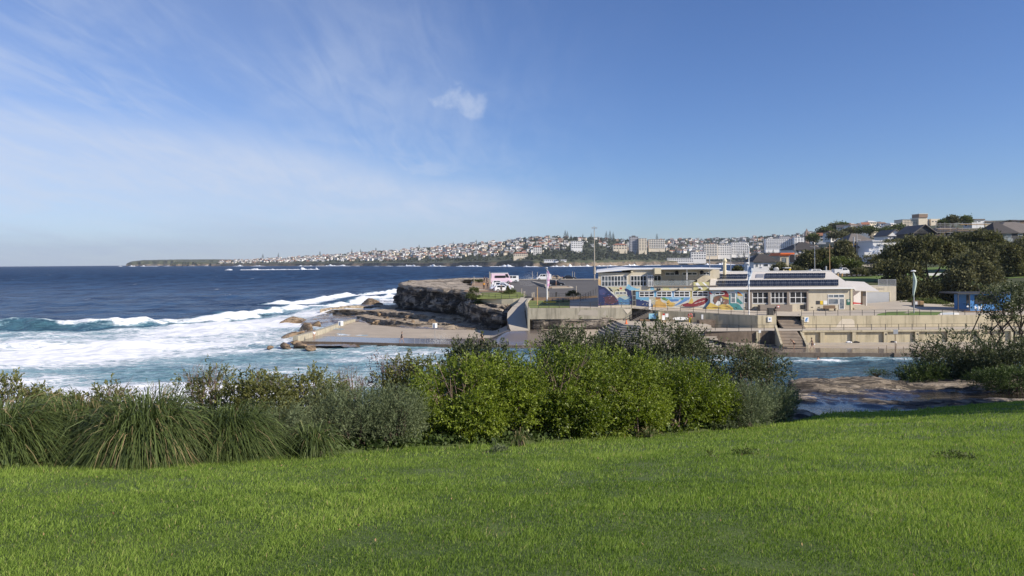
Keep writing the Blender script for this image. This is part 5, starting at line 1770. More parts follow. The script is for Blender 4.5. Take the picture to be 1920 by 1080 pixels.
bx(mb_, 'ledge', YB - .16, YB - .001, 1190, 1299.9, 544.2, 545.4, M['cream_bright'], EPm)
for a in ((1198.5, 1225.5), (1231, 1258.5), (1264, 1292), (1298, 1327)):
    window(mb_, YB, a[0], a[1], 547, 556.3, 3, 2, M['black'], fw=.11, eyepx=EPm)
window(mb_, YB, 1153.5, 1174.5, 547, 551, 3, 1, M['glass_far'], eyepx=EPm)
bx(mb_, 'door', YB - .05, YB - .001, 1186, 1191.5, 545, 572, M['charcoal'], EPm)
add('door_frame', MB().box(xat(1185.4, YB), xat(1186, YB), YB - .08, YB, zat(EPm, 572, YB), zat(EPm, 554, YB)).box(xat(1186, YB), xat(1191.5, YB), YB - .08, YB - .051, zat(EPm, 563, YB), zat(EPm, 562.2, YB)).box(xat(1186, YB), xat(1191.5, YB), YB - .08, YB - .051, zat(EPm, 554.4, YB), zat(EPm, 553.4, YB)), M['galv'], mb_)
for px in (1232, 1236, 1271, 1311):
    add('floodlight', MB().ball((xat(px, YB), YB - .35, zat(EPm, 542.5, YB)), (.22, .22, .18)).tube([(xat(px, YB), YB, zat(EPm, 543, YB)), (xat(px, YB), YB - .3, zat(EPm, 542.7, YB))], .04), M['black'], mb_)
for px in (1269, 1316):
    add('wall_speaker', MB().ball((xat(px, 133.7), 133.75, zat(EPm, 511, 133.7)), (.35, .25, .35)), M['black'], mb_)
# roof furniture
fl_ = thing('flue', (xat(1358, 136), 136, 8), 'ornate cream flue with a domed cap rising behind the hall roof', 'flue')
x_, zb_ = xat(1358.5, 136), zat(1358, 511, 136)
add('shaft', MB().tube([(x_, 136, zb_ - 2), (x_, 136, zat(1358, 491, 136))], .3, 10), M['cream_bright'], fl_)
add('cap', MB().tube([(x_, 136, zat(1358, 491, 136)), (x_, 136, zat(1358, 489, 136)), (x_, 136, zat(1358, 487, 136)), (x_, 136, zat(1358, 484, 136))], [.42, .45, .36, .12], 10), M['cream_bright'], fl_)
for px, top, bot, Y, lb in ((1330.5, 479, 512, 131, 'tall white pole standing at the join of the two club roofs'), (1370, 478, 512, 150, 'grey pole behind the hall roof right of the flue'), (1278, 499, 505, 140, 'short white vent pole on the mural building roof')):
    add('roof_pole', MB().tube([(xat(px, Y), Y, zat(px, bot, Y) - .5), (xat(px, Y), Y, zat(px, top, Y))], .07, 6), M['galv'], label=lb, cat='pole')

# the hall
EPh = 1465
hall = thing('club_hall', (xat(1465, YH), YH, 5), 'cream club hall with solar panels on its pale roof', 'hall')
zE, zR = zat(EPh, 540.5, YH), zat(EPh, 509, 137.5)
add('wall', MB().box(xat(1331.2, YH), xat(1597, YH), YH, 143, 4.2, zE), M['cream'], hall)
rf = MB()
e0, e1 = (xat(1328, YH), YH - .5, zE), (xat(1600, YH), YH - .5, zE)
g0, g1 = (xat(1346, 137.5) - 1.2, 137.5, zR), (xat(1558, 137.5), 137.5, zR)
b0_, b1_ = (xat(1328, YH), 145.6, zE), (xat(1600, YH), 145.6, zE)
rf.poly([e0, e1, g1, g0]).poly([e1, b1_, g1]).poly([b1_, b0_, g0, g1]).poly([b0_, e0, g0])
add('roof', rf, M['roof_pale'], hall)
add('gutter', MB().box(e0[0], e1[0], YH - .62, YH - .48, zE - .16, zE + .06), M['white'], hall)
add('ridge_cap', MB().box(g0[0], g1[0], 137.3, 137.7, zR + .01, zR + .12), M['roof_white'], hall)


def on_roof(px, py, off=.0):
    """point of the front roof slope seen at a pixel"""
    ny, nz = -(zR - zE), 138.0 - YH
    l_ = math.hypot(ny, nz)
    ny, nz = ny / l_, nz / l_
    y0_, z0_ = YH - .5, zE
    dzy = (eye(EPh) - py) / F
    Y = (ny * y0_ + nz * (z0_ - CZ)) / (ny + nz * dzy)
    return Vector((xat(px, Y), Y + ny * off, CZ + dzy * Y + nz * off))


def panel_row(a, c, t0, b0, n_, lean_=0):
    me = None
    for i in range(n_):
        p0, p1 = a + (c - a) * i / n_, a + (c - a) * (i + 1) / n_ - .35
        A, B, C_, D_ = on_roof(p0 - lean_, b0, .12), on_roof(p1 - lean_, b0, .12), on_roof(p1, t0, .12), on_roof(p0, t0, .12)
        up = (D_ - A).cross(B - A).normalized() * -.04
        mb = MB()
        mb.poly([A, B, C_, D_], 0)
        mb.poly([A + up, B + up, B, A], 1).poly([D_, C_, C_ + up, D_ + up], 1).poly([B, B + up, C_ + up, C_], 1).poly([A + up, A, D_, D_ + up], 1)
        n_v = (B - A).cross(D_ - A).normalized() * .004
        for k in (1 / 3, 2 / 3):
            q0, q1 = A + (B - A) * k, D_ + (C_ - D_) * k
            w_ = (B - A) * .008
            mb.poly([q0 - w_ + n_v, q0 + w_ + n_v, q1 + w_ + n_v, q1 - w_ + n_v], 1)
        q0, q1 = A + (D_ - A) * .5, B + (C_ - B) * .5
        w_ = (D_ - A) * .02
        mb.poly([q0 - w_ + n_v, q1 - w_ + n_v, q1 + w_ + n_v, q0 + w_ + n_v], 1)
        add('solar_panel', mb, [M['solar'], M['galv']], hall)


panel_row(1348, 1402, 514.5, 523.5, 5, 2)
panel_row(1435, 1548, 513.5, 523, 10, 1)
panel_row(1345, 1403, 526.5, 537.5, 5, 2)
panel_row(1404, 1572, 526, 537.5, 14, 0)
A, B, C_, D_ = on_roof(1417, 521, .1), on_roof(1431, 521, .1), on_roof(1432, 514.5, .1), on_roof(1418, 514.5, .1)
add('skylight', MB().poly([A, B, C_, D_]).poly([A - Vector((0, 0, .15)), B - Vector((0, 0, .15)), B, A]), M['galv'], hall)
# recessed brown window front
bx(hall, 'surround', YH - .25, YH - .005, 1402, 1515.5, 541.5, 547.5, M['brown_wall'], EPh)
for a, c in ((1402, 1409.5), (1440, 1444.5), (1475.5, 1480), (1512.5, 1515.5)):
    bx(hall, 'pier', YH - .25, YH - .005, a, c, 547.6, 583.5, M['brown_wall'], EPh)
bx(hall, 'ramp_front', YH - 1.6, YH - .26, 1425, 1485, 572, 584, M['brown_wall'], EPh)
for a, c, nx in ((1410.5, 1439.5, 3), (1445, 1475, 4), (1480.5, 1512, 3)):
    window(hall, YH, a, c, 547.5, 568.5, nx, 2, M['black'], fw=.11, eyepx=EPh)
window(hall, YH, 1552, 1582, 553, 558.5, 3, 1, M['glass_blue'], eyepx=EPh)
window(hall, YH, 1552, 1571, 561, 571, 1, 1, M['glass_blue'], eyepx=EPh)
window(hall, YH, 1573, 1582, 561, 580, 1, 1, M['glass_blue'], name='door', eyepx=EPh)
window(hall, YH, 1370, 1378, 548.5, 567, 1, 2, M['glass_blue'], eyepx=EPh)
window(hall, YH, 1394.5, 1401.5, 549, 567, 1, 2, M['glass_far'], eyepx=EPh)
window(hall, YH, 1340.5, 1357, 548, 551.5, 2, 1, M['black'], eyepx=EPh)
for px in (1412, 1442, 1396, 1379, 1522, 1535):
    bx(hall, 'vent', YH - .03, YH - .005, px - 2, px + 2, 576, 577.2, M['black'], EPh)
bx(hall, 'hatch', YH - .06, YH - .005, 1500.5, 1509.5, 572, 580, M['black'], EPh)
bx(hall, 'noticeboard', YH - .05, YH - .005, 1530, 1536.5, 564.5, 571, M['charcoal'], EPh)
bx(hall, 'yellow_notice', YH - .05, YH - .005, 1537.5, 1542.5, 564.5, 571.5, M['yellow'], EPh)
bx(hall, 'white_notice', YH - .05, YH - .005, 1543.5, 1550.5, 564.5, 571.5, M['white'], EPh)
aid = bx(hall, 'first_aid_sign', YH - .05, YH - .005, 1587, 1594, 562, 572.5, mat('sign_green', (.02, .12, .08), .6, .05), EPh)
add('cross_mark', MB().box(xat(1589.9, YH), xat(1591.1, YH), YH - .06, YH - .051, zat(EPh, 567.3, YH), zat(EPh, 562.7, YH)).box(xat(1588.2, YH), xat(1592.8, YH), YH - .06, YH - .051, zat(EPh, 565.6, YH), zat(EPh, 564.4, YH)), M['white'], aid)
bx(hall, 'sunlit_corner', YH - .1, YH + .5, 1594.6, 1598.2, 541, 583.5, M['cream_bright'], EPh)  # bright strip standing in for the sunlit end of the hall
add('end_wall', MB().box(xat(1597, YH) + .005, xat(1597, YH) + .06, YH + .5, 142.9, 4.3, zE - .05), M['cream_bright'], hall)  # sunlit brightness of this end is put into the overlay's colour
bn = thing('bench', (xat(1555, 128.8), 128.8, promz(1555, 128.8)), 'brown bench against the cream hall wall below the window', 'bench')
zb_ = promz(1555, 128.8)
add('seat', MB().box(xat(1544.5, 128.8), xat(1567, 128.8), 128.6, 129.1, zb_ + .42, zb_ + .5), M['wood'], bn)
add('backrest', MB().box(xat(1544.5, 128.8), xat(1567, 128.8), 129.1, 129.16, zb_ + .5, zb_ + .95), M['wood'], bn)
for px in (1546, 1565):
    add('leg', MB().box(xat(px, 128.8) - .05, xat(px, 128.8) + .05, 128.65, 129.08, zb_ - .05, zb_ + .42), M['rail'], bn)

# ------------------------------------------------------------------ mural: flat paint, layer over layer
MUR = [  # colour, polygon in photograph pixels
    ((.46, .52, .52), [(1191.8, 545.6), (1330, 545.6), (1330, 578), (1191.8, 574)]),
    ((.50, .56, .58), [(1331.6, 545), (1366, 543), (1394, 548), (1394, 582), (1331.6, 580)]),
    ((.018, .035, .13), [(1121.2, 534), (1135, 538.5), (1150, 552.5), (1158, 562), (1161, 571), (1121.2, 573)]),
    ((.62, .58, .34), [(1135, 537.4), (1179, 537.4), (1177, 547), (1172, 553), (1162, 557), (1156, 556.5), (1140, 543)]),
    ((.018, .035, .13), [(1170, 541), (1180, 540), (1184, 546), (1185.5, 571), (1178, 571), (1177, 555), (1174, 550)]),
    ((.06, .20, .40), [(1157, 559), (1168, 554), (1178, 556), (1180, 566), (1178, 571), (1160, 571)]),
    ((.40, .50, .45), [(1160, 556), (1172, 553), (1180, 558), (1172, 562)]),
    ((.10, .04, .06), [(1133, 557), (1143, 553), (1153, 557), (1157, 566), (1147, 570), (1133, 568)]),
    ((.05, .07, .22), [(1123, 543), (1131, 541), (1137, 547), (1133, 553), (1124, 552)]),
    ((.70, .70, .62), [(1134.5, 537.5), (1137.5, 537.5), (1156, 554), (1159, 559.5), (1155.5, 556.5)]),
    ((.01, .012, .02), [(1139, 537.5), (1146, 541), (1149.5, 547.5), (1144, 545)]),
    ((.01, .012, .02), [(1156, 541.5), (1160, 542), (1161, 545.8), (1158, 545)]),
    ((.55, .05, .04), [(1161, 539.2), (1164, 538.3), (1166.5, 540), (1165, 542), (1161.5, 541.8)]),
    ((.18, .50, .72), [(1174, 533), (1179, 533), (1186, 538), (1200, 543), (1200, 544.1), (1181, 544.1), (1173, 540)]),
    ((.18, .50, .72), [(1219, 538), (1225, 538), (1227, 544.1), (1219, 544.1)]),
    ((.70, .68, .30), [(1240, 538), (1252, 538), (1258, 544.1), (1244, 544.1)]),
    ((.72, .45, .18), [(1121.5, 522), (1126.5, 525), (1126.5, 534), (1121.5, 533)]),
    ((.12, .42, .66), [(1191.8, 545.6), (1293.5, 545.6), (1293.5, 561), (1240, 565), (1191.8, 562)]),
    ((.30, .52, .74), [(1255, 545.6), (1293.5, 545.6), (1293.5, 560), (1260, 560)]),
    ((.62, .52, .16), [(1293.6, 545.6), (1330, 545.6), (1330, 548), (1297.5, 548), (1297.5, 561), (1293.6, 560)]),
    ((.58, .57, .50), [(1297.6, 557.6), (1331, 556.5), (1331, 577), (1225, 577), (1216, 556.6), (1230, 556.6), (1262, 564), (1293, 559)]),
    ((.25, .50, .72), [(1326, 547), (1339, 546), (1337, 556), (1331, 562), (1336, 570), (1326, 576), (1318, 577), (1330, 560)]),
    ((.48, .46, .34), [(1216, 556.7), (1232, 556.7), (1240, 565), (1236, 577), (1224, 577), (1217, 564)]),
    ((.018, .04, .15), [(1192, 560.5), (1203, 562), (1216, 566.5), (1223, 570), (1224.5, 577), (1192, 573)]),
    ((.62, .36, .06), [(1228, 559), (1237, 558), (1239, 565), (1248, 570), (1250, 578), (1223, 577), (1224, 572), (1229, 566)]),
    ((.30, .13, .05), [(1229, 557.5), (1238, 557.5), (1238, 560.5), (1230, 561)]),
    ((.09, .26, .05), [(1239, 558.5), (1245, 557.6), (1253, 562), (1249, 564.5), (1242, 562)]),
    ((.09, .26, .05), [(1276, 559.2), (1282, 558.6), (1280, 562), (1277.5, 563.2)]),
    ((.06, .20, .50), [(1253, 561.5), (1272, 561.5), (1272, 565), (1258, 566)]),
    ((.66, .42, .05), [(1249, 566), (1254, 562), (1256, 566), (1265, 568.5), (1265, 573.5), (1258, 576), (1250, 574)]),
    ((.02, .03, .03), [(1249.5, 569), (1253, 568.6), (1253, 570), (1249.5, 570.4)]),
    ((.07, .24, .55), [(1265.5, 572), (1284, 559), (1293, 559), (1291, 562.5), (1276, 570), (1266, 573.5)]),
    ((.25, .02, .035), [(1275.5, 573.6), (1278, 571), (1290, 567.8), (1300, 567), (1308, 562.2), (1318, 559), (1324, 559.4), (1327.5, 562), (1326, 565.5), (1319, 571.5), (1310, 574.6), (1298, 575.4), (1284, 575.6)]),
    ((.68, .48, .08), [(1290, 569), (1296, 558.6), (1299, 562), (1299.5, 568), (1296, 570)]),
    ((.16, .15, .16), [(1276, 575.8), (1310, 575.2), (1300, 577), (1292, 579), (1276, 578)]),
    ((.10, .09, .09), [(1335.5, 564), (1338, 556), (1347, 553.4), (1358, 552.5), (1365.5, 556), (1366, 570), (1352, 571.5), (1342, 573)]),
    ((.20, .09, .06), [(1337, 562), (1340, 556.5), (1346, 554.2), (1350, 556), (1344, 564), (1339, 570)]),
    ((.34, .02, .03), [(1351, 546.5), (1358, 544.6), (1362, 546), (1365.8, 552), (1366.2, 557), (1354, 555), (1352, 552.6)]),
    ((.62, .45, .06), [(1352, 555), (1366.2, 558), (1366.2, 561.5), (1356, 560)]),
    ((.25, .12, .08), [(1354, 561), (1366, 562.5), (1366, 569), (1356, 570)]),
    ((.72, .72, .68), [(1340, 571), (1345, 563.5), (1350, 565), (1350.5, 570.5), (1344, 573)]),
    ((.55, .55, .60), [(1350.5, 559), (1353, 558), (1353.5, 564), (1351, 567)]),
    ((.62, .44, .06), [(1323, 577), (1331, 567), (1338, 570), (1346, 573.5), (1353, 570.2), (1366, 571), (1373, 576.5), (1376, 580), (1364, 582), (1346, 579), (1328, 580.5)]),
    ((.28, .16, .03), [(1352, 573.2), (1362, 572.6), (1370, 576.5), (1367, 577.2), (1360, 574.6)]),
    ((.28, .16, .03), [(1332, 576.4), (1341, 575), (1352, 576.6), (1350, 577.8), (1341, 576.4)]),
    ((.03, .26, .27), [(1366.4, 552), (1369, 553), (1369, 568.4), (1380, 568.4), (1386, 571), (1394, 582.5), (1376, 582.5), (1374, 577), (1366.4, 570)]),
    ((.03, .26, .27), [(1380.5, 556), (1384, 560), (1391.5, 567), (1392, 569.5), (1388, 570.4), (1380.5, 566)]),
    ((.30, .60, .78), [(1373, 541), (1380, 542), (1390, 548), (1393.8, 552), (1393.8, 556), (1386, 550), (1381, 556), (1380, 549)]),
    ((.55, .06, .04), [(1382, 546.5), (1385, 547.8), (1392, 552.8), (1382, 550)]),
    ((.68, .45, .06), [(1382, 550), (1392, 552.8), (1391.8, 555.6), (1386, 554.6), (1382, 554.4)]),
    ((.10, .36, .62), [(1331, 546.5), (1336, 546), (1333, 552), (1331, 552)]),
    ((.55, .04, .03), [(1329.4, 547), (1333.5, 549), (1334.5, 552), (1331, 551), (1329.4, 550)]),
    ((.40, .03, .04), [(1329.4, 553.6), (1331, 554), (1333.6, 558.4), (1329.6, 558.6)]),
]
mur_m = {}
mural = MB()
mats_ = []
for k, (c_, pg) in enumerate(MUR):
    if c_ not in mur_m:
        mur_m[c_] = len(mats_)
        lu_ = sum(c_) / 3
        mats_.append(mat('mural_paint', [.86 * (.82 * v + .18 * lu_) for v in c_], .75, .32, .9, streak=.2))
    pts_ = []
    for (a, c) in pg:
        Yf = YB if a <= 1331 else YH
        pts_.append((xat(a, YB if sum(q[0] for q in pg) / len(pg) < 1331 else YH), (YB if sum(q[0] for q in pg) / len(pg) < 1331 else YH) - .0015 - .0003 * k, zat(EPm if sum(q[0] for q in pg) / len(pg) < 1331 else 1360, c, YB)))
    mural.poly(pts_, mur_m[c_])
mats_.append(M['white'])
zones = [(1122, 1160, 545, 571, ((.16, .06, .16), (.05, .10, .34), (.35, .12, .12), (.16, .20, .42), (.02, .03, .10)), 90), (1157, 1184, 553, 572, ((.12, .34, .55), (.30, .44, .50), (.04, .12, .30), (.10, .40, .40)), 50), (1192, 1296, 557, 563, ((.12, .42, .66), (.36, .58, .72), (.60, .62, .55)), 30), (1200, 1330, 563, 577, ((.66, .62, .42), (.12, .36, .60), (.60, .40, .12))  , 60), (1335, 1392, 553, 581, ((.06, .30, .32), (.42, .48, .48), (.30, .18, .10), (.62, .48, .14)), 50), (1192, 1330, 538, 544, ((.62, .60, .36), (.24, .54, .72), (.66, .64, .58)), 40), (1136, 1178, 538, 556, ((.66, .64, .52), (.30, .40, .46), (.05, .06, .08)), 26)]
rz_ = random.Random(3)
for x0_, x1_, y0_, y1_, cs_, k_ in zones:               # loose brush strokes over the flat paint
    for i in range(k_ // 2):
        c_ = rz_.choice(cs_)
        if c_ not in mur_m:
            mur_m[c_] = len(mats_)
            mats_.append(mat('mural_paint', c_, .75, .3, .9))
        cx_, cy_ = rz_.uniform(x0_, x1_), rz_.uniform(y0_, y1_)
        if any(a <= cx_ <= c and 545.5 < cy_ < 557.5 for a, c in ((1197, 1227), (1230, 1260), (1262, 1293), (1296, 1329), (1184, 1193))) or (1152 < cx_ < 1176 and 545 < cy_ < 552.5) or (1184 < cx_ < 1193) or (1368 < cx_ < 1380 and cy_ < 569):
            continue
        a_, l_, w_ = rz_.uniform(-.9, .6), rz_.uniform(1.2, 5.5), rz_.uniform(.4, 1.3)
        ux, uy = math.cos(a_) * l_, math.sin(a_) * l_
        yf = YB if cx_ < 1331 else YH
        mural.poly([(xat(cx_ + p_ * ux - q_ * w_ * uy / l_, YB), yf - .018, zat(EPm if cx_ < 1331 else 1360, cy_ + p_ * uy + q_ * w_ * ux / l_, YB)) for p_, q_ in ((-.5, .3), (.1, .5), (.5, -.1), (-.2, -.5))], mur_m[c_])
white_i = mats_.index(M['white'])
for i in range(13):                                     # pale brush strokes of the lettering on the red board
    if i in (4, 9):
        continue
    cx_, cy_ = 1302 + i * 1.45, 569.4 - i * .42
    mural.poly([(xat(cx_ + dx, YB), YB - .0186, zat(EPm, cy_ + dy, YB)) for dx, dy in ((0, .55), (.9, .35), (1.0, -.75), (.1, -.55))], white_i)
for pg in ([(1303, 532), (1308, 530), (1318, 543), (1312, 544)], [(1316, 530), (1320, 530), (1328, 538), (1328, 542)]):
    mural.poly([(xat(a, YB - .13), YB - .128, zat(EPm, c, YB - .13)) for a, c in pg], white_i)
add('mural', mural, mats_, mb_)

# ------------------------------------------------------------------ porch, garage
po = thing('porch', (xat(1620, 134), 134, 5), 'small porch with a sloping pale roof and brown pillar beside the hall', 'porch')
zt, zb = zat(1620, 529, 136), zat(1620, 545, 133)
add('roof', MB().poly([(xat(1600, 132), 131.5, zb + .2), (xat(1645, 132), 131.5, zb), (xat(1620, 138), 138, zt), (xat(1585, 138), 138, zt + .2)]).poly([(xat(1645, 132), 131.5, zb - .15), (xat(1600, 132), 131.5, zb + .05), (xat(1585, 138), 138, zt), (xat(1620, 138), 138, zt - .15)]).poly([(xat(1600, 132), 131.5, zb + .05), (xat(1645, 132), 131.5, zb - .15), (xat(1645, 132), 131.5, zb), (xat(1600, 132), 131.5, zb + .2)]), M['roof_pale'], po)
add('pillar', MB().box(xat(1617, 132.2), xat(1623.5, 132.2), 132.2, 132.9, 4.6, zat(1620, 545.5, 132)), M['brown_wall'], po)
add('back_wall', MB().box(xat(1600, 136), xat(1625, 136), 136, 136.3, 4.6, zat(1610, 543, 136)), M['white_wall'], po)
add('red_step', MB().box(xat(1600, 132.4), xat(1617, 132.4), 132.4, 135.9, zat(1608, 570, 132.4), zat(1608, 568.4, 132.4)), M['red'], po)
for i in range(5):
    add('step', MB().box(xat(1600, 131) + 0, xat(1625 + 3 * (4 - i), 131), 130.2 + i * .42, 132.3, 4.4, 4.98 + i * .2), M['concrete'], po)
ga = thing('garage', (xat(1650, 144), 144, 5.5), 'cream garage with a wide pale roller door set in the bank', 'garage')
Yg = 143.0
add('wall', MB().box(xat(1620, Yg), xat(1680, Yg), Yg, Yg + 7, 4.5, zat(1650, 537, Yg)), M['cream'], ga)
rd = MB()
z0, z1 = zat(1650, 570.5, Yg), zat(1650, 547.5, Yg)
for i in range(12):
    za, zc_ = z0 + (z1 - z0) * i / 12, z0 + (z1 - z0) * (i + 1) / 12
    rd.box(xat(1624, Yg), xat(1667, Yg), Yg - .05 - .02 * (i % 2), Yg - .002, za, zc_ - .02)
add('roller_door', rd, mat('roller_door_paint', (.50, .51, .52), .5, .08, .6), ga)
add('door_trim', MB().box(xat(1667, Yg), xat(1668.2, Yg), Yg - .1, Yg - .003, z0, z1 + .1).box(xat(1623, Yg), xat(1667, Yg), Yg - .1, Yg - .003, z1 + .01, z1 + .15), M['cream_bright'], ga)
lt = MB()
for i, px in enumerate((1628, 1631, 1634, 1637, 1643, 1646, 1649, 1652, 1655)):   # worn raised letters, no longer legible
    lt.box(xat(px, Yg), xat(px + 1.8, Yg), Yg - .03, Yg - .002, zat(1650, 543.3, Yg), zat(1650, 540.2 + .3 * (i % 2), Yg))
add('worn_lettering', lt, M['concrete'], ga)
# fence on top of the garage
pf = thing('fence', (xat(1662, 144), 144, 9), 'grey tubular fence on top of the garage roof', 'fence')
zf0, zf1 = zat(1662, 536.8, 144), zat(1662, 523.5, 144)
for px in (1646.5, 1663, 1679.5):
    add('post', MB().tube([(xat(px, 144), 144, zf0 - .1), (xat(px, 144), 144, zf1)], .05, 5), M['galv'], pf)
bars = MB()
for i in range(40):
    x_ = xat(1646.5 + 33 * i / 40, 144)
    bars.box(x_ - .012, x_ + .012, 143.98, 144.02, zf0 + .1, zf1 - .1)
add('bars', bars, M['galv'], pf, kind='stuff')
add('rail', MB().box(xat(1646.5, 144), xat(1679.5, 144), 143.97, 144.03, zf1 - .1, zf1 - .04).box(xat(1646.5, 144), xat(1679.5, 144), 143.97, 144.03, zf0 + .04, zf0 + .1), M['galv'], pf)

# blue kiosk at the right
kk = thing('kiosk', (xat(1850, 126), 126, 4.8), 'blue kiosk with a flat dark roof behind the twisted tree', 'kiosk')
Yk = 125.0
zk = promz(1850, Yk)
bx(kk, 'roof', Yk - .6, Yk + 5, 1795.5, 1900, 549, 551.5, M['charcoal'], 1850)
bx(kk, 'wall', Yk + .3, Yk + 4.6, 1817, 1896, 551.5, 586, M['blue'], 1850)
for px in (1796.5, 1818, 1866, 1896):
    bx(kk, 'post', Yk - .5, Yk - .36, px - .6, px + .6, 551.5, 586, M['rail'], 1850)
bx(kk, 'serving_window', Yk + .26, Yk + .295, 1827, 1868, 553.5, 570, M['black'], 1850)
bx(kk, 'side_opening', Yk + .26, Yk + .295, 1811.5, 1816, 552.5, 569, M['black'], 1850)
cn = bx(kk, 'counter', Yk - .45, Yk - .25, 1817, 1897, 571, 582.5, M['blue'], 1850)
for pg in ([(1827, 573), (1829, 573), (1829.4, 577), (1832, 574), (1831, 580), (1827, 579)], [(1834, 573), (1837, 573.5), (1836, 581), (1834, 581)], [(1839, 573), (1842, 573), (1841.5, 577), (1838, 580), (1838.4, 576)], [(1885, 572), (1894, 572), (1897, 580), (1893, 582), (1886, 582), (1884, 578)], [(1812, 572), (1816, 573), (1815.6, 576), (1812, 575)]):
    add('painted_figure', MB().poly([(xat(a, Yk - .45), Yk - .456, zat(1850, c, Yk)) for a, c in pg]), M['white'], cn)
bx(kk, 'deck', Yk - .55, Yk + .28, 1807, 1900, 582.6, 593, M['wood'], 1850)
board2 = MB()
n_ = 22
cx_, L_ = xat(1779.5, 120.2), xat(1797.5, 120.2) - xat(1779.5, 120.2)
zc_ = zat(1780, 588.4, 120.2)
prof_ = [(L_ * math.cos(6.283 * i / n_), .30 * math.copysign(abs(math.sin(6.283 * i / n_)) ** .8, math.sin(6.283 * i / n_))) for i in range(n_)]
board2.prism([(cx_ + a, zc_ + c) for a, c in prof_], 120.1, 120.25)
bd = add('rescue_board', board2, M['white'], label='white rescue board with faint blue lettering propped by the upper railing', cat='rescue board')
mk = MB()
for i in range(12):
    mk.box(cx_ - L_ * .72 + i * .16, cx_ - L_ * .72 + i * .16 + .11, 120.09, 120.099, zc_ - .08, zc_ + .08)
add('lettering_band', mk, mat('faded_blue_print', (.25, .36, .50), .6, .2), bd)
# ------------------------------------------------------------------ the suburb on the right
HS_PX = [1330, 1380, 1480, 1560, 1640, 1720, 1800, 1920, 2300]
HS_Y = [140, 146, 152, 180, 230, 270, 330, 500, 900, 1300]
HS_Z = np.array([
    [4.6, 4.6, 4.6, 4.6, 4.6, 4.6, 4.6, 4.6, 5],
    [5.0, 5.0, 5.0, 5.2, 5.4, 6, 6.3, 7, 8],
    [6.0, 6.5, 8.2, 9.0, 9.0, 8.2, 8.2, 9.0, 10],
    [8.6, 9.0, 9.5, 9.8, 10, 10, 10.4, 11.5, 13],
    [9.0, 9.5, 10.3, 11.6, 13, 14.3, 16, 17, 19],
    [9.0, 9.5, 12, 14.5, 17, 20, 21, 22, 24],
    [4, 8, 12, 17, 21, 24, 26, 28, 30],
    [-3, -2, 10, 18, 26, 31, 35, 38, 42],
    [-3, -3, 2, 30, 46, 53, 58, 60, 66],
    [-3, -3, 6, 52, 70, 78, 80, 82, 86.]])


def hsz(px, Y):
    r_ = [np.interp(px, HS_PX, HS_Z[k]) for k in range(len(HS_Y))]
    for k in range(len(HS_Y) - 1):
        if Y <= HS_Y[k + 1]:
            return float(r_[k] + (r_[k + 1] - r_[k]) * max(0, (Y - HS_Y[k])) / (HS_Y[k + 1] - HS_Y[k]))
    return float(r_[-1])


hillside_m = mat('garden_ground', (.055, .065, .028), .95, .5, .15, bump=.05, bscale=1)
YY_ = [140, 143, 146, 149, 152, 160, 170, 180, 195, 215, 230, 250, 270, 300, 330, 400, 500, 650, 780, 900, 1100, 1300]
sheet('hillside', [[(xat(p, y), y, hsz(p, y) - (.6 if y < 150 and p > 1600 else 0)) for p in range(1340, 2301, 30)] for y in YY_] + [[(xat(p, 1500), 1500, 0) for p in range(1340, 2301, 30)]], hillside_m)
sheet('reserve_lawn', [[(xat(p, y), y, hsz(p, y) + .03) for p in range(1530, 1691, 20)] for y in (151.5, 156, 162, 168, 174, 178)], lawn3)
sheet('park_lawn', [[(xat(p, y), y, hsz(p, y) + .05) for p in range(1700, 2001, 30)] for y in (160, 168, 176, 186, 196)], lawn3)
sheet('road', [[(xat(p, y), y, hsz(p, y) + .05) for p in range(1400, 1800, 25)] for y in (178.5, 184, 192)], M['asphalt'])


def quad_roof(x0, x1, y0, y1, z, rh, kind='hip', o=.5, axis='x'):
    """roof faces over a rectangle: hip or gable, ridge along x or y"""
    mb = MB()
    a = [(x0 - o, y0 - o, z), (x1 + o, y0 - o, z), (x1 + o, y1 + o, z), (x0 - o, y1 + o, z)]
    if axis == 'x':
        k = min((y1 - y0) / 2 + o, (x1 - x0) * .45) if kind == 'hip' else 0
        r0, r1 = (x0 - o + k, (y0 + y1) / 2, z + rh), (x1 + o - k, (y0 + y1) / 2, z + rh)
        mb.poly([a[0], a[1], r1, r0]).poly([a[2], a[3], r0, r1]).poly([a[1], a[2], r1]).poly([a[3], a[0], r0])
    else:
        k = min((x1 - x0) / 2 + o, (y1 - y0) * .45) if kind == 'hip' else 0
        r0, r1 = ((x0 + x1) / 2, y0 - o + k, z + rh), ((x0 + x1) / 2, y1 + o - k, z + rh)
        mb.poly([a[1], a[2], r1, r0]).poly([a[3], a[0], r0, r1])
        if kind == 'hip':
            mb.poly([a[0], a[1], r0]).poly([a[2], a[3], r1])
    mb.poly([a[3], a[2], a[1], a[0]])
    if kind == 'hip' or axis == 'x':
        mb.box(x0 - o, x1 + o, y0 - o - .06, y0 - o, z - .22, z + .02)
    else:
        for sa, sb in ((a[0], r0), (r0, a[1])):
            mb.tube([sa, sb], .16, 4)
    return mb


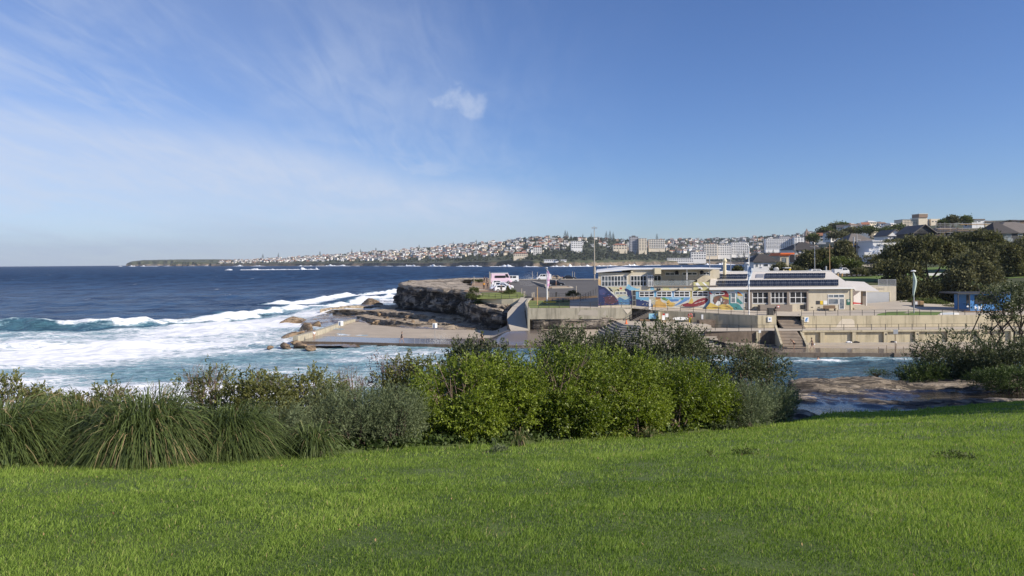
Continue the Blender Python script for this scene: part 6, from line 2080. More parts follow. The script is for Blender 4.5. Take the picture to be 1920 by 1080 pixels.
def house(name, label, Y, px0, px1, roof_t, eave, base, wall, roof, kind='hip', axis='x', depth=9, wins=(), rh=None, wall_m=None, cat='house', low=3):
    x0, x1 = xat(px0, Y), xat(px1, Y)
    ep = (px0 + px1) / 2
    ze, zb_, zt_ = zat(ep, eave, Y), zat(ep, base, Y), zat(ep, roof_t, Y)
    o = thing(name, ((x0 + x1) / 2, Y, zb_), label, cat)
    add('wall', MB().box(x0, x1, Y, Y + depth, zb_ - low, ze), wall, o)
    if kind == 'flat':
        add('roof', MB().box(x0 - .3, x1 + .3, Y - .4, Y + depth + .3, ze + .002, ze + max(zt_ - ze, .25)), roof, o)
    else:
        mid_ = Y + depth / 2
        zr_ = CZ + (eye(ep) - roof_t) / F * (mid_ if axis == 'x' or kind == 'hip' else Y)
        add('roof', quad_roof(x0, x1, Y, Y + depth, ze, zr_ - ze, kind, axis=axis), roof, o)
        if kind == 'gable' and axis == 'y':
            add('gable', MB().poly([(x0, Y - .003, ze - .2), (x1, Y - .003, ze - .2), (x1, Y - .003, ze), ((x0 + x1) / 2, Y - .003, zr_ - .15), (x0, Y - .003, ze)]), wall, o)
    for w_ in wins:
        a, c, t0, b0, nx, ny = w_[:6]
        window(o, Y, a, c, t0, b0, nx, ny, w_[6] if len(w_) > 6 else M['glass_far'], w_[7] if len(w_) > 7 else None, eyepx=ep)
    return o


H = house('terrace_house', 'white two storey house with a dark tiled roof left of the orange house', 225, 1413, 1461, 476, 490.5, 509, M['white_wall'], M['tile_dark'], 'hip', wins=((1417, 1421, 495, 500.5, 1, 1), (1431, 1440, 495, 500, 1, 1), (1425, 1427, 495, 499, 1, 1), (1444, 1446, 495.5, 500, 1, 1), (1450, 1453, 495.5, 500, 2, 1)))
add('balcony', MB().box(xat(1428, 224), xat(1442, 224), 224, 224.95, zat(1437, 503, 224), zat(1437, 500.3, 224)), M['white_wall'], H)
bx(None, 'garden_wall', 215, 215.4, 1404, 1462, 503, 512, M['white_wall'], 1437, label='white garden wall below the dark roofed white house', cat='garden wall')
H = house('townhouse', 'narrow beige house with an orange red parapet', 228, 1463, 1479, 477, 479.5, 498, M['cream'], M['orange'], 'flat', wins=((1466, 1474, 483.5, 492.5, 1, 1, M['glass_blue'], M['rail']),))
bx(H, 'orange_parapet', 227.3, 236, 1463.5, 1490, 474, 477, M['orange'], 1471)
H = house('brick_house', 'long dark tiled house with a row of white framed windows above the orange parapet', 255, 1488, 1545, 454, 468, 477, M['white_wall'], M['tile_dark'], 'hip', depth=12, wins=((1488.5, 1498, 468.5, 475.5, 2, 1), (1502, 1507, 468.5, 475.5, 1, 1), (1509, 1515, 468.5, 475.5, 1, 1), (1518, 1527, 468.5, 474.5, 2, 1), (1534, 1540, 469, 474, 1, 1)))
bx(H, 'brick_wing', 249, 254.9, 1493, 1530, 477, 492, M['brick'], 1515)
add('lean_to_roof', MB().poly([(xat(1492, 248), 248, zat(1515, 482, 248)), (xat(1532, 248), 248, zat(1515, 482, 248)), (xat(1526, 255), 254.8, zat(1515, 475.5, 255)), (xat(1497, 255), 254.8, zat(1515, 475.5, 255))]), M['tile_dark'], H)
H = house('mustard_house', 'mustard clad house with several dark roof planes beside the white modern house', 240, 1592, 1640, 438, 452, 478, M['mustard'], M['tile_grey'], 'hip', depth=11, wins=((1599, 1605, 451, 456, 1, 1), (1607, 1613, 449.5, 455.5, 1, 1), (1636, 1639.5, 450, 455, 1, 1)))
bx(H, 'balcony', 238.5, 239.9, 1608, 1637, 465.5, 470.5, M['galv'], 1615)
add('lower_roof', MB().poly([(xat(1600, 236.5), 236.5, zat(1615, 463.5, 236.5)), (xat(1640, 236.5), 236.5, zat(1615, 463.5, 236.5)), (xat(1636, 240), 239.9, zat(1615, 457, 240)), (xat(1606, 240), 239.9, zat(1615, 457, 240))]).poly([(xat(1600, 236.5), 236.5, zat(1615, 464.2, 236.5)), (xat(1640, 236.5), 236.5, zat(1615, 464.2, 236.5)), (xat(1640, 236.5), 236.5, zat(1615, 463.5, 236.5)), (xat(1600, 236.5), 236.5, zat(1615, 463.5, 236.5))]), M['tile_dark'], H)
H = house('modern_house', 'white flat roofed modern house with stepped terraces and a wide glazed opening', 228, 1637, 1695, 450.8, 452.5, 484, M['white_wall'], M['white_wall'], 'flat', depth=10, wins=((1656, 1679, 459.5, 472, 3, 1, M['glass_blue'], M['galv']), (1645, 1650, 458.8, 461.6, 1, 1)))
bx(H, 'terrace', 224, 227.9, 1621, 1690, 472.5, 482, M['white_wall'], 1665)
bx(H, 'terrace_step', 225, 227.9, 1630, 1655, 466, 472.4, M['white_wall'], 1665)
house('gabled_house', 'white gabled house with a grey gable roof above the modern house', 262, 1665, 1693, 430, 442.5, 450, M['white_wall'], M['tile_grey'], 'gable', 'y', 10, wins=((1676, 1685, 444, 449, 3, 1), (1669, 1671.5, 444, 448, 1, 1)))
bx(None, 'white_wing', 258, 266, 1694, 1710, 440, 447, M['white_wall'], 1700, label='small white rendered wing right of the white gabled house', cat='house wing')
house('dark_gabled_house', 'black house with a steep dark gable left of the scaffolding', 240, 1714, 1754, 421, 438, 452, M['charcoal'], M['tile_grey'], 'gable', 'y', 11, wins=((1722, 1746, 432, 445, 6, 1, M['black'], M['charcoal']),))
sc = house('unfinished_house', 'unfinished dark house wrapped in scaffolding', 245, 1756, 1820, 424, 434, 452, M['charcoal'], M['tile_dark'], 'hip', depth=9, wins=((1760, 1775, 437, 446, 3, 1, M['black'], M['charcoal']), (1790, 1815, 436, 446, 4, 1, M['black'], M['charcoal'])))
scf = thing('scaffolding', (xat(1800, 241), 241, 20), 'grey pole scaffolding with timber boards round the unfinished house', 'scaffolding')
for i, px in enumerate((1755, 1763, 1772, 1782, 1793, 1805, 1818, 1832, 1846, 1858)):
    add('pole', MB().tube([(xat(px, 241), 241, zat(1800, 452, 241)), (xat(px, 241), 241, zat(1800, 418.5 - (i % 3), 241))], .05, 5), M['galv'], scf)
for py, m_ in ((422, M['galv']), (419.5, M['galv']), (428.5, M['galv']), (436, M['galv'])):
    add('ledger', MB().tube([(xat(1755, 240.9), 240.9, zat(1800, py, 241)), (xat(1865, 240.9), 240.9, zat(1800, py - .3, 241))], .06, 5), m_, scf)
for a, c, py in ((1758, 1784, 429.5), (1795, 1845, 432), (1800, 1860, 421.5)):
    add('board', MB().box(xat(a, 240.5), xat(c, 240.5), 240.2, 241.2, zat(1800, py, 241), zat(1800, py - .6, 241)), M['post_wood'], scf)
add('brace', MB().tube([(xat(1745, 240.8), 240.8, zat(1800, 446, 241)), (xat(1798, 240.8), 240.8, zat(1800, 427, 241))], .10, 5), M['wood'], scf)
for a, c, p0_, p1_ in ((1812, 1820, 440, 430), (1812, 1820, 447, 438)):
    add('brace', MB().tube([(xat(a, 240.8), 240.8, zat(1800, p0_, 241)), (xat(c, 240.8), 240.8, zat(1800, p1_, 241))], .05, 5), M['galv'], scf)
H = house('dark_house', 'large charcoal house with hipped tile roofs at the far right', 215, 1868, 1990, 416, 436, 462, M['charcoal'], M['tile_grey'], 'hip', depth=16, wins=((1880, 1896, 438, 452, 2, 1, M['glass_blue'], M['galv']), (1909, 1917, 438, 442, 1, 1, M['glass_blue'], M['white'])))
add('wing_roof', quad_roof(xat(1862, 212), xat(1902, 212), 211, 220, zat(1880, 436.6, 211), 3.2, 'hip'), M['tile_dark'], H)
bx(H, 'balcony_glass', 213.2, 213.3, 1879, 1900, 447, 453, gm, 1885)
bx(None, 'carport', 200, 206, 1612, 1640, 494.5, 500, M['charcoal'], 1626, label='low dark carport with a pale front beam below the modern house', cat='carport')
gr_ = bx(None, 'garage_block', 198, 204, 1616, 1641, 496.5, 512, M['concrete'], 1628, label='pale concrete garage with a black door beside the street', cat='garage')
bx(gr_, 'door', 197.9, 197.99, 1620, 1635, 500, 512, M['black'], 1628)
for a, c, t0, b0, lb in ((1548, 1566, 491, 500, 'white street wall left of the green hedge'), (1573, 1604, 490, 499, 'white street wall right of the green hedge')):
    bx(None, 'street_wall', 205, 205.3, a, c, t0, b0, M['white_wall'], 1575, label=lb, cat='street wall')
sh_ = thing('bus_shelter', (xat(1477, 196), 196, hsz(1477, 196)), 'small yellow bus shelter with a pale flat roof', 'bus shelter')
bx(sh_, 'panel', 195, 195.3, 1479.5, 1483, 503, 512, M['yellow'], 1478)
bx(sh_, 'roof', 194.5, 196.5, 1472, 1483.5, 501.5, 502.8, M['white'], 1478)
bx(None, 'cottage_wall', 200, 212, 1756, 1768, 500, 512, M['brick'], 1760, label='small brown brick cottage glimpsed under the spreading tree', cat='cottage')
bx(None, 'picket_fence', 176, 176.1, 1740, 1790, 512, 517, M['white_wall'], 1760, label='low pale fence under the spreading tree', cat='fence')
ch_ = bx(None, 'chimney', 250, 251, 1572.5, 1576, 447, 457, M['white_wall'], 1574, label='lone white chimney among the street trees', cat='chimney')

# hospital like block on the skyline and its neighbours
D = 900
hb = thing('tower_building', (xat(1730, D), D, zat(1730, 424, D)), 'large beige institutional block with a square roof tower on the skyline', 'institutional building')
FWc = FW['cream']
def hbox(n_, a, c, t0, b0, d0, d1, m_):
    return add(n_, MB().box(xat(a, D), xat(c, D), D + d0, D + d1, zat(1730, b0, D), zat(1730, t0, D)), m_, hb)
hbox('wall', 1694.5, 1742, 411.5, 432, 2, 22, FWc)
hbox('wing', 1746, 1763, 410.5, 432, 0, 22, FWc)
hbox('stair_core', 1722, 1738, 408, 432, -1, 18, FWc)
hbox('roof_tower', 1722, 1738.5, 402, 407.9, -2, 14, FW['brown'])
hbox('tower_cap', 1721.6, 1739, 400.8, 401.9, -2.4, 14.4, FWc)
hbox('link', 1738, 1746, 411, 432, 4, 20, FW['grey'])
hbox('roof', 1694, 1742, 410.9, 411.4, 1.5, 22.5, FW['grey'])
for r0 in range(4):
    for i in range(9):
        if r0 < 3 or i < 4:
            hbox('window', 1696.5 + i * 2.8, 1698.3 + i * 2.8, 413 + r0 * 2.9, 414.5 + r0 * 2.9, 1.9, 2.1, FGL)
for a, c in ((1748, 1751), (1754, 1757)):
    hbox('window', a, c, 414.5, 416.5, -.1, .1, FGL)
D = 420
for a, c, t0, b0, wl_, rf_, lb in ((1823, 1846, 411.5, 420, M['white_wall'], M['tile_grey'], 'pale grey house with a flat roof on the skyline above the scaffolding'), (1848, 1866, 414.5, 421, M['cream'], M['tile_grey'], 'low cream house on the skyline right of the flat roofed one'), (1868, 1888, 416, 423, M['brick'], M['tile_dark'], 'dark brick roofed house on the skyline behind the palm'), (1896, 1925, 413, 424, M['brick'], M['tile_dark'], 'dark hipped house on the skyline at the right edge')):
    house('skyline_house', lb, D, a, c, t0 - 1.0, t0 + 1.2, b0, wl_, rf_, 'flat' if a < 1840 else 'hip', depth=8, wins=((a + 3, a + 9, t0 + 3, t0 + 5.5, 3, 1), (a + 11, a + 16, t0 + 3, t0 + 5, 2, 1)), low=8)
hs2 = [(1583, 428, 700), (1592, 427, 720), (1604, 426, 740), (1613, 425.5, 760), (1622, 426, 700), (1632, 424.5, 760), (1641, 424, 780), (1652, 424, 760), (1661, 425, 720), (1672, 426, 700), (1577, 432, 640), (1598, 433, 620), (1618, 436, 560), (1640, 436, 560), (1656, 433, 600), (1560, 444, 560), (1540, 448, 600)]
for i, (px, py, D) in enumerate(hs2):
    i_ = (i * 5) % 6
    o = link('hill_house', house_mesh(i_, ('white', 'cream', 'white', 'pale')[i % 4], ('terracotta', 'light', 'dark', 'brown')[i % 4]), None,
             f'{("white", "cream", "white", "pale")[i % 4]} house with {("terracotta", "light", "dark", "brown")[i % 4]} roof, {"top" if py < 429 else "lower"} row on the ridge {"near the church tower" if px < 1595 else "above the mustard house" if px < 1635 else "left of the beige block"}', 'house', 'houses on the green ridge', loc=(xat(px, D), D, zat(px, py + 3, D)))
    o.rotation_euler = (0, 0, .4 * math.sin(i * 3))
    o.scale = (.75,) * 3

# ------------------------------------------------------------------ trees
tree_leaf = leaf_mat('dark_tree_leaf', (.030, .038, .014), (.185, .18, .072), .8, .25)
olive_leaf = leaf_mat('olive_tree_leaf', (.044, .050, .022), (.20, .195, .088), .8, .25)
hedge_leaf = leaf_mat('hedge_leaf', (.040, .060, .015), (.14, .17, .045), .65, .25)


def crown_mesh(lobes, n, size, m_, seed, hollow=.55):
    """leaf sprays over and inside overlapping lobes; lobes rows: centre, radii"""
    r_ = np.random.default_rng(seed)
    w = np.array([l[3] * l[4] + l[3] * l[5] for l in lobes])
    pick = r_.choice(len(lobes), n, p=w / w.sum())
    L_ = np.array(lobes)[pick]
    d = r_.normal(0, 1, (n, 3))
    d /= np.linalg.norm(d, axis=1, keepdims=True)
    d[:, 2] = np.where(d[:, 2] < -.35, -d[:, 2] * .5, d[:, 2])
    rad = hollow + (1 - hollow) * r_.random(n) ** .5
    bump_ = 1 + .26 * fbm(d[:, 0] * 2.3 + L_[:, 0], d[:, 1] * 2.3 + L_[:, 1], d[:, 2] * 2.3 + seed, 3) * 1.6
    C = L_[:, :3] + d * L_[:, 3:6] * (rad * bump_)[:, None]
    gap = fbm(C[:, 0] * .9 / size * .35, C[:, 1] * .9 / size * .35, C[:, 2] * .9 / size * .35 + seed, 2)
    C, d, rad = C[gap > -.27], d[gap > -.27], rad[gap > -.27]
    n = len(C)
    nper = 5
    q = r_.normal(0, 1, (n, nper, 3))
    pos = C[:, None, :] + q * size * .8
    dirv = d[:, None, :] * .7 + r_.normal(0, .75, (n, nper, 3)) + np.array([0, 0, .25])
    dirv /= np.linalg.norm(dirv, axis=2, keepdims=True)
    sd_ = np.cross(dirv, r_.normal(0, 1, (n, nper, 3)))
    sd_ /= np.linalg.norm(sd_, axis=2, keepdims=True) + 1e-9
    ln = size * r_.uniform(.8, 1.5, (n, nper, 1))
    wd = ln * .36
    V_ = np.stack([pos, pos + dirv * ln * .5 + sd_ * wd, pos + dirv * ln, pos + dirv * ln * .5 - sd_ * wd], 2).reshape(-1, 3)
    cl = .5 + .5 * fbm(C[:, 0] * .35, C[:, 1] * .35, C[:, 2] * .35 + seed * 3, 2)
    tn = np.clip(cl[:, None] * .55 + r_.normal(.18, .2, (n, nper)), 0, 1).reshape(-1)
    i_ = np.arange(n * nper) * 4
    return np_mesh('crown', V_, [np.stack([i_, i_ + 1, i_ + 2, i_ + 3], 1)], m_, {'tint': np.repeat(tn, 4)})


def tree(name, label, px, base_py, Y, lobes_px, n, size, m_, seed, trunk_r=.4, group=None, cat='tree', depth=.85):
    """lobes in photograph pixels: (px, py, half width, half height[, dy])"""
    zb_ = zat(px, base_py, Y)
    o = thing(name, (xat(px, Y), Y, zb_), label, cat, group)
    L_ = []
    for l in lobes_px:
        yy = Y + (l[4] if len(l) > 4 else 0)
        w_, h_ = l[2] / F * yy, l[3] / F * yy
        L_.append((xat(l[0], yy) - o.location.x, yy - Y, zat(l[0], l[1], yy) - zb_, w_, w_ * depth, h_))
    link('crown', crown_mesh(L_, n, size, m_, seed), o)
    mb = MB()
    r_ = random.Random(seed)
    fork = Vector((0, 0, max(.35 * np.mean([l[2] for l in L_]), .5)))
    mb.tube([(0, 0, -.6), (r_.uniform(-.2, .2), 0, fork.z * .5), tuple(fork)], [trunk_r, trunk_r * .8, trunk_r * .7], 7)
    for l in L_:
        e = Vector(l[:3])
        md = fork + (e - fork) * .5 + Vector((r_.uniform(-.4, .4), r_.uniform(-.4, .4), -.12 * (e - fork).length))
        mb.tube([tuple(fork), tuple(md), tuple(fork + (e - fork) * 1.05)], [trunk_r * .5, trunk_r * .3, trunk_r * .1], 5)
    me = bpy.data.meshes.new('trunk')
    me.from_pydata(mb.v, [], mb.f)
    me.materials.append(M['bark'])
    link('trunk', me, o)
    return o


tree('spreading_tree', 'broad spreading dark tree left of centre among the big trees, leaning over the fish lamp', 1742, 548, 158,
     [(1690, 478, 34, 19), (1735, 462, 44, 18), (1778, 470, 32, 22), (1664, 508, 30, 17, -3), (1694, 510, 34, 20, -4), (1722, 487, 40, 22, -2), (1790, 492, 22, 18, -2), (1675, 530, 20, 14, -3)], 5200, .42, tree_leaf, 1, .55)
tree('bushy_tree', 'large rounded olive tree in front, right of the spreading tree', 1830, 570, 146,
     [(1826, 500, 38, 28), (1805, 530, 34, 26, -2), (1845, 525, 32, 30, -2), (1820, 555, 42, 18, -2), (1790, 548, 22, 22, -1), (1850, 480, 18, 16)], 4600, .40, olive_leaf, 2, .45)
tree('tall_tree', 'tall dark tree behind, below the charcoal house', 1850, 520, 182,
     [(1842, 455, 34, 22), (1868, 470, 24, 22), (1806, 455, 26, 14, 4), (1830, 470, 30, 18, -2), (1860, 495, 26, 22)], 3600, .45, tree_leaf, 3, .5)
tree('right_tree', 'dark tree at the right edge in front of the charcoal house', 1905, 545, 165,
     [(1892, 480, 26, 24), (1918, 475, 24, 26), (1900, 512, 30, 24), (1925, 520, 30, 34), (1888, 540, 16, 18)], 3400, .42, tree_leaf, 4, .45)
tree('street_tree', 'olive street tree with thin top behind the white ute', 1592, 508, 212,
     [(1578, 476, 20, 14), (1568, 486, 18, 13), (1592, 490, 18, 12), (1560, 474, 12, 9), (1580, 462, 12, 9), (1600, 498, 14, 9)], 2000, .5, olive_leaf, 5, .35)
tree('street_tree', 'dark rounded tree left of the two power poles', 1526, 510, 205,
     [(1522, 490, 24, 16), (1540, 485, 20, 16), (1508, 500, 18, 12), (1546, 500, 16, 12)], 2200, .5, tree_leaf, 6, .35)
tree('green_hedge', 'mid green hedge trees above the white ute', 1575, 506, 200, [(1575, 494, 26, 9), (1555, 497, 16, 9), (1600, 500, 18, 9), (1618, 506, 16, 7)], 1500, .38, hedge_leaf, 7, .2, cat='hedge')
tree('terrace_planting', 'dark planting along the terrace of the white modern house', 1655, 486, 222, [(1640, 482, 18, 4), (1665, 484, 20, 4), (1650, 490, 26, 5), (1680, 452, 24, 2.5, 2)], 900, .3, tree_leaf, 8, .1, cat='planting')
tree('street_bush', 'olive bush beside the yellow bus shelter', 1466, 512, 198, [(1464, 503, 12, 9), (1455, 507, 10, 7), (1490, 507, 14, 6)], 700, .35, olive_leaf, 9, .15, cat='bush')
tree('roadside_bush', 'low olive bushes right of the garage door by the street', 1625, 520, 176, [(1612, 511, 16, 6), (1630, 513, 12, 6)], 600, .3, olive_leaf, 10, .12, cat='bush')
tree('rounded_shrub', 'rounded dark green shrub beside the wooden crates below the big trees', 1745, 580, 139, [(1722, 571, 24, 9), (1748, 572, 24, 10), (1765, 576, 20, 8), (1700, 574, 12, 9)], 2200, .22, hedge_leaf, 11, .12, cat='shrub')
tree('bank_shrub', 'dark shrub mass on the bank behind the fish lamp', 1700, 572, 146, [(1700, 545, 26, 24), (1740, 545, 34, 22), (1772, 555, 26, 18), (1690, 565, 14, 12), (1720, 560, 30, 14)], 2600, .32, tree_leaf, 12, .2, cat='shrub')
tree('kiosk_shrub', 'grey green low shrub left of the blue kiosk', 1785, 583, 134, [(1780, 578, 14, 5), (1798, 577, 12, 6), (1765, 580, 10, 4)], 700, .16, olive_leaf, 13, .06, cat='shrub')
for i, (px, py, hw, hh, D, lb) in enumerate(((1787, 413, 12, 7, 420, 'dome shaped dark tree on the skyline'), (1812, 413, 8, 6, 420, 'smaller open tree on the skyline right of the domed tree'), (1770, 419, 8, 4, 420, 'low dark tree left of the domed skyline tree'),
                                            (1568, 428, 12, 8, 700, 'dark bushy tree at the left end of the green ridge'), (1580, 424, 9, 4, 690, 'flat topped tree on the green ridge'), (1548, 434, 13, 7, 640, 'rounded tree on the green ridge left of the pine'),
                                            (1600, 434, 16, 6, 560, 'green tree below the white ridge houses'), (1630, 432, 20, 6, 540, 'wide green tree below the ridge houses'), (1662, 434, 16, 6, 520, 'green tree left of the white gabled house'), (1570, 442, 18, 9, 480, 'dark tree left of the white chimney'), (1525, 447, 12, 7, 600, 'small dark tree beside the church tower'), (1685, 428, 10, 5, 600, 'tree left of the beige institutional block'))):
    tree('ridge_tree', lb, px, py + hh + 3, D, [(px, py, hw, hh), (px - hw * .5, py + hh * .4, hw * .6, hh * .6), (px + hw * .5, py + hh * .3, hw * .6, hh * .6)], 420, D * .0018, hedge_leaf if i % 3 else olive_leaf, 30 + i, D * .0012, 'trees along the green ridge')
pl_ = thing('palm_tree', (xat(1893, 300), 300, 27), 'small palm on the skyline above the dark hipped roof', 'palm tree')
zc_ = zat(1893, 413, 300)
add('trunk', MB().tube([(xat(1893, 300), 300, zat(1893, 430, 300)), (xat(1893, 300), 300, zc_)], .15, 6), M['bark'], pl_)
fr = MB()
for k in range(11):
    a_ = k * .571
    p0 = Vector((xat(1893, 300), 300, zc_))
    prev = p0
    for s in range(1, 5):
        q_ = p0 + Vector((math.cos(a_) * s * .45, math.sin(a_) * s * .45, .5 * s * .5 - .10 * s * s))
        sd_ = Vector((-math.sin(a_), math.cos(a_), 0)) * .16
        fr.poly([prev - sd_, prev + sd_, q_ + sd_ * (1 - s / 5), q_ - sd_ * (1 - s / 5)])
        prev = q_
me_ = add('fronds', fr, olive_leaf, pl_)
sm = tree('dry_shrub', 'sparse dark shrub in front of the car park near the ramp railing', 1075, 560, 147, [(1073, 550, 8, 5), (1082, 553, 6, 4), (1066, 554, 5, 3)], 260, .16, tree_leaf, 60, .05, cat='shrub')
tree('cliff_top_bush', 'green creeper hanging over the edge of the cliff by the path', 886, 560, 152, [(889, 545, 8, 7), (882, 556, 8, 9), (893, 560, 9, 6), (897, 569, 8, 4)], 800, .17, hedge_leaf, 61, .06, cat='bush')
tree('path_bush', 'rounded yellow green bush at the end of the parked cars', 961, 554, 156, [(959, 547, 7, 5), (950, 549.5, 8, 3)], 360, .15, hedge_leaf, 62, .05, cat='bush')
tree('clipped_shrub', 'narrow dark conical shrub beside the nearest white car', 952, 549, 157, [(951.5, 543, 2.6, 6.5)], 160, .13, tree_leaf, 63, .05, cat='shrub')
tree('edge_hedge', 'low green hedge at the cliff edge beyond the path', 896, 530, 215, [(893, 527, 7, 1.6), (900, 527, 5, 1.4)], 160, .2, hedge_leaf, 64, .05, cat='hedge')
tree('bay_bush', 'dark bush behind the hall roof', 1383, 512, 160, [(1383, 506, 8, 5)], 250, .25, tree_leaf, 65, .08, cat='bush')
# the row of garden trees just beyond the right edge of the frame; they throw the long shade over the rocks
for i, (tx, ty) in enumerate(((20.2, 17.4), (22.4, 18.6), (24.8, 19.9), (27.4, 21.3), (30.4, 22.9))):
    gz = float(ground(tx, ty))
    q = F / ty
    ppx = 960 + tx * q
    py_ = lambda z: eye(ppx) - (z - CZ) * q
    tree('boundary_tree', ('first', 'second', 'third', 'fourth', 'fifth')[i] + ' dark garden tree in the row just outside the right edge', ppx, py_(gz), ty,
         [(ppx, py_(gz + 5.6), 1.8 * q, 2.0 * q), (ppx - .8 * q, py_(gz + 4.4), 1.1 * q, 1.0 * q, .6), (ppx + 1.0 * q, py_(gz + 4.6), 1.6 * q, 1.2 * q, -.5)], 1500, .2, tree_leaf, 66 + i, .16, 'garden trees outside the right edge', depth=1.2)
# ------------------------------------------------------------------ poles, lamps, flags
def pole(name, label, px, py0, py1, Y, r0=.09, r1=.06, m_=None, cat='pole', z0=None):
    o = thing(name, (xat(px, Y), Y, zat(px, py0, Y)), label, cat)
    x = xat(px, Y)
    add('post', MB().tube([(x, Y, zat(px, py0, Y) - .4), (x, Y, zat(px, py1, Y))], [r0, r1], 8), m_ or M['galv'], o)
    return o, x


o, x = pole('light_mast', 'tall slender light mast at the seaward corner of the car park', 1114.5, 524, 424, 240, .22, .10, M['concrete'], 'light mast')
add('cabinet', MB().tube([(x, 240, zat(1114, 514, 240)), (x, 240, zat(1114, 501, 240))], [.42, .36], 8), M['concrete'], o)
for s in (-1, 1):
    add('floodlight', MB().obox((x + s * .6, 239.8, zat(1114, 427.5, 240)), (.5, .4, .35)), M['galv'], o)
add('crossarm', MB().box(x - .8, x + .8, 239.95, 240.05, zat(1114, 427.2, 240) - .05, zat(1114, 427.2, 240) + .05), M['galv'], o)
o, x = pole('banner_pole', 'pale lamp pole with a pink and white feather banner in front of the car park', 1025.2, 568, 510, 140, .13, .09, M['white'], 'lamp pole')
add('lamp_head', MB().ball((x - .1, 140, zat(1024, 502.5, 140)), (.32, .32, .18), 10, 6), M['galv'], o)
add('post', MB().tube([(x, 140, zat(1025, 510, 140)), (x - .1, 140, zat(1025, 503, 140))], .06, 6), M['galv'], o)
bn_m, t, b = new_mat('banner_print')
g = nd(t, 'ShaderNodeNewGeometry')
n = nd(t, 'ShaderNodeTexNoise', i_Scale=2.2, i_Detail=3.0)
t.links.new(g.outputs['Position'], n.inputs['Vector'])
rp = nd(t, 'ShaderNodeValToRGB')
rp.color_ramp.elements[0].position = .42
rp.color_ramp.elements[0].color = (.62, .30, .52, 1)
rp.color_ramp.elements[1].position = .6
rp.color_ramp.elements[1].color = (.78, .68, .76, 1)
t.links.new(n.outputs[0], rp.inputs[0])
t.links.new(rp.outputs[0], b.inputs['Base Color'])


def flag(name, pts_l, pts_r, Y, m_, parent=None, sway=.15, **kw):
    """cloth strip between two pixel edges, gently folded"""
    n_ = len(pts_l)
    rows_ = []
    for i in range(n_):
        (a, c), (d, e) = pts_l[i], pts_r[i]
        rows_.append([(xat(a + (d - a) * k / 4, Y), Y + sway * math.sin(k * 1.4 + i * .9) * k / 4, zat(a, c + (e - c) * k / 4, Y)) for k in range(5)])
    off = wloc(parent) if parent else Vector((0, 0, 0))
    V_ = np.array(rows_).reshape(-1, 3) - np.array(off)
    return link(name, np_mesh(name, V_, [grid_faces(n_, 5)], m_, smooth_=True), parent, **kw)


flag('banner', [(1025.6, 506), (1025.6, 515), (1025.6, 525), (1025.6, 535), (1025.6, 541)], [(1026.5, 505), (1030.5, 514), (1030.2, 524), (1030, 534), (1027.6, 541)], 139.9, bn_m, None, .1, label='narrow pink and white feather banner on the pale lamp pole', cat='banner')
o, x = pole('flag_lamp', 'tall curved arm lamp pole before the hall, flying a pale blue flag', 1404, 592, 462, 120.5, .11, .07, M['white'], 'lamp pole')
add('arm', MB().tube([(x, 120.5, zat(1403, 463, 120.5)), (x - .15, 120.5, zat(1403, 459, 120.5)), (x - .6, 120.5, zat(1403, 456.3, 120.5)), (x - 1.3, 120.5, zat(1403, 455.8, 120.5))], [.07, .06, .05, .06], 6), M['galv'], o)
add('lamp_head', MB().ball((x - .3, 120.5, zat(1403, 493.5, 120.5)), (.33, .33, .14), 10, 6), M['white'], o)
fg_m, t, b = new_mat('blue_flag_print')
g = nd(t, 'ShaderNodeNewGeometry')
n = nd(t, 'ShaderNodeTexNoise', i_Scale=3.0, i_Detail=4.0)
t.links.new(g.outputs['Position'], n.inputs['Vector'])
rp = nd(t, 'ShaderNodeValToRGB')
rp.color_ramp.elements[0].position = .4
rp.color_ramp.elements[0].color = (.16, .24, .40, 1)
rp.color_ramp.elements[1].position = .55
rp.color_ramp.elements[1].color = (.58, .66, .74, 1)
t.links.new(n.outputs[0], rp.inputs[0])
t.links.new(rp.outputs[0], b.inputs['Base Color'])
flag('flag', [(1401.5, 497), (1401.5, 506), (1401.6, 515), (1402, 524), (1402.2, 534), (1402.3, 538)], [(1409.5, 503), (1411, 509), (1409.5, 519), (1406, 526), (1406.5, 532), (1403.2, 537)], 120.3, fg_m, None, .35, label='pale blue and white flag hanging from the curved arm lamp pole', cat='flag')
o, x = pole('fish_lamp', 'lamp pole wrapped in a pale green fish sculpture beside the big trees', 1713, 589, 557, 122, .10, .10, M['galv'], 'lamp pole')
zs = [zat(1713, q, 122) for q in (557, 552, 545, 537, 528, 520, 514, 510)]
xs = [xat(q, 122) for q in (1712.6, 1712.2, 1713, 1714.2, 1715.2, 1714.4, 1713, 1712.4)]
fish_m = mat('pale_green_sculpture', (.42, .50, .44), .45, .45, 1.6)
add('fish_sculpture', MB().tube([(a, 122, c) for a, c in zip(xs, zs)], [.10, .15, .22, .28, .30, .24, .13, .06], 9), fish_m, o, smooth_=True)
add('lamp_head', MB().ball((xat(1712.4, 122), 122, zat(1712, 508.3, 122)), (.40, .40, .16), 12, 6), M['white'], o)
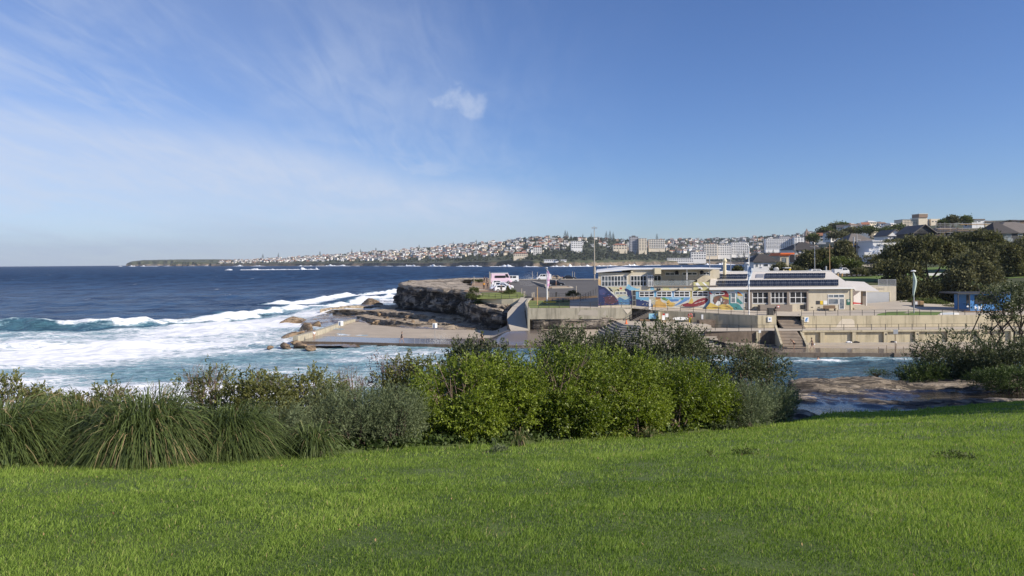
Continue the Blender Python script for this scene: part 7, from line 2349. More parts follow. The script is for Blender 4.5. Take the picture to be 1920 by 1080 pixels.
for px, p0, p1, Y, lb, arm in ((1555.5, 512, 457, 196, 'timber power pole with a crossarm right of the white vehicles', 1), (1527.5, 510, 461, 198, 'timber street light pole left of the crossarm pole', 0), (1490.5, 512, 457, 215, 'grey street pole in front of the long dark roofed house', 0), (1548.6, 512, 499, 180, 'short pale post beside the crossarm pole', 2), (1607, 480, 437, 236, 'thin grey pole in front of the mustard house', 0), (1601, 470, 444, 238, 'thin timber pole beside the street trees', 2)):
    o, x = pole('power_pole', lb, px, p0, p1, Y, .14 if arm < 2 else .25, .09 if arm < 2 else .22, M['post_wood'] if arm == 1 else M['galv'], 'pole')
    if arm == 1:
        add('crossarm', MB().box(x - 1.1, x + 1.1, Y - .1, Y + .1, zat(px, 465.5, Y), zat(px, 464.5, Y)), M['wood'], o)
        add('insulator', MB().box(x - .9, x - .8, Y - .05, Y + .05, zat(px, 464.4, Y), zat(px, 463, Y)).box(x + .8, x + .9, Y - .05, Y + .05, zat(px, 464.4, Y), zat(px, 463, Y)), M['galv'], o)
    elif arm == 0:
        add('lamp_arm', MB().tube([(x, Y, zat(px, p1 + 3, Y)), (x - .7, Y, zat(px, p1 + 1, Y)), (x - 1.2, Y, zat(px, p1 + 1.5, Y))], .05, 5), M['galv'], o)
pw = MB()
a, c = Vector((xat(1527.5, 198), 198, zat(1527, 466, 198))), Vector((xat(1555.5, 196), 196, zat(1555, 465, 196)))
for off in (-.8, 0, .8):
    pw.tube([tuple(a + (c - a) * k / 6 + Vector((0, off * .3, -.25 * math.sin(math.pi * k / 6)))) for k in range(7)], .025, 4)
add('power_line', pw, M['black'], label='dark power lines strung between the two street poles', cat='power line')
for px, p0, p1, Y, lb in ((1007, 577, 538, 137, 'slim yellow timber pole left of the banner pole'), (998, 525, 509, 248, 'short grey post at the far edge of the car park near the spray'), (1007.5, 525, 510, 250, 'thin post at the far edge of the car park left of the van'), (1073, 522, 509, 250, 'thin white lamp post near the distant dark car'), (1077, 522, 510, 252, 'thinner pale post right of the white lamp post'), (888.5, 540, 518.5, 200, 'slim pale post at the cliff edge'), (918, 545, 509.5, 172, 'white post beside the people on the brown path'), (977.5, 558, 541, 155, 'grey timber post at the front of the car park'), (1080, 557, 536, 152, 'dark post right of the sparse shrub'), (919, 545, 512, 180, 'pale sign post behind the people on the path'), (1139, 505, 500, 180, 'short pole tip behind the mural building roof')):
    pole('marker_post', lb, px, p0, p1, Y, .10, .08, M['post_wood'] if px == 1007 else M['concrete'], 'post')


def sign_pole(label, px, py0, py1, Y, w, h, m_, pm):
    o, x = pole('pool_sign', label, px, py0, py1, Y, .035, .035, pm, 'sign')
    z = zat(px, py1, Y)
    add('panel', MB().box(x - w / 2 - .02, x + w / 2 - .25, Y - .06, Y - .03, z - h * .1, z + h * .9), m_, o)
    add('panel', MB().obox((x + w * .32, Y - .12, z + h * .4), (w * .6, .03, h), .5), m_, o)


sign_pole('white double sign on a thin pole at the left end of the pool', 638, 639, 609.5, 123.5, .75, .75, M['white'], M['galv'])
sign_pole('white double sign on a thin pole in the middle of the pool deck', 814.5, 637, 613.5, 124, .7, .75, M['white'], M['galv'])
o, x = pole('pool_sign', 'grey sign on a brown post by the right pool steps', 1677.5, 659, 620, 105.5, .05, .05, M['wood'], 'sign')
add('panel', MB().box(x - .28, x + .38, 105.42, 105.46, zat(1678, 627, 105), zat(1678, 618.5, 105)), M['galv'], o)
o, x = pole('pool_sign', 'small white sign on a brown post below the black stained wall', 1422, 650, 620, 107.5, .05, .05, M['wood'], 'sign')
add('panel', MB().box(x - .05, x + .28, 107.42, 107.46, zat(1424, 624, 107.5), zat(1424, 618.5, 107.5)), M['white'], o)
for px, n_, py, lb in ((622, 3, 640, 'cluster of thin steel posts at the left pool steps'), (810, 7, 644, 'row of thin steel posts at the flooded pool steps'), (1680, 4, 662, 'thin brown posts round the right pool steps')):
    Y = yat(px, py, DZ)
    o = thing('pool_post', (xat(px, Y), Y, DZ), lb, 'pool posts')
    for i in range(n_):
        x = xat(px, Y) + (i - n_ / 2) * (.85 if px < 1600 else 1.2)
        add('post', MB().tube([(x, Y + .25 + .2 * (i % 2), DZ - .2), (x + .05 * (i % 3), Y + .25 + .2 * (i % 2), DZ + .85 + .2 * (i % 3))], .035, 5), M['wood'] if px > 1600 else M['galv'], o)
for px0, px1, z0, z1, Y, lb in ((1655, 1678, .0, .75, 102.6, 'dark ramp plank from the right pool steps into the water'), (1672, 1735, .35, .6, 102.3, 'dark concrete block step right of the pool sign')):
    add('pool_step', MB().prism([(xat(px0, Y), z0 - .25), (xat(px1, Y), (z1 if px0 < 1660 else z0) - .25), (xat(px1, Y), z1 if px0 < 1660 else z0 + .15), (xat(px0, Y), z0 + (.05 if px0 < 1660 else .55))], Y - .5, Y + .2), M['concrete_dark'], label=lb, cat='pool step')
# metal frame by the ramp
o = thing('shower_frame', (xat(1010, 134), 133.9, 1.4), 'pale metal handrail frame at the foot of the ramp wall', 'handrail')
for px in (1007.5, 1019, 1024):
    add('post', MB().tube([(xat(px, 133.8), 133.8, 1.35), (xat(px, 133.8), 133.8, zat(px, 596, 133.8))], .07, 5), M['concrete'], o)
add('beam', MB().tube([(xat(1007, 133.8), 133.8, zat(1007, 600, 133.8)), (xat(1020, 133.8), 133.8, zat(1020, 593, 133.8))], .06, 5), M['concrete'], o)


def torus_mb(c, R_, r_, n=18, k=6, seg=None):
    mb = MB()
    pts = [(c[0] + R_ * math.cos(2 * math.pi * i / n), c[1], c[2] + R_ * math.sin(2 * math.pi * i / n)) for i in range(n + 1)]
    return mb.tube(pts, r_, k)


for px, py, Y, lb in ((1045, 603.5, 133.4, 'orange life ring hung on the brown rock face'), (1293.5, 592, 122.7, 'red life ring on the tan sea wall above a yellow post')):
    c_ = (xat(px, Y), Y, zat(px, py, Y))
    o = thing('life_ring', c_, lb, 'life ring')
    add('ring', torus_mb(c_, .33, .09), M['orange'] if px < 1100 else M['red'], o)
    bands_ = MB()
    for k in range(4):
        a_ = k * math.pi / 2 + .4
        bands_.obox((c_[0] + .33 * math.cos(a_), c_[1] - .02, c_[2] + .33 * math.sin(a_)), (.1, .2, .1))
    add('band', bands_, M['white'], o)
bx(None, 'float_box', 122.5, 122.65, 1291.5, 1295, 595, 606, M['yellow'], 1293, label='yellow post under the red life ring', cat='post')
# signs on the walls
sg = bx(None, 'info_sign', 124.6, 124.66, 1216, 1232, 588, 597.8, M['sign_blue'], 1224, label='wide pale blue information sign left of the cream wall end', cat='sign')
gr2 = MB()
for i in range(4):
    gr2.box(xat(1218.5, 124.6), xat(1229.5, 124.6), 124.59, 124.599, zat(1224, 595.6 - i * 1.1, 124.6), zat(1224, 595.2 - i * 1.1, 124.6))
gr2.obox((xat(1224.5, 124.6), 124.593, zat(1224, 590.7, 124.6)), (.3, .012, .2))
add('print', gr2, M['blue'], sg)
bx(None, 'wall_end', 124.2, 125.2, 1234, 1237.5, 585, 606, M['cream_bright'], 1236, label='bright cream end pier of the tan sea wall', cat='wall pier')
sg = bx(None, 'swim_sign', 118.25, 118.35, 1439, 1446.5, 594, 603.5, M['white'], 1442, label='white sign with a blue figure left of the dark upper stairs', cat='sign')
add('pictogram', MB().ball((xat(1442.8, 118.2), 118.24, zat(1442, 598.6, 118.2)), (.13, .006, .16)), M['blue'], sg)
sg = bx(None, 'swim_sign', 118.25, 118.35, 1507.5, 1515.5, 594.5, 603.8, M['white'], 1511, label='white sign with dark blue wave emblem right of the upper stairs', cat='sign')
add('emblem', MB().poly([(xat(a, 118.25), 118.244, zat(1511, c, 118.25)) for a, c in ((1508.5, 602.8), (1510, 597), (1513, 595.4), (1515, 596.5), (1512.5, 598.5), (1514.8, 601), (1511.5, 600.4), (1512.5, 603))]), M['blue'], sg)
bx(None, 'wall_sign', 122.5, 122.56, 1247, 1252.5, 588, 594.5, M['white'], 1250, label='small white notice on the tan wall left of the paddle board', cat='sign')
bx(None, 'wall_sign', 122.1, 122.16, 1298.5, 1303, 587, 594.5, M['charcoal'], 1300, label='small dark notice on the tan wall right of the red life ring', cat='sign')
bx(None, 'wall_box', 121.8, 122.0, 1314.5, 1318, 590, 598.5, M['white_wall'], 1316, label='white electrical box on the tan sea wall', cat='wall box')
bx(None, 'red_box', 122.55, 122.7, 1242, 1245.5, 588, 592, M['red'], 1244, label='small red box on the tan wall beside the white chair', cat='wall box')
bx(None, 'low_platform', 119.5, 121.4, 1311, 1341, 600.5, 612.5, M['concrete_dark'], 1326, label='grey stained concrete platform against the curving wall', cat='platform')
bx(None, 'wall_bench', 124.7, 125.2, 1199, 1218, 598.5, 601.5, M['wood'], 1208, label='long brown timber bench seat below the blue information sign', cat='bench')
bd2 = MB()
cx_, L_ = xat(1275, 122.3), (xat(1289, 122.3) - xat(1260, 122.3)) / 2
bd2.prism([(cx_ + L_ * math.cos(6.283 * i / 20), zat(1275, 597.3, 122.3) + .26 * math.sin(6.283 * i / 20)) for i in range(20)], 122.2, 122.32)
add('paddle_board', bd2, M['white'], label='white paddle board leaning flat against the tan sea wall', cat='paddle board')
ch = thing('chair', (xat(1244, 121.6), 121.6, 3.62), 'small white lifeguard chair in front of the tan wall', 'chair')
cx_ = xat(1244, 121.6)
add('seat', MB().box(cx_ - .25, cx_ + .25, 121.4, 121.85, 4.12, 4.18), M['white'], ch)
add('backrest', MB().box(cx_ - .25, cx_ + .25, 121.85, 121.9, 4.18, 4.85), M['white'], ch)
for sx__ in (-1, 1):
    for y_ in (121.43, 121.83):
        add('leg', MB().box(cx_ + sx__ * .22 - .03, cx_ + sx__ * .22 + .03, y_ - .03, y_ + .03, 3.6, 4.12), M['post_wood'], ch)
cn = thing('traffic_cone', (xat(1173.5, 120), 120, 3.62), 'small orange traffic cone on the landing left of the chair', 'traffic cone')
x_ = xat(1173.5, 120)
add('cone', MB().tube([(x_, 120, 3.62), (x_, 120, 4.3)], [.2, .05], 10), M['orange'], cn)
add('base', MB().box(x_ - .26, x_ + .26, 119.74, 120.26, 3.62, 3.67), M['orange'], cn)


def bin_thing(label, px, Y, h=1.1, w=.65, m_=None):
    z = promz(px, Y)
    x = xat(px, Y)
    o = thing('bin', (x, Y, z), label, 'bin', 'bins on the promenade')
    add('body', MB().plan([(x - w / 2, Y - w / 2), (x + w / 2, Y - w / 2), (x + w / 2, Y + w / 2), (x - w / 2, Y + w / 2)], z - .05, z + h * .8), m_ or M['rail'], o)
    add('lid', MB().plan([(x - w * .55, Y - w * .55), (x + w * .55, Y - w * .55), (x + w * .55, Y + w * .55), (x - w * .55, Y + w * .55)], z + h * .801, z + h), m_ or M['rail'], o)


bin_thing('dark bin on the promenade in front of the navy mural end', 1174.5, 135.6, 1.3, .9)
bin_thing('dark steel bin beside the crouching person at the top of the stairs', 1444, 120.2, 1.15, .8)
bin_thing('white topped post bin at the head of the narrow staircase', 1218, 126.8, 1.7, .35, M['white_wall'])
cr_t = thing('crate', (xat(1724, 132), 132, promz(1724, 132)), 'stack of weathered timber crates beside the fish lamp', 'crates')
zz_ = promz(1724, 132)
for a, c, h0, h1 in ((1714.5, 1724, 0, 1.05), (1724.3, 1731.5, 0, 1.0)):
    add('box', MB().box(xat(a, 132), xat(c, 132), 132, 133, zz_ + h0 - .1, zz_ + h1), M['wood'], cr_t)
add('panel', MB().box(xat(1715, 132), xat(1719.5, 132), 131.95, 131.99, zz_ + .25, zz_ + .9), M['white_wall'], cr_t)
for k in range(4):
    add('slat', MB().box(xat(1724.6, 132), xat(1731.3, 132), 131.95, 131.99, zz_ + .1 + k * .23, zz_ + .25 + k * .23), M['post_wood'], cr_t)
# picnic tables
for px, Y, lb in ((1041, 143, 'left picnic table on the dry lawn'), (1050, 144, 'middle picnic table on the dry lawn'), (1060, 145, 'right picnic table on the dry lawn')):
    z, x = promz(px, Y), xat(px, Y)
    o = thing('picnic_table', (x, Y, z), lb, 'picnic table', 'picnic tables on the lawn')
    add('tabletop', MB().box(x - .8, x + .8, Y - .35, Y + .35, z + .70, z + .76), M['concrete'], o)
    for s in (-1, 1):
        add('bench_seat', MB().box(x - .8, x + .8, Y + s * .75 - .14, Y + s * .75 + .14, z + .42, z + .47), M['concrete'], o)
    for s in (-.6, .6):
        add('leg', MB().box(x + s - .06, x + s + .06, Y - .7, Y + .7, z + .3, z + .36).box(x + s - .06, x + s + .06, Y - .12, Y + .12, z - .05, z + .699), M['rail'], o)
yt = thing('barrier', (xat(1033, 139), 139, 5.5), 'low yellow and white timber barrier lying on the dry lawn', 'barrier')
z_ = promz(1033, 139)
add('rail', MB().box(xat(1018, 139), xat(1042, 139), 138.9, 139.1, z_ + .25, z_ + .5), M['yellow'], yt)
for px in (1020, 1040):
    add('foot', MB().box(xat(px, 139) - .08, xat(px, 139) + .08, 138.7, 139.3, z_ - .02, z_ + .249), M['wood'], yt)
for px, Y, h, lb in ((983, 152, .9, 'small pale bollard beside the grey post at the car park edge'), (998, 151, .8, 'stubby tan bollard on the car park edge'), (1000.5, 151.5, .9, 'stubby pale bollard right of the tan one'), (1027.5, 151, 1.1, 'pale bollard behind the banner pole'), (1042.5, 151.5, .9, 'dark squat bollard right of the banner pole')):
    z = cpz(px, Y)
    x = xat(px, Y)
    o = thing('bollard', (x, Y, z), lb, 'bollard', 'bollards at the car park edge')
    add('shaft', MB().box(x - .18, x + .18, Y - .18, Y + .18, z - .1, z + h), M['concrete'] if px != 1042.5 else M['rail'], o)
    add('cap', MB().box(x - .22, x + .22, Y - .22, Y + .22, z + h + .002, z + h + .09), M['concrete'] if px != 1042.5 else M['rail'], o)
# timber bollards along the street
pm_ = None
for i, px in enumerate((1571, 1579, 1587.5, 1596, 1606, 1616.5, 1628)):
    Y = 176.5
    x, z = xat(px, Y), hsz(px, Y)
    if pm_ is None:
        q = MB().box(-.16, .16, -.16, .16, -.2, .85)
        pm_ = bpy.data.meshes.new('timber_bollard')
        pm_.from_pydata(q.v, [], q.f)
        pm_.materials.append(M['post_wood'])
    link('timber_bollard', pm_, None, ('leftmost', 'second', 'third', 'fourth', 'fifth', 'sixth', 'rightmost')[i] + ' short tan timber bollard in the street row below the white ute', 'bollard', 'tan bollards along the street', loc=(x, Y, z))
# balcony furniture
bt = thing('table', (xat(1297, 131.5), 131.5, zat(1225, 536, 131)), 'white topped table on the mural building balcony', 'table')
zf = zat(1225, 536.2, YB) + .02
x = xat(1297, 131.5)
add('tabletop', MB().box(x - .55, x + .55, 131.2, 131.9, zf + .80, zf + .86), M['white'], bt)
for s in (-.45, .45):
    add('leg', MB().box(x + s - .04, x + s + .04, 131.5, 131.6, zf, zf + .80), M['rail'], bt)
for px, lb in ((1257, 'black balcony chair left of the balcony post'), (1262, 'second black balcony chair beside the first'), (1281, 'grey balcony chair close to the balcony post'), (1305, 'dark balcony chair right of the white table')):
    x = xat(px, 131.8)
    o = thing('balcony_chair', (x, 131.8, zf), lb, 'chair', 'chairs on the balcony')
    add('seat', MB().box(x - .24, x + .24, 131.6, 132.05, zf + .44, zf + .5), M['black'], o)
    add('backrest', MB().box(x - .24, x + .24, 132.05, 132.1, zf + .5, zf + 1.0), M['black'], o)
    for sx__, sy__ in ((-1, 131.63), (1, 131.63), (-1, 132.0), (1, 132.0)):
        add('leg', MB().box(x + sx__ * .2 - .025, x + sx__ * .2 + .025, sy__, sy__ + .05, zf, zf + .44), M['black'], o)
# satellite dish on the street, bags on the plinth
o, x = pole('satellite_dish', 'dark round dish standing behind the hall roof', 1455, 512, 505, 190, .06, .05, M['rail'], 'satellite dish')
add('dish', MB().ball((x, 189.9, zat(1455, 505, 190)), (.75, .12, .6), 12, 6), M['galv'], o)
for px, m1, m2, lb in ((1589.5, M['cloth_white'], None, 'white towel heap on the plinth of the lower wall'), (1604, M['cloth_dark'], None, 'black bag on the plinth right of the white towel'), (1673, M['cloth_dark'], M['cloth_white'], 'black bag with a white towel on the plinth behind the grey sign')):
    Y = 112.7
    x = xat(px, Y)
    o = thing('bag', (x, Y, DZ + .32), lb, 'bag')
    add('body', MB().ball((x, Y, DZ + .42), (.42, .22, .17), 9, 5), m1, o)
    add('flap', MB().ball((x + .3, Y - .1, DZ + .4), (.25, .2, .13), 8, 5), m2 or m1, o)

# ------------------------------------------------------------------ vehicles
tyre_m = mat('tyre', (.015, .015, .015), .9, .1)
carglass = glass_mat('car_glass', (.015, .018, .022))
lamp_m = mat('lamp_glass', (.65, .65, .62), .15, .05)
paint = {}


def car_paint(n_, col):
    if n_ not in paint:
        paint[n_] = mat('car_paint_' + n_, col, .28, .03, 1, spec=.5)
    return paint[n_]


def loft(sections, closed=True):
    """rings of equal length joined into a skin"""
    mb = MB()
    k = len(sections[0])
    for s in sections:
        mb.v += [tuple(p) for p in s]
    for i in range(len(sections) - 1):
        for j in range(k):
            a0, a1 = i * k + j, i * k + (j + 1) % k
            mb.f.append((a0, a1, a1 + k, a0 + k))
            mb.m.append(0)
    mb.f.append(tuple(reversed(range(k))))
    mb.f.append(tuple(range((len(sections) - 1) * k, len(sections) * k)))
    mb.m += [0, 0]
    return mb


def make_vehicle(name, label, pm, kind, cat, loc, rz):
    """built along x (front at +x), standing on z=0"""
    o = thing(name, (0, 0, 0), label, cat)
    L_, W_, H_, hood, belt = {'hatch': (4.1, 1.75, 1.48, .95, .92), 'suv': (4.6, 1.85, 1.68, 1.05, 1.05), 'van': (5.0, 1.9, 2.05, 1.15, 1.15), 'ute': (5.3, 1.85, 1.8, 1.1, 1.08), 'sedan': (4.6, 1.8, 1.45, .9, .92), 'truck': (6.2, 2.1, 2.9, 1.3, 1.3)}[kind]
    x0, x1 = -L_ / 2, L_ / 2
    prof = {  # x fraction, z of the lower body's top
        'hatch': [(0, .62), (.02, belt), (.5, belt), (.72, belt - .02), (.97, .72), (1, .5)], 'suv': [(0, .7), (.02, belt), (.7, belt), (.75, belt - .03), (.97, .88), (1, .55)],
        'van': [(0, .75), (.01, belt), (.8, belt), (.86, belt - .02), (.985, .88), (1, .5)], 'ute': [(0, .7), (.01, .95), (.36, .98), (.66, belt), (.72, belt - .02), (.98, .92), (1, .55)],
        'sedan': [(0, .6), (.03, belt), (.3, belt), (.7, belt - .03), (.97, .72), (1, .5)], 'truck': [(0, .8), (.01, belt), (.85, belt), (.93, 1.0), (1, .6)]}[kind]
    secs = []
    for fx, zt_ in prof:
        x = x0 + L_ * fx
        w = W_ / 2 * (.9 if fx in (0, 1) else 1)
        secs.append([(x, -w * .93, .28), (x, -w, .42), (x, -w, zt_ - .12), (x, -w * .93, zt_), (x, w * .93, zt_), (x, w, zt_ - .12), (x, w, .42), (x, w * .93, .28)])
    add('body', loft(secs), pm, o, smooth_=False)
    cab = {'hatch': [(.03, 0), (.12, 1), (.52, 1), (.73, 0)], 'suv': [(.02, 0), (.08, 1), (.55, 1), (.72, 0)], 'van': [(.005, 0), (.02, 1), (.72, 1), (.87, 0)], 'ute': [(.36, 0), (.40, 1), (.58, 1), (.72, 0)], 'sedan': [(.08, 0), (.26, 1), (.5, 1), (.72, 0)], 'truck': [(.02, 0), (.03, 1), (.8, 1), (.93, 0)]}[kind]
    cs = []
    for fx, up in cab:
        x = x0 + L_ * fx
        w = W_ / 2 * (.93 if not up else .80 if kind not in ('van', 'truck') else .9)
        z = belt - .05 if not up else H_
        cs.append([(x, -w, z), (x, w, z)])
    c = MB()
    b0, t0, t1, b1 = cs
    c.poly([b0[0], b1[0], t1[0], t0[0]]).poly([b1[1], b0[1], t0[1], t1[1]]).poly([t0[0], t1[0], t1[1], t0[1]]).poly([b1[0], b1[1], t1[1], t1[0]]).poly([b0[1], b0[0], t0[0], t0[1]])
    add('cabin', c, pm, o)
    gl_ = MB()

    def face(q, in0, in1, lo, hi, off):
        """pane inside a cabin face given as four corners (bottom a, bottom b, top b, top a)"""
        A, B, C_, D_ = [Vector(p) for p in q]
        n_ = (B - A).cross(D_ - A).normalized() * off
        def at_(u, v):
            return (A + (B - A) * u) * (1 - v) + (D_ + (C_ - D_) * u) * v + n_
        gl_.poly([at_(in0, lo), at_(in1, lo), at_(in1, hi), at_(in0, hi)])
    side = [b0[0], b1[0], t1[0], t0[0]]
    side2 = [b1[1], b0[1], t0[1], t1[1]]
    for q in (side, side2):
        if kind in ('van',):
            spl = ((.78, .93), (.5, .74), (.2, .46)) if q is side else ((.07, .22), (.26, .5), (.54, .8))
        elif kind == 'truck':
            spl = ((.8, .95),) if q is side else ((.05, .2),)
        else:
            spl = ((.12, .48), (.52, .9))
        for a_, c_ in spl:
            face(q, a_, c_, .22, .86, .012)
    face([b1[0], b1[1], t1[1], t1[0]], .07, .93, .1, .9, .012)
    face([b0[1], b0[0], t0[0], t0[1]], .1, .9, .3, .88, .012)
    add('window', gl_, carglass, o)
    if kind == 'ute':
        tr_ = MB().box(x0 + .05, x0 + L_ * .35, -W_ / 2, W_ / 2, .96, 1.06)
        for q in ((x0 + .05, x0 + L_ * .35, -W_ / 2, -W_ / 2 + .05), (x0 + .05, x0 + L_ * .35, W_ / 2 - .05, W_ / 2), (x0 + .05, x0 + .1, -W_ / 2 + .051, W_ / 2 - .051)):
            tr_.box(*q, 1.061, 1.45)
        add('tray', tr_, pm, o)
    wr = .33 if kind in ('hatch', 'sedan') else .37
    for fx in (.19, .81):
        for s in (-1, 1):
            x, y = x0 + L_ * fx, s * (W_ / 2 - .1)
            w_ = add('wheel', MB().tube([(x, y - .11, wr), (x, y + .11, wr)], wr, 14), tyre_m, o)
            add('rim', MB().tube([(x, y + s * .1, wr), (x, y + s * .125, wr)], wr * .62, 10), M['galv'], w_)
    for s in (-1, 1):
        add('headlight', MB().obox((x1 - .06, s * W_ * .33, .72 if kind != 'truck' else .9), (.12, .34, .16)), lamp_m, o)
        add('tail_light', MB().obox((x0 + .03, s * W_ * .4, .85), (.08, .16, .26)), M['red'], o)
    add('bumper', MB().box(x1 - .12, x1 + .05, -W_ * .45, W_ * .45, .3, .5).box(x0 - .05, x0 + .1, -W_ * .45, W_ * .45, .3, .5), M['charcoal'] if kind in ('ute', 'truck') else pm, o)
    o.location = loc
    o.rotation_euler = (0, 0, rz)
    return o


wp, bp_, sp_, pk = car_paint('white', (.78, .78, .78)), car_paint('black', (.012, .014, .02)), car_paint('silver', (.50, .53, .58)), car_paint('pink', (.76, .58, .68))


def park(name, label, pm, kind, cat, px, Y, rz, zf=cpz):
    return make_vehicle(name, label, pm, kind, cat, (xat(px, Y), Y, zf(px, Y)), rz)


park('parked_car', 'nearest white hatchback at the end of the row of parked cars', wp, 'hatch', 'car', 943.5, 160, R(8))
park('parked_car', 'silver blue car just behind the nearest white hatchback', car_paint('blue_silver', (.55, .60, .72)), 'sedan', 'car', 937.5, 164.5, R(188))
park('parked_car', 'white four wheel drive with dark windows third in the parked row', wp, 'suv', 'car', 943.5, 170, R(5))
park('parked_car', 'silver car fourth in the parked row', sp_, 'sedan', 'car', 937.5, 177, R(186))
park('parked_car', 'white hatchback fifth in the parked row, in front of the pink truck', wp, 'hatch', 'car', 936, 187, R(4))
pt = park('pink_truck', 'pink and white food truck with a dark serving hatch behind the parked cars', pk, 'truck', 'truck', 940, 212, R(4))
ht = MB().box(-1.9, 1.2, -1.08, -1.05, 1.6, 2.25)
me = bpy.data.meshes.new('serving_hatch')
me.from_pydata(ht.v, [], ht.f)
me.materials.append(M['black'])
link('serving_hatch', me, pt)
me = bpy.data.meshes.new('roof_panel')
q = MB().box(-3.0, 1.9, -1.0, 1.0, 2.88, 3.0)
me.from_pydata(q.v, [], q.f)
me.materials.append(M['white'])
link('roof_panel', me, pt)
park('camper', 'white camper trailer right of the pink truck', wp, 'van', 'camper', 957, 222, R(182))
park('white_van', 'white van parked side on at the far edge of the car park', wp, 'van', 'van', 1019.5, 242, R(180))
park('black_car', 'black car parked beside the traffic island behind the banner', bp_, 'suv', 'car', 1042, 200, R(-4))
park('distant_car', 'dark low car at the far edge of the car park near the lamp posts', bp_, 'sedan', 'car', 1067, 247, R(0))
park('small_truck', 'small tan box trailer at the far edge right of the white van', car_paint('tan', (.42, .34, .25)), 'hatch', 'trailer', 1045, 247, R(0))
park('white_ute', 'white ute with a tray parked on the street above the hall roof', wp, 'ute', 'ute', 1581, 184, R(0), lambda p, y: hsz(p, y) + .06)
park('white_car', 'white vehicle half hidden behind the ridge of the hall roof', wp, 'suv', 'car', 1534, 184, R(0), lambda p, y: hsz(p, y) + .06)
park('white_car', 'white car roof just showing behind the hall beside the dish', wp, 'suv', 'car', 1440, 184, R(0), lambda p, y: hsz(p, y) + .06)

# ------------------------------------------------------------------ people
def ensure_skin(me):
    bm_ = __import__('bmesh').new()
    bm_.from_mesh(me)
    if not bm_.verts.layers.skin:
        bm_.verts.layers.skin.new()
    bm_.to_mesh(me)
    bm_.free()


def skin_obj(name, bones, radii, parent, m_, levels=1):
    """one continuous surface grown over a skeleton of joints"""
    keys = list(bones['v'])
    me = bpy.data.meshes.new(name)
    me.from_pydata([bones['v'][k] for k in keys], [(keys.index(a), keys.index(b)) for a, b in bones['e']], [])
    ensure_skin(me)
    me.materials.append(m_)
    o = bpy.data.objects.new(name, me)
    COL.objects.link(o)
    o.parent = parent
    s = o.modifiers.new('skin', 'SKIN')
    s.use_smooth_shade = True
    lay = me.skin_vertices[0]
    for i, k in enumerate(keys):
        r_ = radii[k]
        lay.data[i].radius = r_ if isinstance(r_, tuple) else (r_, r_)
        lay.data[i].use_root = (i == 0)
    sb = o.modifiers.new('smooth', 'SUBSURF')
    sb.levels = sb.render_levels = levels
    return o


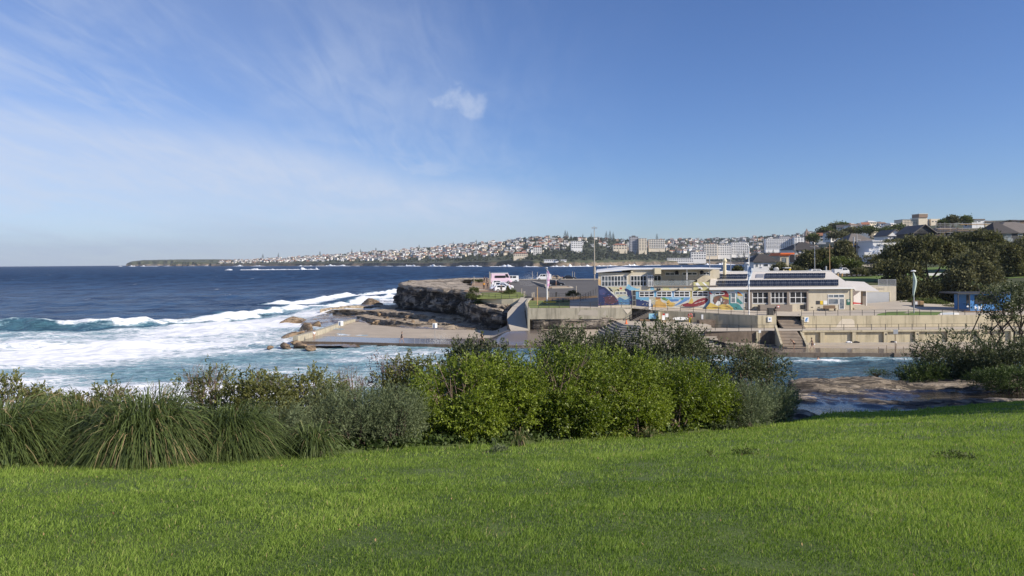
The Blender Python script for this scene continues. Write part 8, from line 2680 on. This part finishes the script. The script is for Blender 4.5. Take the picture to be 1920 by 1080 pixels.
def person(label, loc, rz, pose='stand', top=None, bottom=None, hair=None, h=1.74, hat=None, group=None):
    """facing +x before rotation; feet at z=0"""
    o = thing('person', loc, label, 'person', group, rz)
    k = h / 1.74
    st = {'stand': .04, 'walk': .30, 'stride': .36, 'bend': .10, 'sit': 0}[pose]
    hipz = .90 if pose in ('stand', 'bend') else .87
    lean = {'bend': .42, 'walk': .05, 'stride': .08}.get(pose, .02)
    v = {}
    v['hip'] = (0, 0, hipz)
    v['belly'] = (lean * .35, 0, hipz + .18)
    v['chest'] = (lean * .8, 0, hipz + .40 - lean * .12)
    v['neck'] = (lean * 1.12, 0, hipz + .56 - lean * .25)
    v['chin'] = (lean * 1.25 + .01, 0, hipz + .63 - lean * .3)
    v['head'] = (lean * 1.35 + .02, 0, hipz + .73 - lean * .36)
    v['crown'] = (lean * 1.4 + .015, 0, hipz + .81 - lean * .4)
    v['nose'] = (lean * 1.35 + .125, 0, hipz + .715 - lean * .36)
    e = [('hip', 'belly'), ('belly', 'chest'), ('chest', 'neck'), ('neck', 'chin'), ('chin', 'head'), ('head', 'crown'), ('head', 'nose')]
    r_ = {'hip': (.15, .115), 'belly': (.14, .10), 'chest': (.165, .11), 'neck': .055, 'chin': .065, 'head': (.085, .098), 'crown': .06, 'nose': .016}
    for s, n_ in ((1, 'l'), (-1, 'r')):
        ph = s
        if pose == 'sit':
            v['kn' + n_], v['an' + n_], v['to' + n_] = (.42, .10 * s, hipz - .02), (.46, .10 * s, hipz - .46), (.60, .10 * s, hipz - .50)
        else:
            v['kn' + n_] = (st * .45 * ph + .04, .095 * s, .48)
            v['an' + n_] = (st * ph * .95 - (.06 if ph < 0 and st > .2 else 0), .09 * s, .09 if not (ph < 0 and st > .2) else .14)
            v['to' + n_] = (v['an' + n_][0] + .17, .10 * s, .035)
        v['th' + n_] = (.01, .095 * s, hipz - .06)
        e += [('hip', 'th' + n_), ('th' + n_, 'kn' + n_), ('kn' + n_, 'an' + n_), ('an' + n_, 'to' + n_)]
        r_.update({'th' + n_: .085, 'kn' + n_: .058, 'an' + n_: .04, 'to' + n_: (.042, .028)})
        cz_ = v['chest'][2]
        cx_ = v['chest'][0]
        v['sh' + n_] = (cx_, .185 * s, cz_ + .07)
        sw = -ph * st * .8
        v['el' + n_] = (cx_ + sw * .45 + (.12 if pose == 'bend' else 0), .235 * s, cz_ - .20)
        v['wr' + n_] = (cx_ + sw + .05 + (.2 if pose == 'bend' else 0), .235 * s, cz_ - .42)
        v['pa' + n_] = (cx_ + sw + .07 + (.22 if pose == 'bend' else 0), .232 * s, cz_ - .50)
        e += [('chest', 'sh' + n_), ('sh' + n_, 'el' + n_), ('el' + n_, 'wr' + n_), ('wr' + n_, 'pa' + n_)]
        r_.update({'sh' + n_: .062, 'el' + n_: .042, 'wr' + n_: .028, 'pa' + n_: (.032, .02)})
        px_, py__, pz_ = v['pa' + n_]
        for q, (fx, ln_) in enumerate(((.032, .075), (.011, .088), (-.011, .08), (-.032, .06))):
            v[f'f{q}{n_}'] = (px_ + fx, py__, pz_ - .035)
            v[f'g{q}{n_}'] = (px_ + fx + .012, py__ - .012 * s, pz_ - .035 - ln_)
            e += [('pa' + n_, f'f{q}{n_}'), (f'f{q}{n_}', f'g{q}{n_}')]
            r_[f'f{q}{n_}'], r_[f'g{q}{n_}'] = .0095, .007
        v['u' + n_] = (px_ + .055, py__ - .01 * s, pz_ - .01)
        e.append(('pa' + n_, 'u' + n_))
        r_['u' + n_] = .009
    v = {a: tuple(k * q for q in p) for a, p in v.items()}
    r_ = {a: tuple(k * q for q in p) if isinstance(p, tuple) else k * p for a, p in r_.items()}
    skin_obj('body', {'v': v, 'e': e}, r_, o, M['skin'])
    up = lambda a, f_: tuple(q * f_ for q in r_[a]) if isinstance(r_[a], tuple) else r_[a] * f_
    if top is not None:
        ks = ['chest', 'belly', 'hip', 'shl', 'ell', 'shr', 'elr']
        skin_obj('shirt', {'v': {a: v[a] for a in ks}, 'e': [('chest', 'belly'), ('belly', 'hip'), ('chest', 'shl'), ('shl', 'ell'), ('chest', 'shr'), ('shr', 'elr')]}, {a: up(a, 1.16) for a in ks}, o, top)
    if bottom is not None:
        m_, long_ = bottom
        vv = {a: v[a] for a in ('hip', 'thl', 'thr')}
        for n_ in 'lr':
            f_ = 1.0 if long_ else .55
            vv['kn' + n_] = tuple(v['th' + n_][q] + (v['kn' + n_][q] - v['th' + n_][q]) * f_ for q in range(3))
            if long_:
                vv['an' + n_] = v['an' + n_]
        ee = [('hip', 'thl'), ('hip', 'thr'), ('thl', 'knl'), ('thr', 'knr')] + ([('knl', 'anl'), ('knr', 'anr')] if long_ else [])
        skin_obj('trousers' if long_ else 'shorts', {'v': vv, 'e': ee}, {a: (up(a, 1.14) if a != 'hip' else up(a, 1.08)) for a in vv}, o, m_)
    hx_, hy_, hz_ = v['head']
    hm = MB().ball((hx_ - .018, 0, hz_ + .035), (.104 * k, .092 * k, .098 * k), 10, 8)
    me_ = bpy.data.meshes.new('hair' if hat is None else 'cap')
    me_.from_pydata(hm.v, [], hm.f)
    me_.materials.append(hat or hair or M['hair'])
    link('hair' if hat is None else 'cap', me_, o)
    fm = MB()
    for s in (-1, 1):
        fm.ball((hx_ + .088 * k, s * .033 * k, hz_ + .005), .011 * k, 6, 4)
    me_ = bpy.data.meshes.new('eyes')
    me_.from_pydata(fm.v, [], fm.f)
    me_.materials.append(M['black'])
    link('eyes', me_, o)
    em = MB()
    for s in (-1, 1):
        em.ball((hx_, s * .092 * k, hz_ - .01), (.02 * k, .012 * k, .032 * k), 6, 4)
    me_ = bpy.data.meshes.new('ears')
    me_.from_pydata(em.v, [], em.f)
    me_.materials.append(M['skin'])
    link('ears', me_, o)
    return o


def pz(px, py, z):
    return PZ(px, py, z)


person('person in a white shirt standing by the parapet at the left pool end', pz(588, 637.5, DZ), R(-60), 'stand', M['cloth_white'], None)
person('person in dark shirt and shorts walking across the wet pool deck', pz(752, 641, DZ), R(0), 'walk', M['cloth_dark'], (M['cloth_dark'], False))
person('shirtless person in dark shorts walking on the pool deck below the ramp', pz(903, 640, DZ), R(180), 'stride', None, (M['cloth_dark'], False))
person('bather in dark swimming shorts standing at the foot of the lower stairs', pz(1488.5, 654, DZ), R(190), 'bend', None, (M['cloth_dark'], False), h=1.65)
pp = person('shirtless bather walking right of the lower stairs with a white towel', pz(1522, 655.5, DZ), R(170), 'walk', None, (M['skin'], False), h=1.8)
tw_ = MB().ball((-.25, -.28, .72), (.22, .05, .14), 8, 6)
me = bpy.data.meshes.new('towel')
me.from_pydata(tw_.v, [], tw_.f)
me.materials.append(M['cloth_white'])
tw = link('towel', me, None, 'white towel held by the walking bather', 'towel', loc=pp.location)
tw.rotation_euler = pp.rotation_euler
person('person in dark clothes bending over at the bin above the stairs', (xat(1452, 120.0), 120.0, promz(1452, 120)), R(30), 'bend', M['cloth_dark'], (M['cloth_dark'], True), h=1.75)
rs = bx(None, 'round_sign', 119.5, 119.55, 1456.5, 1461.5, 572.8, 577, M['red'], 1459, label='small red and white board held up beside the bending person', cat='board')
bx(rs, 'panel', 119.46, 119.495, 1457.3, 1460.7, 573.6, 576.2, M['white'], 1459)
person('person in an orange top and dark trousers on the brown path', (xat(907, 165), 165, cpz(907, 165)), R(80), 'stand', M['cloth_orange'], (M['cloth_dark'], True))
person('person in dark clothes beside the orange topped person', (xat(914, 167), 167, cpz(914, 167)), R(100), 'walk', M['cloth_dark'], (M['cloth_dark'], True))
person('dark clothed walker farther along the brown path', (xat(908, 222), 222, cpz(908, 222)), R(90), 'walk', M['cloth_dark'], (M['cloth_dark'], True))
person('grey clothed walker beside the far dark walker', (xat(912.5, 215), 215, cpz(912, 215)), R(90), 'walk', M['charcoal'], (M['cloth_dark'], True))
person('shirtless person in a white cap in front of the black car', (xat(1042.5, 192.5), 192.5, cpz(1042, 192) + .2), R(200), 'stand', None, (M['skin'], False), hat=M['cloth_white'])
person('person in a white top standing at the window of the nearest white car', (xat(939.5, 157.3), 157.3, cpz(939, 157)), R(90), 'stand', M['charcoal'], (M['cloth_dark'], True))
person('bather sitting on the step at the right pool edge', (xat(1728, 102.1), 102.1, -.15), R(-90), 'sit', None, (M['cloth_dark'], False))
person('swimmer standing waist deep below the pool deck', (xat(1533, 100.5), 100.5, -1.05), R(90), 'stand', None, (M['cloth_blue'], False))
# ------------------------------------------------------------------ the foreground planting
bright_leaf = leaf_mat('bright_shrub_leaf', (.042, .072, .008), (.28, .345, .050), .45, .32)
westringia_leaf = leaf_mat('grey_green_leaf', (.050, .070, .030), (.22, .26, .13), .7, .22)
dark_leaf = leaf_mat('dark_shrub_leaf', (.026, .038, .013), (.135, .155, .065), .5, .22)
olive_sh = leaf_mat('olive_shrub_leaf', (.045, .06, .016), (.22, .22, .065), .6, .28)
purple_leaf = leaf_mat('purple_brown_leaf', (.055, .035, .03), (.15, .095, .08), .7, .15)
mat_rush = leaf_mat('mat_rush_blade', (.020, .034, .008), (.140, .185, .056), .5, .22, c2=(.30, .23, .12))
cover_leaf = leaf_mat('ground_cover_leaf', (.026, .046, .011), (.10, .145, .036), .6, .22)


def shrub(name, label, px, hw, top_py, Y, m_, shoots, leaf, per, seed, shoot=.16, aspect=.42, depth=.8, lobes=5, twigs=14, cat='shrub', base=None, group=None, ragged=.3, up=.45, slim=1.0, extra_twigs=0, lift=0.0, shift=0.0):
    cx = xat(px, Y)
    gz = float(ground(cx, Y)) if base is None else base
    rx = hw / F * Y
    H_ = zat(px, top_py, Y) - gz
    o = thing(name, (cx, Y, gz), label, cat, group)
    r_ = np.random.default_rng(seed)
    L_ = [(0, 0, H_ * .46, rx * .82, rx * depth * .82, H_ * .50)]
    for i in range(lobes):
        a_ = 6.283 * i / lobes + r_.uniform(-.4, .4)
        q = r_.uniform(.40, .62)
        hz_ = r_.uniform(.34, .66)
        rr_ = r_.uniform(.36, .5)
        L_.append((math.cos(a_) * rx * q, math.sin(a_) * rx * depth * q, H_ * hz_, rx * rr_, rx * depth * rr_, H_ * r_.uniform(.28, .38)))
    L_ = np.array(L_)
    w = L_[:, 3] * L_[:, 5]
    pick = r_.choice(len(L_), shoots, p=w / w.sum())
    l = L_[pick]
    d = r_.normal(0, 1, (shoots, 3))
    d /= np.linalg.norm(d, axis=1, keepdims=True)
    rad = np.where(r_.random(shoots) < .72, r_.uniform(.82, 1.03, shoots), r_.uniform(.35, .85, shoots))
    bmp = 1 + ragged * 1.5 * fbm(d[:, 0] * 2.6 + pick * 3.1, d[:, 1] * 2.6, d[:, 2] * 2.6 + seed, 3)
    C = l[:, :3] + d * l[:, 3:6] * (rad * bmp)[:, None]
    keep = C[:, 2] > .02
    gap = fbm(C[:, 0] * 1.5, C[:, 1] * 1.5, C[:, 2] * 1.5 + seed, 2)
    keep &= gap > -.30
    if m_ is bright_leaf:
        keep &= fbm(C[:, 0] * .85 + 5, C[:, 1] * .85, C[:, 2] * .85 - seed, 2) > -.27
    C, d = C[keep], d[keep]
    n_ = len(C)
    C[:, 2] += lift
    dr = d * .75 + np.array([.08, .05, up]) + r_.normal(0, .45, (n_, 3))
    dr /= np.linalg.norm(dr, axis=1, keepdims=True)
    t_ = np.linspace(.08, 1, per)[None, :, None]
    sl = shoot * r_.uniform(.6, 1.4, (n_, 1, 1))
    pos = C[:, None, :] + dr[:, None, :] * sl * t_
    ld = dr[:, None, :] * (.25 + .75 * t_) + r_.normal(0, .62, (n_, per, 3)) * (1.05 - .45 * t_)
    ld /= np.linalg.norm(ld, axis=2, keepdims=True)
    sd_ = np.cross(ld, r_.normal(0, 1, (n_, per, 3)))
    sd_ /= np.linalg.norm(sd_, axis=2, keepdims=True) + 1e-9
    ln = leaf * r_.uniform(.55, 1.35, (n_, per, 1)) * r_.uniform(.75, 1.2, (n_, 1, 1))
    V_ = np.stack([pos, pos + ld * ln * .55 + sd_ * ln * aspect * .5, pos + ld * ln, pos + ld * ln * .55 - sd_ * ln * aspect * .5], 2).reshape(-1, 3)
    cl = .5 + .5 * fbm(C[:, 0] * 1.1, C[:, 1] * 1.1, C[:, 2] * 1.1 + seed * 2, 2)
    tn = np.clip((cl * .45 + r_.normal(.08, .1, n_))[:, None] + .25 * t_[:, :, 0] + r_.normal(.05 + shift, .15, (n_, per)), 0, 1).reshape(-1)
    i_ = np.arange(n_ * per) * 4
    link('foliage', np_mesh('foliage', V_, [np.stack([i_, i_ + 1, i_ + 2, i_ + 3], 1)], m_, {'tint': np.repeat(tn, 4)}), o)
    mb = MB()
    rr2 = random.Random(seed)
    for i in range(twigs + extra_twigs):
        l_ = L_[rr2.randrange(len(L_))]
        top_ = rr2.uniform(.5, .95) if i < twigs else rr2.uniform(1.0, 1.22)
        e = Vector((l_[0] + rr2.uniform(-.4, .4) * l_[3], l_[1] + rr2.uniform(-.4, .4) * l_[4], min(H_ * top_, l_[2] + l_[5] * (top_ if i >= twigs else .8))))
        s_ = Vector((rr2.uniform(-.25, .25) * rx, rr2.uniform(-.25, .25) * rx * depth, -.08))
        m__ = (s_ + e) * .5 + Vector((rr2.uniform(-.15, .15), rr2.uniform(-.15, .15), .1)) * rx
        mb.tube([tuple(s_), tuple(m__), tuple(e)], [.022 * slim, .014 * slim, .004 * slim], 4)
        if i >= twigs:
            for q in range(5):
                p0 = m__ + (e - m__) * rr2.uniform(.1, .9)
                mb.tube([tuple(p0), tuple(p0 + Vector((rr2.uniform(-.3, .3), rr2.uniform(-.2, .2), rr2.uniform(.05, .35))))], [.006 * slim, .002 * slim], 3)
    me = bpy.data.meshes.new('stems')
    me.from_pydata(mb.v, [], mb.f)
    me.materials.append(M['twig'] if extra_twigs else M['bark'])
    link('stems', me, o)
    return o


def rush(label, px, hw, top_py, Y, n_, seed, dry=.04, lean=(0, 0)):
    """strap leaved clump: long blades rising and arching out from the crown"""
    cx = xat(px, Y)
    gz = float(ground(cx, Y))
    rx = hw / F * Y
    H_ = zat(px, top_py, Y) - gz
    o = thing('mat_rush', (cx, Y, gz), label, 'mat rush', 'strap leaved clumps along the lawn')
    r_ = np.random.default_rng(seed)
    a_ = r_.uniform(0, 6.283, n_)
    out = r_.random(n_) ** .75
    br = r_.uniform(0, .45, n_) * rx
    base_ = np.stack([np.cos(a_) * br, np.sin(a_) * br, r_.uniform(0, .1, n_) * H_], 1)
    reach = rx * (.28 + .86 * out) * r_.uniform(.75, 1.15, n_)
    rise = H_ * (.98 - .38 * out ** 1.4) * r_.uniform(.7, 1.06, n_)
    droop = H_ * (.34 + .78 * out ** 1.2) * r_.uniform(.5, 1.15, n_)
    a2 = a_ + r_.normal(0, .75, n_)
    S = 6
    t_ = np.linspace(0, 1, S)[None, :]
    hx = reach[:, None] * t_ ** 1.25
    zz_ = rise[:, None] * 1.18 * (1 - (1 - t_) ** 2.0) - droop[:, None] * t_ ** 2.6
    P_ = base_[:, None, :] + np.stack([np.cos(a2)[:, None] * hx, np.sin(a2)[:, None] * hx, zz_], -1)
    P_[:, :, 0] += lean[0] * rx * t_ ** 1.5
    P_[:, :, 1] += lean[1] * rx * t_ ** 1.5
    P_[:, :, 2] = np.maximum(P_[:, :, 2], .015)
    sd_ = np.stack([-np.sin(a2), np.cos(a2), np.zeros(n_)], 1) + r_.normal(0, .45, (n_, 3))
    sd_ /= np.linalg.norm(sd_, axis=1, keepdims=True)
    wd = r_.uniform(.009, .017, n_)[:, None] * np.array([.9, 1, 1, .9, .65, .12])[None]
    V_ = np.stack([P_ - sd_[:, None] * wd[..., None] * .5, P_ + sd_[:, None] * wd[..., None] * .5], 2).reshape(-1, 3)
    i_ = (np.arange(n_) * S * 2)[:, None] + (np.arange(S - 1) * 2)[None]
    f_ = np.stack([i_, i_ + 1, i_ + 3, i_ + 2], -1).reshape(-1, 4)
    tn = np.clip(r_.normal(.42, .20, n_)[:, None] + .12 * t_, 0, .9)
    dr_ = r_.random(n_) < dry
    tn[dr_, 2:] = 1.0
    link('blades', np_mesh('blades', V_, [f_], mat_rush, {'tint': np.repeat(tn.reshape(-1), 2)}), o)
    core = MB().ball((0, 0, H_ * .10), (rx * .34, rx * .30, H_ * .20), 10, 6)
    me = bpy.data.meshes.new('crown_base')
    me.from_pydata(core.v, [], core.f)
    me.materials.append(M['bark'])
    link('crown_base', me, o)
    return o


# strap leaved clumps on the left
# low undergrowth filling the ground beneath the planting
uk = 6500
up_ = rng.uniform(-60, 1470, uk)
ue = (up_ - 960) / F
uY = np.interp(ue, E_U, E_Y) + rng.uniform(.35, 5.5, uk)
uX = ue * uY
Vv, ff, tn = clump_cloud(np.stack([uX, uY, ground(uX, uY) + rng.uniform(0, .16, uk)], 1), rng.uniform(.05, .13, uk), rng.uniform(.1, .8, uk), 7, .9)
link('undergrowth', np_mesh('undergrowth', Vv, [ff], cover_leaf, {'tint': tn}), kind='stuff', label='low dark undergrowth beneath the shrubs along the lawn', cat='undergrowth')
rush('leftmost strap leaved clump cut by the frame edge', 8, 112, 748, 12.2, 2000, 1, .03, (.3, .1))
rush('strap leaved clump with brownish tips, second from the left', 140, 98, 738, 12.9, 1800, 2, .16, (-.2, -.15))
rush('largest strap leaved clump with blades arching to the lawn', 268, 128, 730, 12.5, 3000, 3, .07)
rush('darker strap leaved clump right of the largest one', 428, 92, 752, 13.2, 2000, 4, .03, (.25, -.2))
rush('small strap leaved clump filling the gap behind the two left clumps', 85, 90, 738, 13.8, 900, 5)
rush('loose strap leaved tuft among the grey green shrubs', 585, 55, 785, 13.4, 420, 6)
rush('thin pale grass tuft at the foot of the bright shrubs', 972, 20, 797, 15.3, 90, 7, .3)
rush('dry thin tuft low between two bright shrubs', 1215, 24, 797, 17.4, 100, 8, .3)
# small bush tops behind the clumps
for px, hw, tp, Y, lb, sd_ in ((12, 32, 704, 17, 'dark leafy shrub top at the left frame edge', 101), (62, 32, 728, 16, 'small olive shrub behind the leftmost clumps', 102), (205, 46, 722, 16, 'low olive shrub behind the largest clump', 103), (118, 40, 738, 15.5, 'low green shrub between the left clumps', 104)):
    shrub('olive_shrub', lb, px, hw, tp, Y, olive_sh, 420, .075, 9, sd_, .16, extra_twigs=4)
# twiggy olive shrubs
shrub('twiggy_shrub', 'twiggy olive shrub with bare stems showing, left of the middle', 385, 66, 686, 16.2, olive_sh, 520, .065, 9, 110, .15, extra_twigs=40, ragged=.5, slim=.6)
shrub('olive_shrub', 'olive shrub right of the twiggy one', 470, 84, 700, 15.4, olive_sh, 1150, .07, 10, 111, .15, extra_twigs=10, slim=.7)
shrub('olive_shrub', 'olive green shrub with a rounded top near the grey green shrubs', 595, 66, 702, 16.4, olive_sh, 1000, .07, 10, 112, .15, extra_twigs=4)
shrub('purple_shrub', 'dull purple brown shrub behind the olive shrubs', 530, 62, 712, 17.0, purple_leaf, 650, .05, 9, 113, .15, extra_twigs=14, slim=.7)
shrub('purple_shrub', 'purple brown twiggy shrub behind the grey green shrub', 735, 62, 660, 19.5, purple_leaf, 620, .055, 9, 114, .2, extra_twigs=22, slim=.8)
shrub('bare_shrub', 'nearly leafless shrub of pale twigs over the water', 655, 42, 690, 18, olive_sh, 60, .07, 7, 115, .15, extra_twigs=34, slim=.55, twigs=6)
shrub('olive_shrub', 'olive shrub reaching up behind the purple twigs', 770, 60, 662, 18.8, olive_sh, 900, .07, 10, 116, .16)
# grey green shrubs
shrub('grey_green_shrub', 'fine leaved green shrub with a dead branch at its foot', 520, 72, 762, 14.0, westringia_leaf, 1500, .055, 12, 120, .20, .20, up=.7)
shrub('grey_green_shrub', 'upright grey green shrub left of the bright shrubs', 655, 88, 735, 14.8, westringia_leaf, 2100, .055, 12, 121, .22, .20, up=.8)
shrub('grey_green_shrub', 'grey green shrub touching the first bright shrub', 740, 66, 728, 15.0, westringia_leaf, 1600, .055, 12, 122, .22, .20, up=.8)
shrub('grey_green_shrub', 'grey green shrub at the right end of the bright shrubs', 1395, 62, 716, 20.2, westringia_leaf, 1800, .06, 12, 123, .22, .20, up=.8)
shrub('grey_green_shrub', 'paler grey green shrub closest to the rock shelf', 1448, 42, 722, 21.8, westringia_leaf, 1300, .06, 12, 124, .22, .20, up=.7)
shrub('grey_green_shrub', 'grey green shrub standing behind the bright crown in the middle', 1255, 62, 668, 21.5, westringia_leaf, 1400, .065, 12, 125, .24, .20, up=.9)
# bright green shrubs
BR = (('first bright green shrub from the left, beside the grey green shrubs', 845, 96, 668, 16.3, 130, 3000), ('bright green shrub with a deep dark gap on its right', 925, 98, 655, 17.0, 131, 2900), ('tallest bright green shrub in the middle', 1030, 112, 640, 17.6, 132, 3200),
      ('broad bright green shrub right of the tallest one', 1130, 112, 645, 18.2, 133, 3300), ('bright green shrub low in front near the lawn', 1185, 76, 706, 18.0, 134, 2200), ('bright green shrub second from the right', 1250, 100, 668, 19.4, 135, 2900), ('last bright green shrub on the right with a low skirt', 1325, 62, 690, 20.2, 136, 2000), ('small bright green shrub low between the first two', 895, 56, 735, 16.2, 137, 1200), ('bright green shrub low in front of the tallest', 1075, 60, 728, 17.2, 138, 1500))
for lb, px, hw, tp, Y, sd_, n_ in BR:
    shrub('bright_shrub', lb, px, hw, tp + (9 if 900 < px < 1270 else 8), Y, bright_leaf, int(n_ * 1.35), .060, 11, sd_, .15, .46, lobes=9, ragged=.44, extra_twigs=6, depth=1.0, up=.28, shift=(sd_ % 3 - 1) * .09)
shrub('silver_plant', 'low silver leaved plant at the foot of the last bright shrub', 1352, 24, 793, 19.8, westringia_leaf, 260, .06, 8, 140, .08, .4)
# dark shrubs behind
shrub('dark_shrub', 'dark leafy shrub behind the first bright shrubs', 895, 66, 636, 23, dark_leaf, 1700, .085, 10, 150, .22, .46)
shrub('dark_shrub', 'dark rounded shrub under the ramp, behind the tallest bright shrub', 1065, 74, 612, 26, dark_leaf, 2000, .09, 10, 151, .26, .46, ragged=.42)
shrub('dark_shrub', 'dark shrub below the curved terrace', 1165, 62, 612, 27, dark_leaf, 2000, .09, 10, 152, .26, .46, ragged=.42)
shrub('dark_shrub', 'tall ragged dark shrub in front of the curved terrace', 1258, 84, 602, 27, dark_leaf, 2900, .095, 10, 153, .30, .46, ragged=.5, extra_twigs=8)
shrub('dark_shrub', 'airy dark shrub right of the tall ragged one', 1375, 66, 650, 27, dark_leaf, 1200, .09, 9, 154, .30, .46, ragged=.5, extra_twigs=10)
shrub('dark_shrub', 'open dark shrub over the small bay at the end of the hedge', 1430, 50, 652, 28.5, dark_leaf, 700, .09, 9, 155, .30, .46, ragged=.5, extra_twigs=10)
shrub('dark_shrub', 'small dark shrub with reddish leaves at the rock edge', 1478, 18, 722, 24.5, dark_leaf, 200, .08, 8, 156, .14, .46)
# right-hand bank
shrub('bank_shrub', 'large dark shrub on the bank right of the small bay', 1795, 92, 624, 38, dark_leaf, 3200, .11, 10, 160, .34, .46, ragged=.45, base=6.9, extra_twigs=8)
shrub('bank_shrub', 'low dark shrub at the water side of the bank', 1735, 50, 682, 37, cover_leaf, 900, .10, 10, 161, .22, .40, base=7.3)
shrub('bank_shrub', 'dark shrub at the right frame edge under the twisted tree', 1905, 92, 632, 36, dark_leaf, 2900, .10, 10, 162, .3, .46, base=7.2)
shrub('ground_cover', 'mat of dark green ground cover spilling to the rocks at the right edge', 1895, 85, 690, 33, cover_leaf, 2300, .07, 10, 163, .18, .40, base=8.0, depth=.5, cat='ground cover')
shrub('grass_tussock', 'small green tussock on the far edge of the rock shelf', 1642, 20, 696, 38.3, cover_leaf, 200, .08, 9, 164, .2, .2, base=7.9)
shrub('grass_tussock', 'second green tussock left of the bank shrub', 1692, 28, 694, 38.6, cover_leaf, 320, .09, 9, 165, .22, .2, base=7.6)
# twisted bare-stemmed tree at the right edge
tt_ = thing('twisted_tree', (xat(1888, 40), 40, 7.0), 'twisted bare stemmed coastal tree at the right edge with leaves only on top', 'tree')
mb = MB()
rt = random.Random(9)
tips = []
zt = lambda py: zat(1880, py, 40)
for px0, px1, px2, top in ((1846, 1832, 1848, 560), (1858, 1868, 1842, 575), (1876, 1858, 1872, 556), (1886, 1896, 1880, 560), (1898, 1904, 1915, 552), (1912, 1918, 1906, 566), (1925, 1922, 1930, 556), (1868, 1878, 1896, 580), (1940, 1930, 1945, 560)):
    p = [Vector((xat(px0, 40), 40 + rt.uniform(-.5, .5), zt(700))), Vector((xat(px0 + rt.uniform(-5, 5), 40), 40 + rt.uniform(-.5, .5), zt(655))), Vector((xat(px1, 40), 40 + rt.uniform(-.6, .6), zt(622))), Vector((xat((px1 + px2) / 2 + rt.uniform(-6, 6), 40), 40 + rt.uniform(-.6, .6), zt(595))), Vector((xat(px2, 40), 40, zt(top)))]
    mb.tube([tuple(q) for q in p], [.075, .06, .05, .035, .012], 6)
    tips.append(p[-1])
    for q in range(14):
        k = rt.randrange(1, 4)
        s_ = p[k] + (p[k + 1] - p[k]) * rt.random()
        e = s_ + Vector((rt.uniform(-.55, .55), rt.uniform(-.4, .4), rt.uniform(.1, .75)))
        mb.tube([tuple(s_), tuple((s_ + e) / 2 + Vector((rt.uniform(-.08, .08), 0, .05))), tuple(e)], [.022, .014, .005], 4)
        tips.append(e)
add('trunk', mb, M['bark'], tt_)
lob = []
for q in tips:
    if q.z > zt(600) or rt.random() < .12:
        lob.append((q.x - tt_.location.x, q.y - 40, q.z - 7.0, .34, .34, .24))
for px, py, r_ in ((1850, 552, .5), (1872, 545, .75), (1905, 540, .85), (1890, 562, .6), (1925, 545, .9), (1915, 575, .6), (1862, 572, .4), (1836, 560, .35), (1895, 550, .7)):
    lob.append((xat(px, 40) - tt_.location.x, rt.uniform(-.4, .4), zt(py) - 7.0, r_, r_, r_ * .62))
link('crown', crown_mesh(lob, 1300, .085, dark_leaf, 77, .3), tt_)
# weeds in the lawn
for i, (px, py, hw, lb) in enumerate(((915, 850, 20, 'low leafy weed on the lawn below the first bright shrubs'), (935, 847, 14, 'small pale weed beside the leafy weed'), (1348, 858, 22, 'dark leafy weed patch on the lawn, left of the long dark patch'), (1400, 855, 30, 'long low weed patch on the lawn right of the dark patch'), (1650, 905, 40, 'dark weed tuft on the right lawn'), (1790, 862, 42, 'dark green weed patch on the upper right lawn'))):
    Y = 4.0
    for _ in range(60):
        Y += .3
        if float(ground(xat(px, Y), Y)) >= zat(px, py, Y):
            break
    shrub('lawn_weed', lb, px, hw, py - 7, Y, hedge_leaf if i > 1 else westringia_leaf, 260, .036, 6, 170 + i, .05, .4, twigs=3, lobes=4, cat='weed', group='weeds in the lawn')
# ------------------------------------------------------------------ air
hz_b = MB().box(-7300, 7300, -60, 7400, -3.5, 175)
hm, t, b = new_mat('haze_air')
t.nodes.remove(b)
pv = nd(t, 'ShaderNodeVolumePrincipled', i_Density=HAZE, i_Anisotropy=.2)
pv.inputs['Color'].default_value = (.86, .92, 1.0, 1)
t.links.new(pv.outputs[0], t.nodes['Material Output'].inputs['Volume'])
if HAZE > 0:
    add('haze', hz_b, hm, kind='stuff', label='thin sea haze filling the air over the bay', cat='haze')
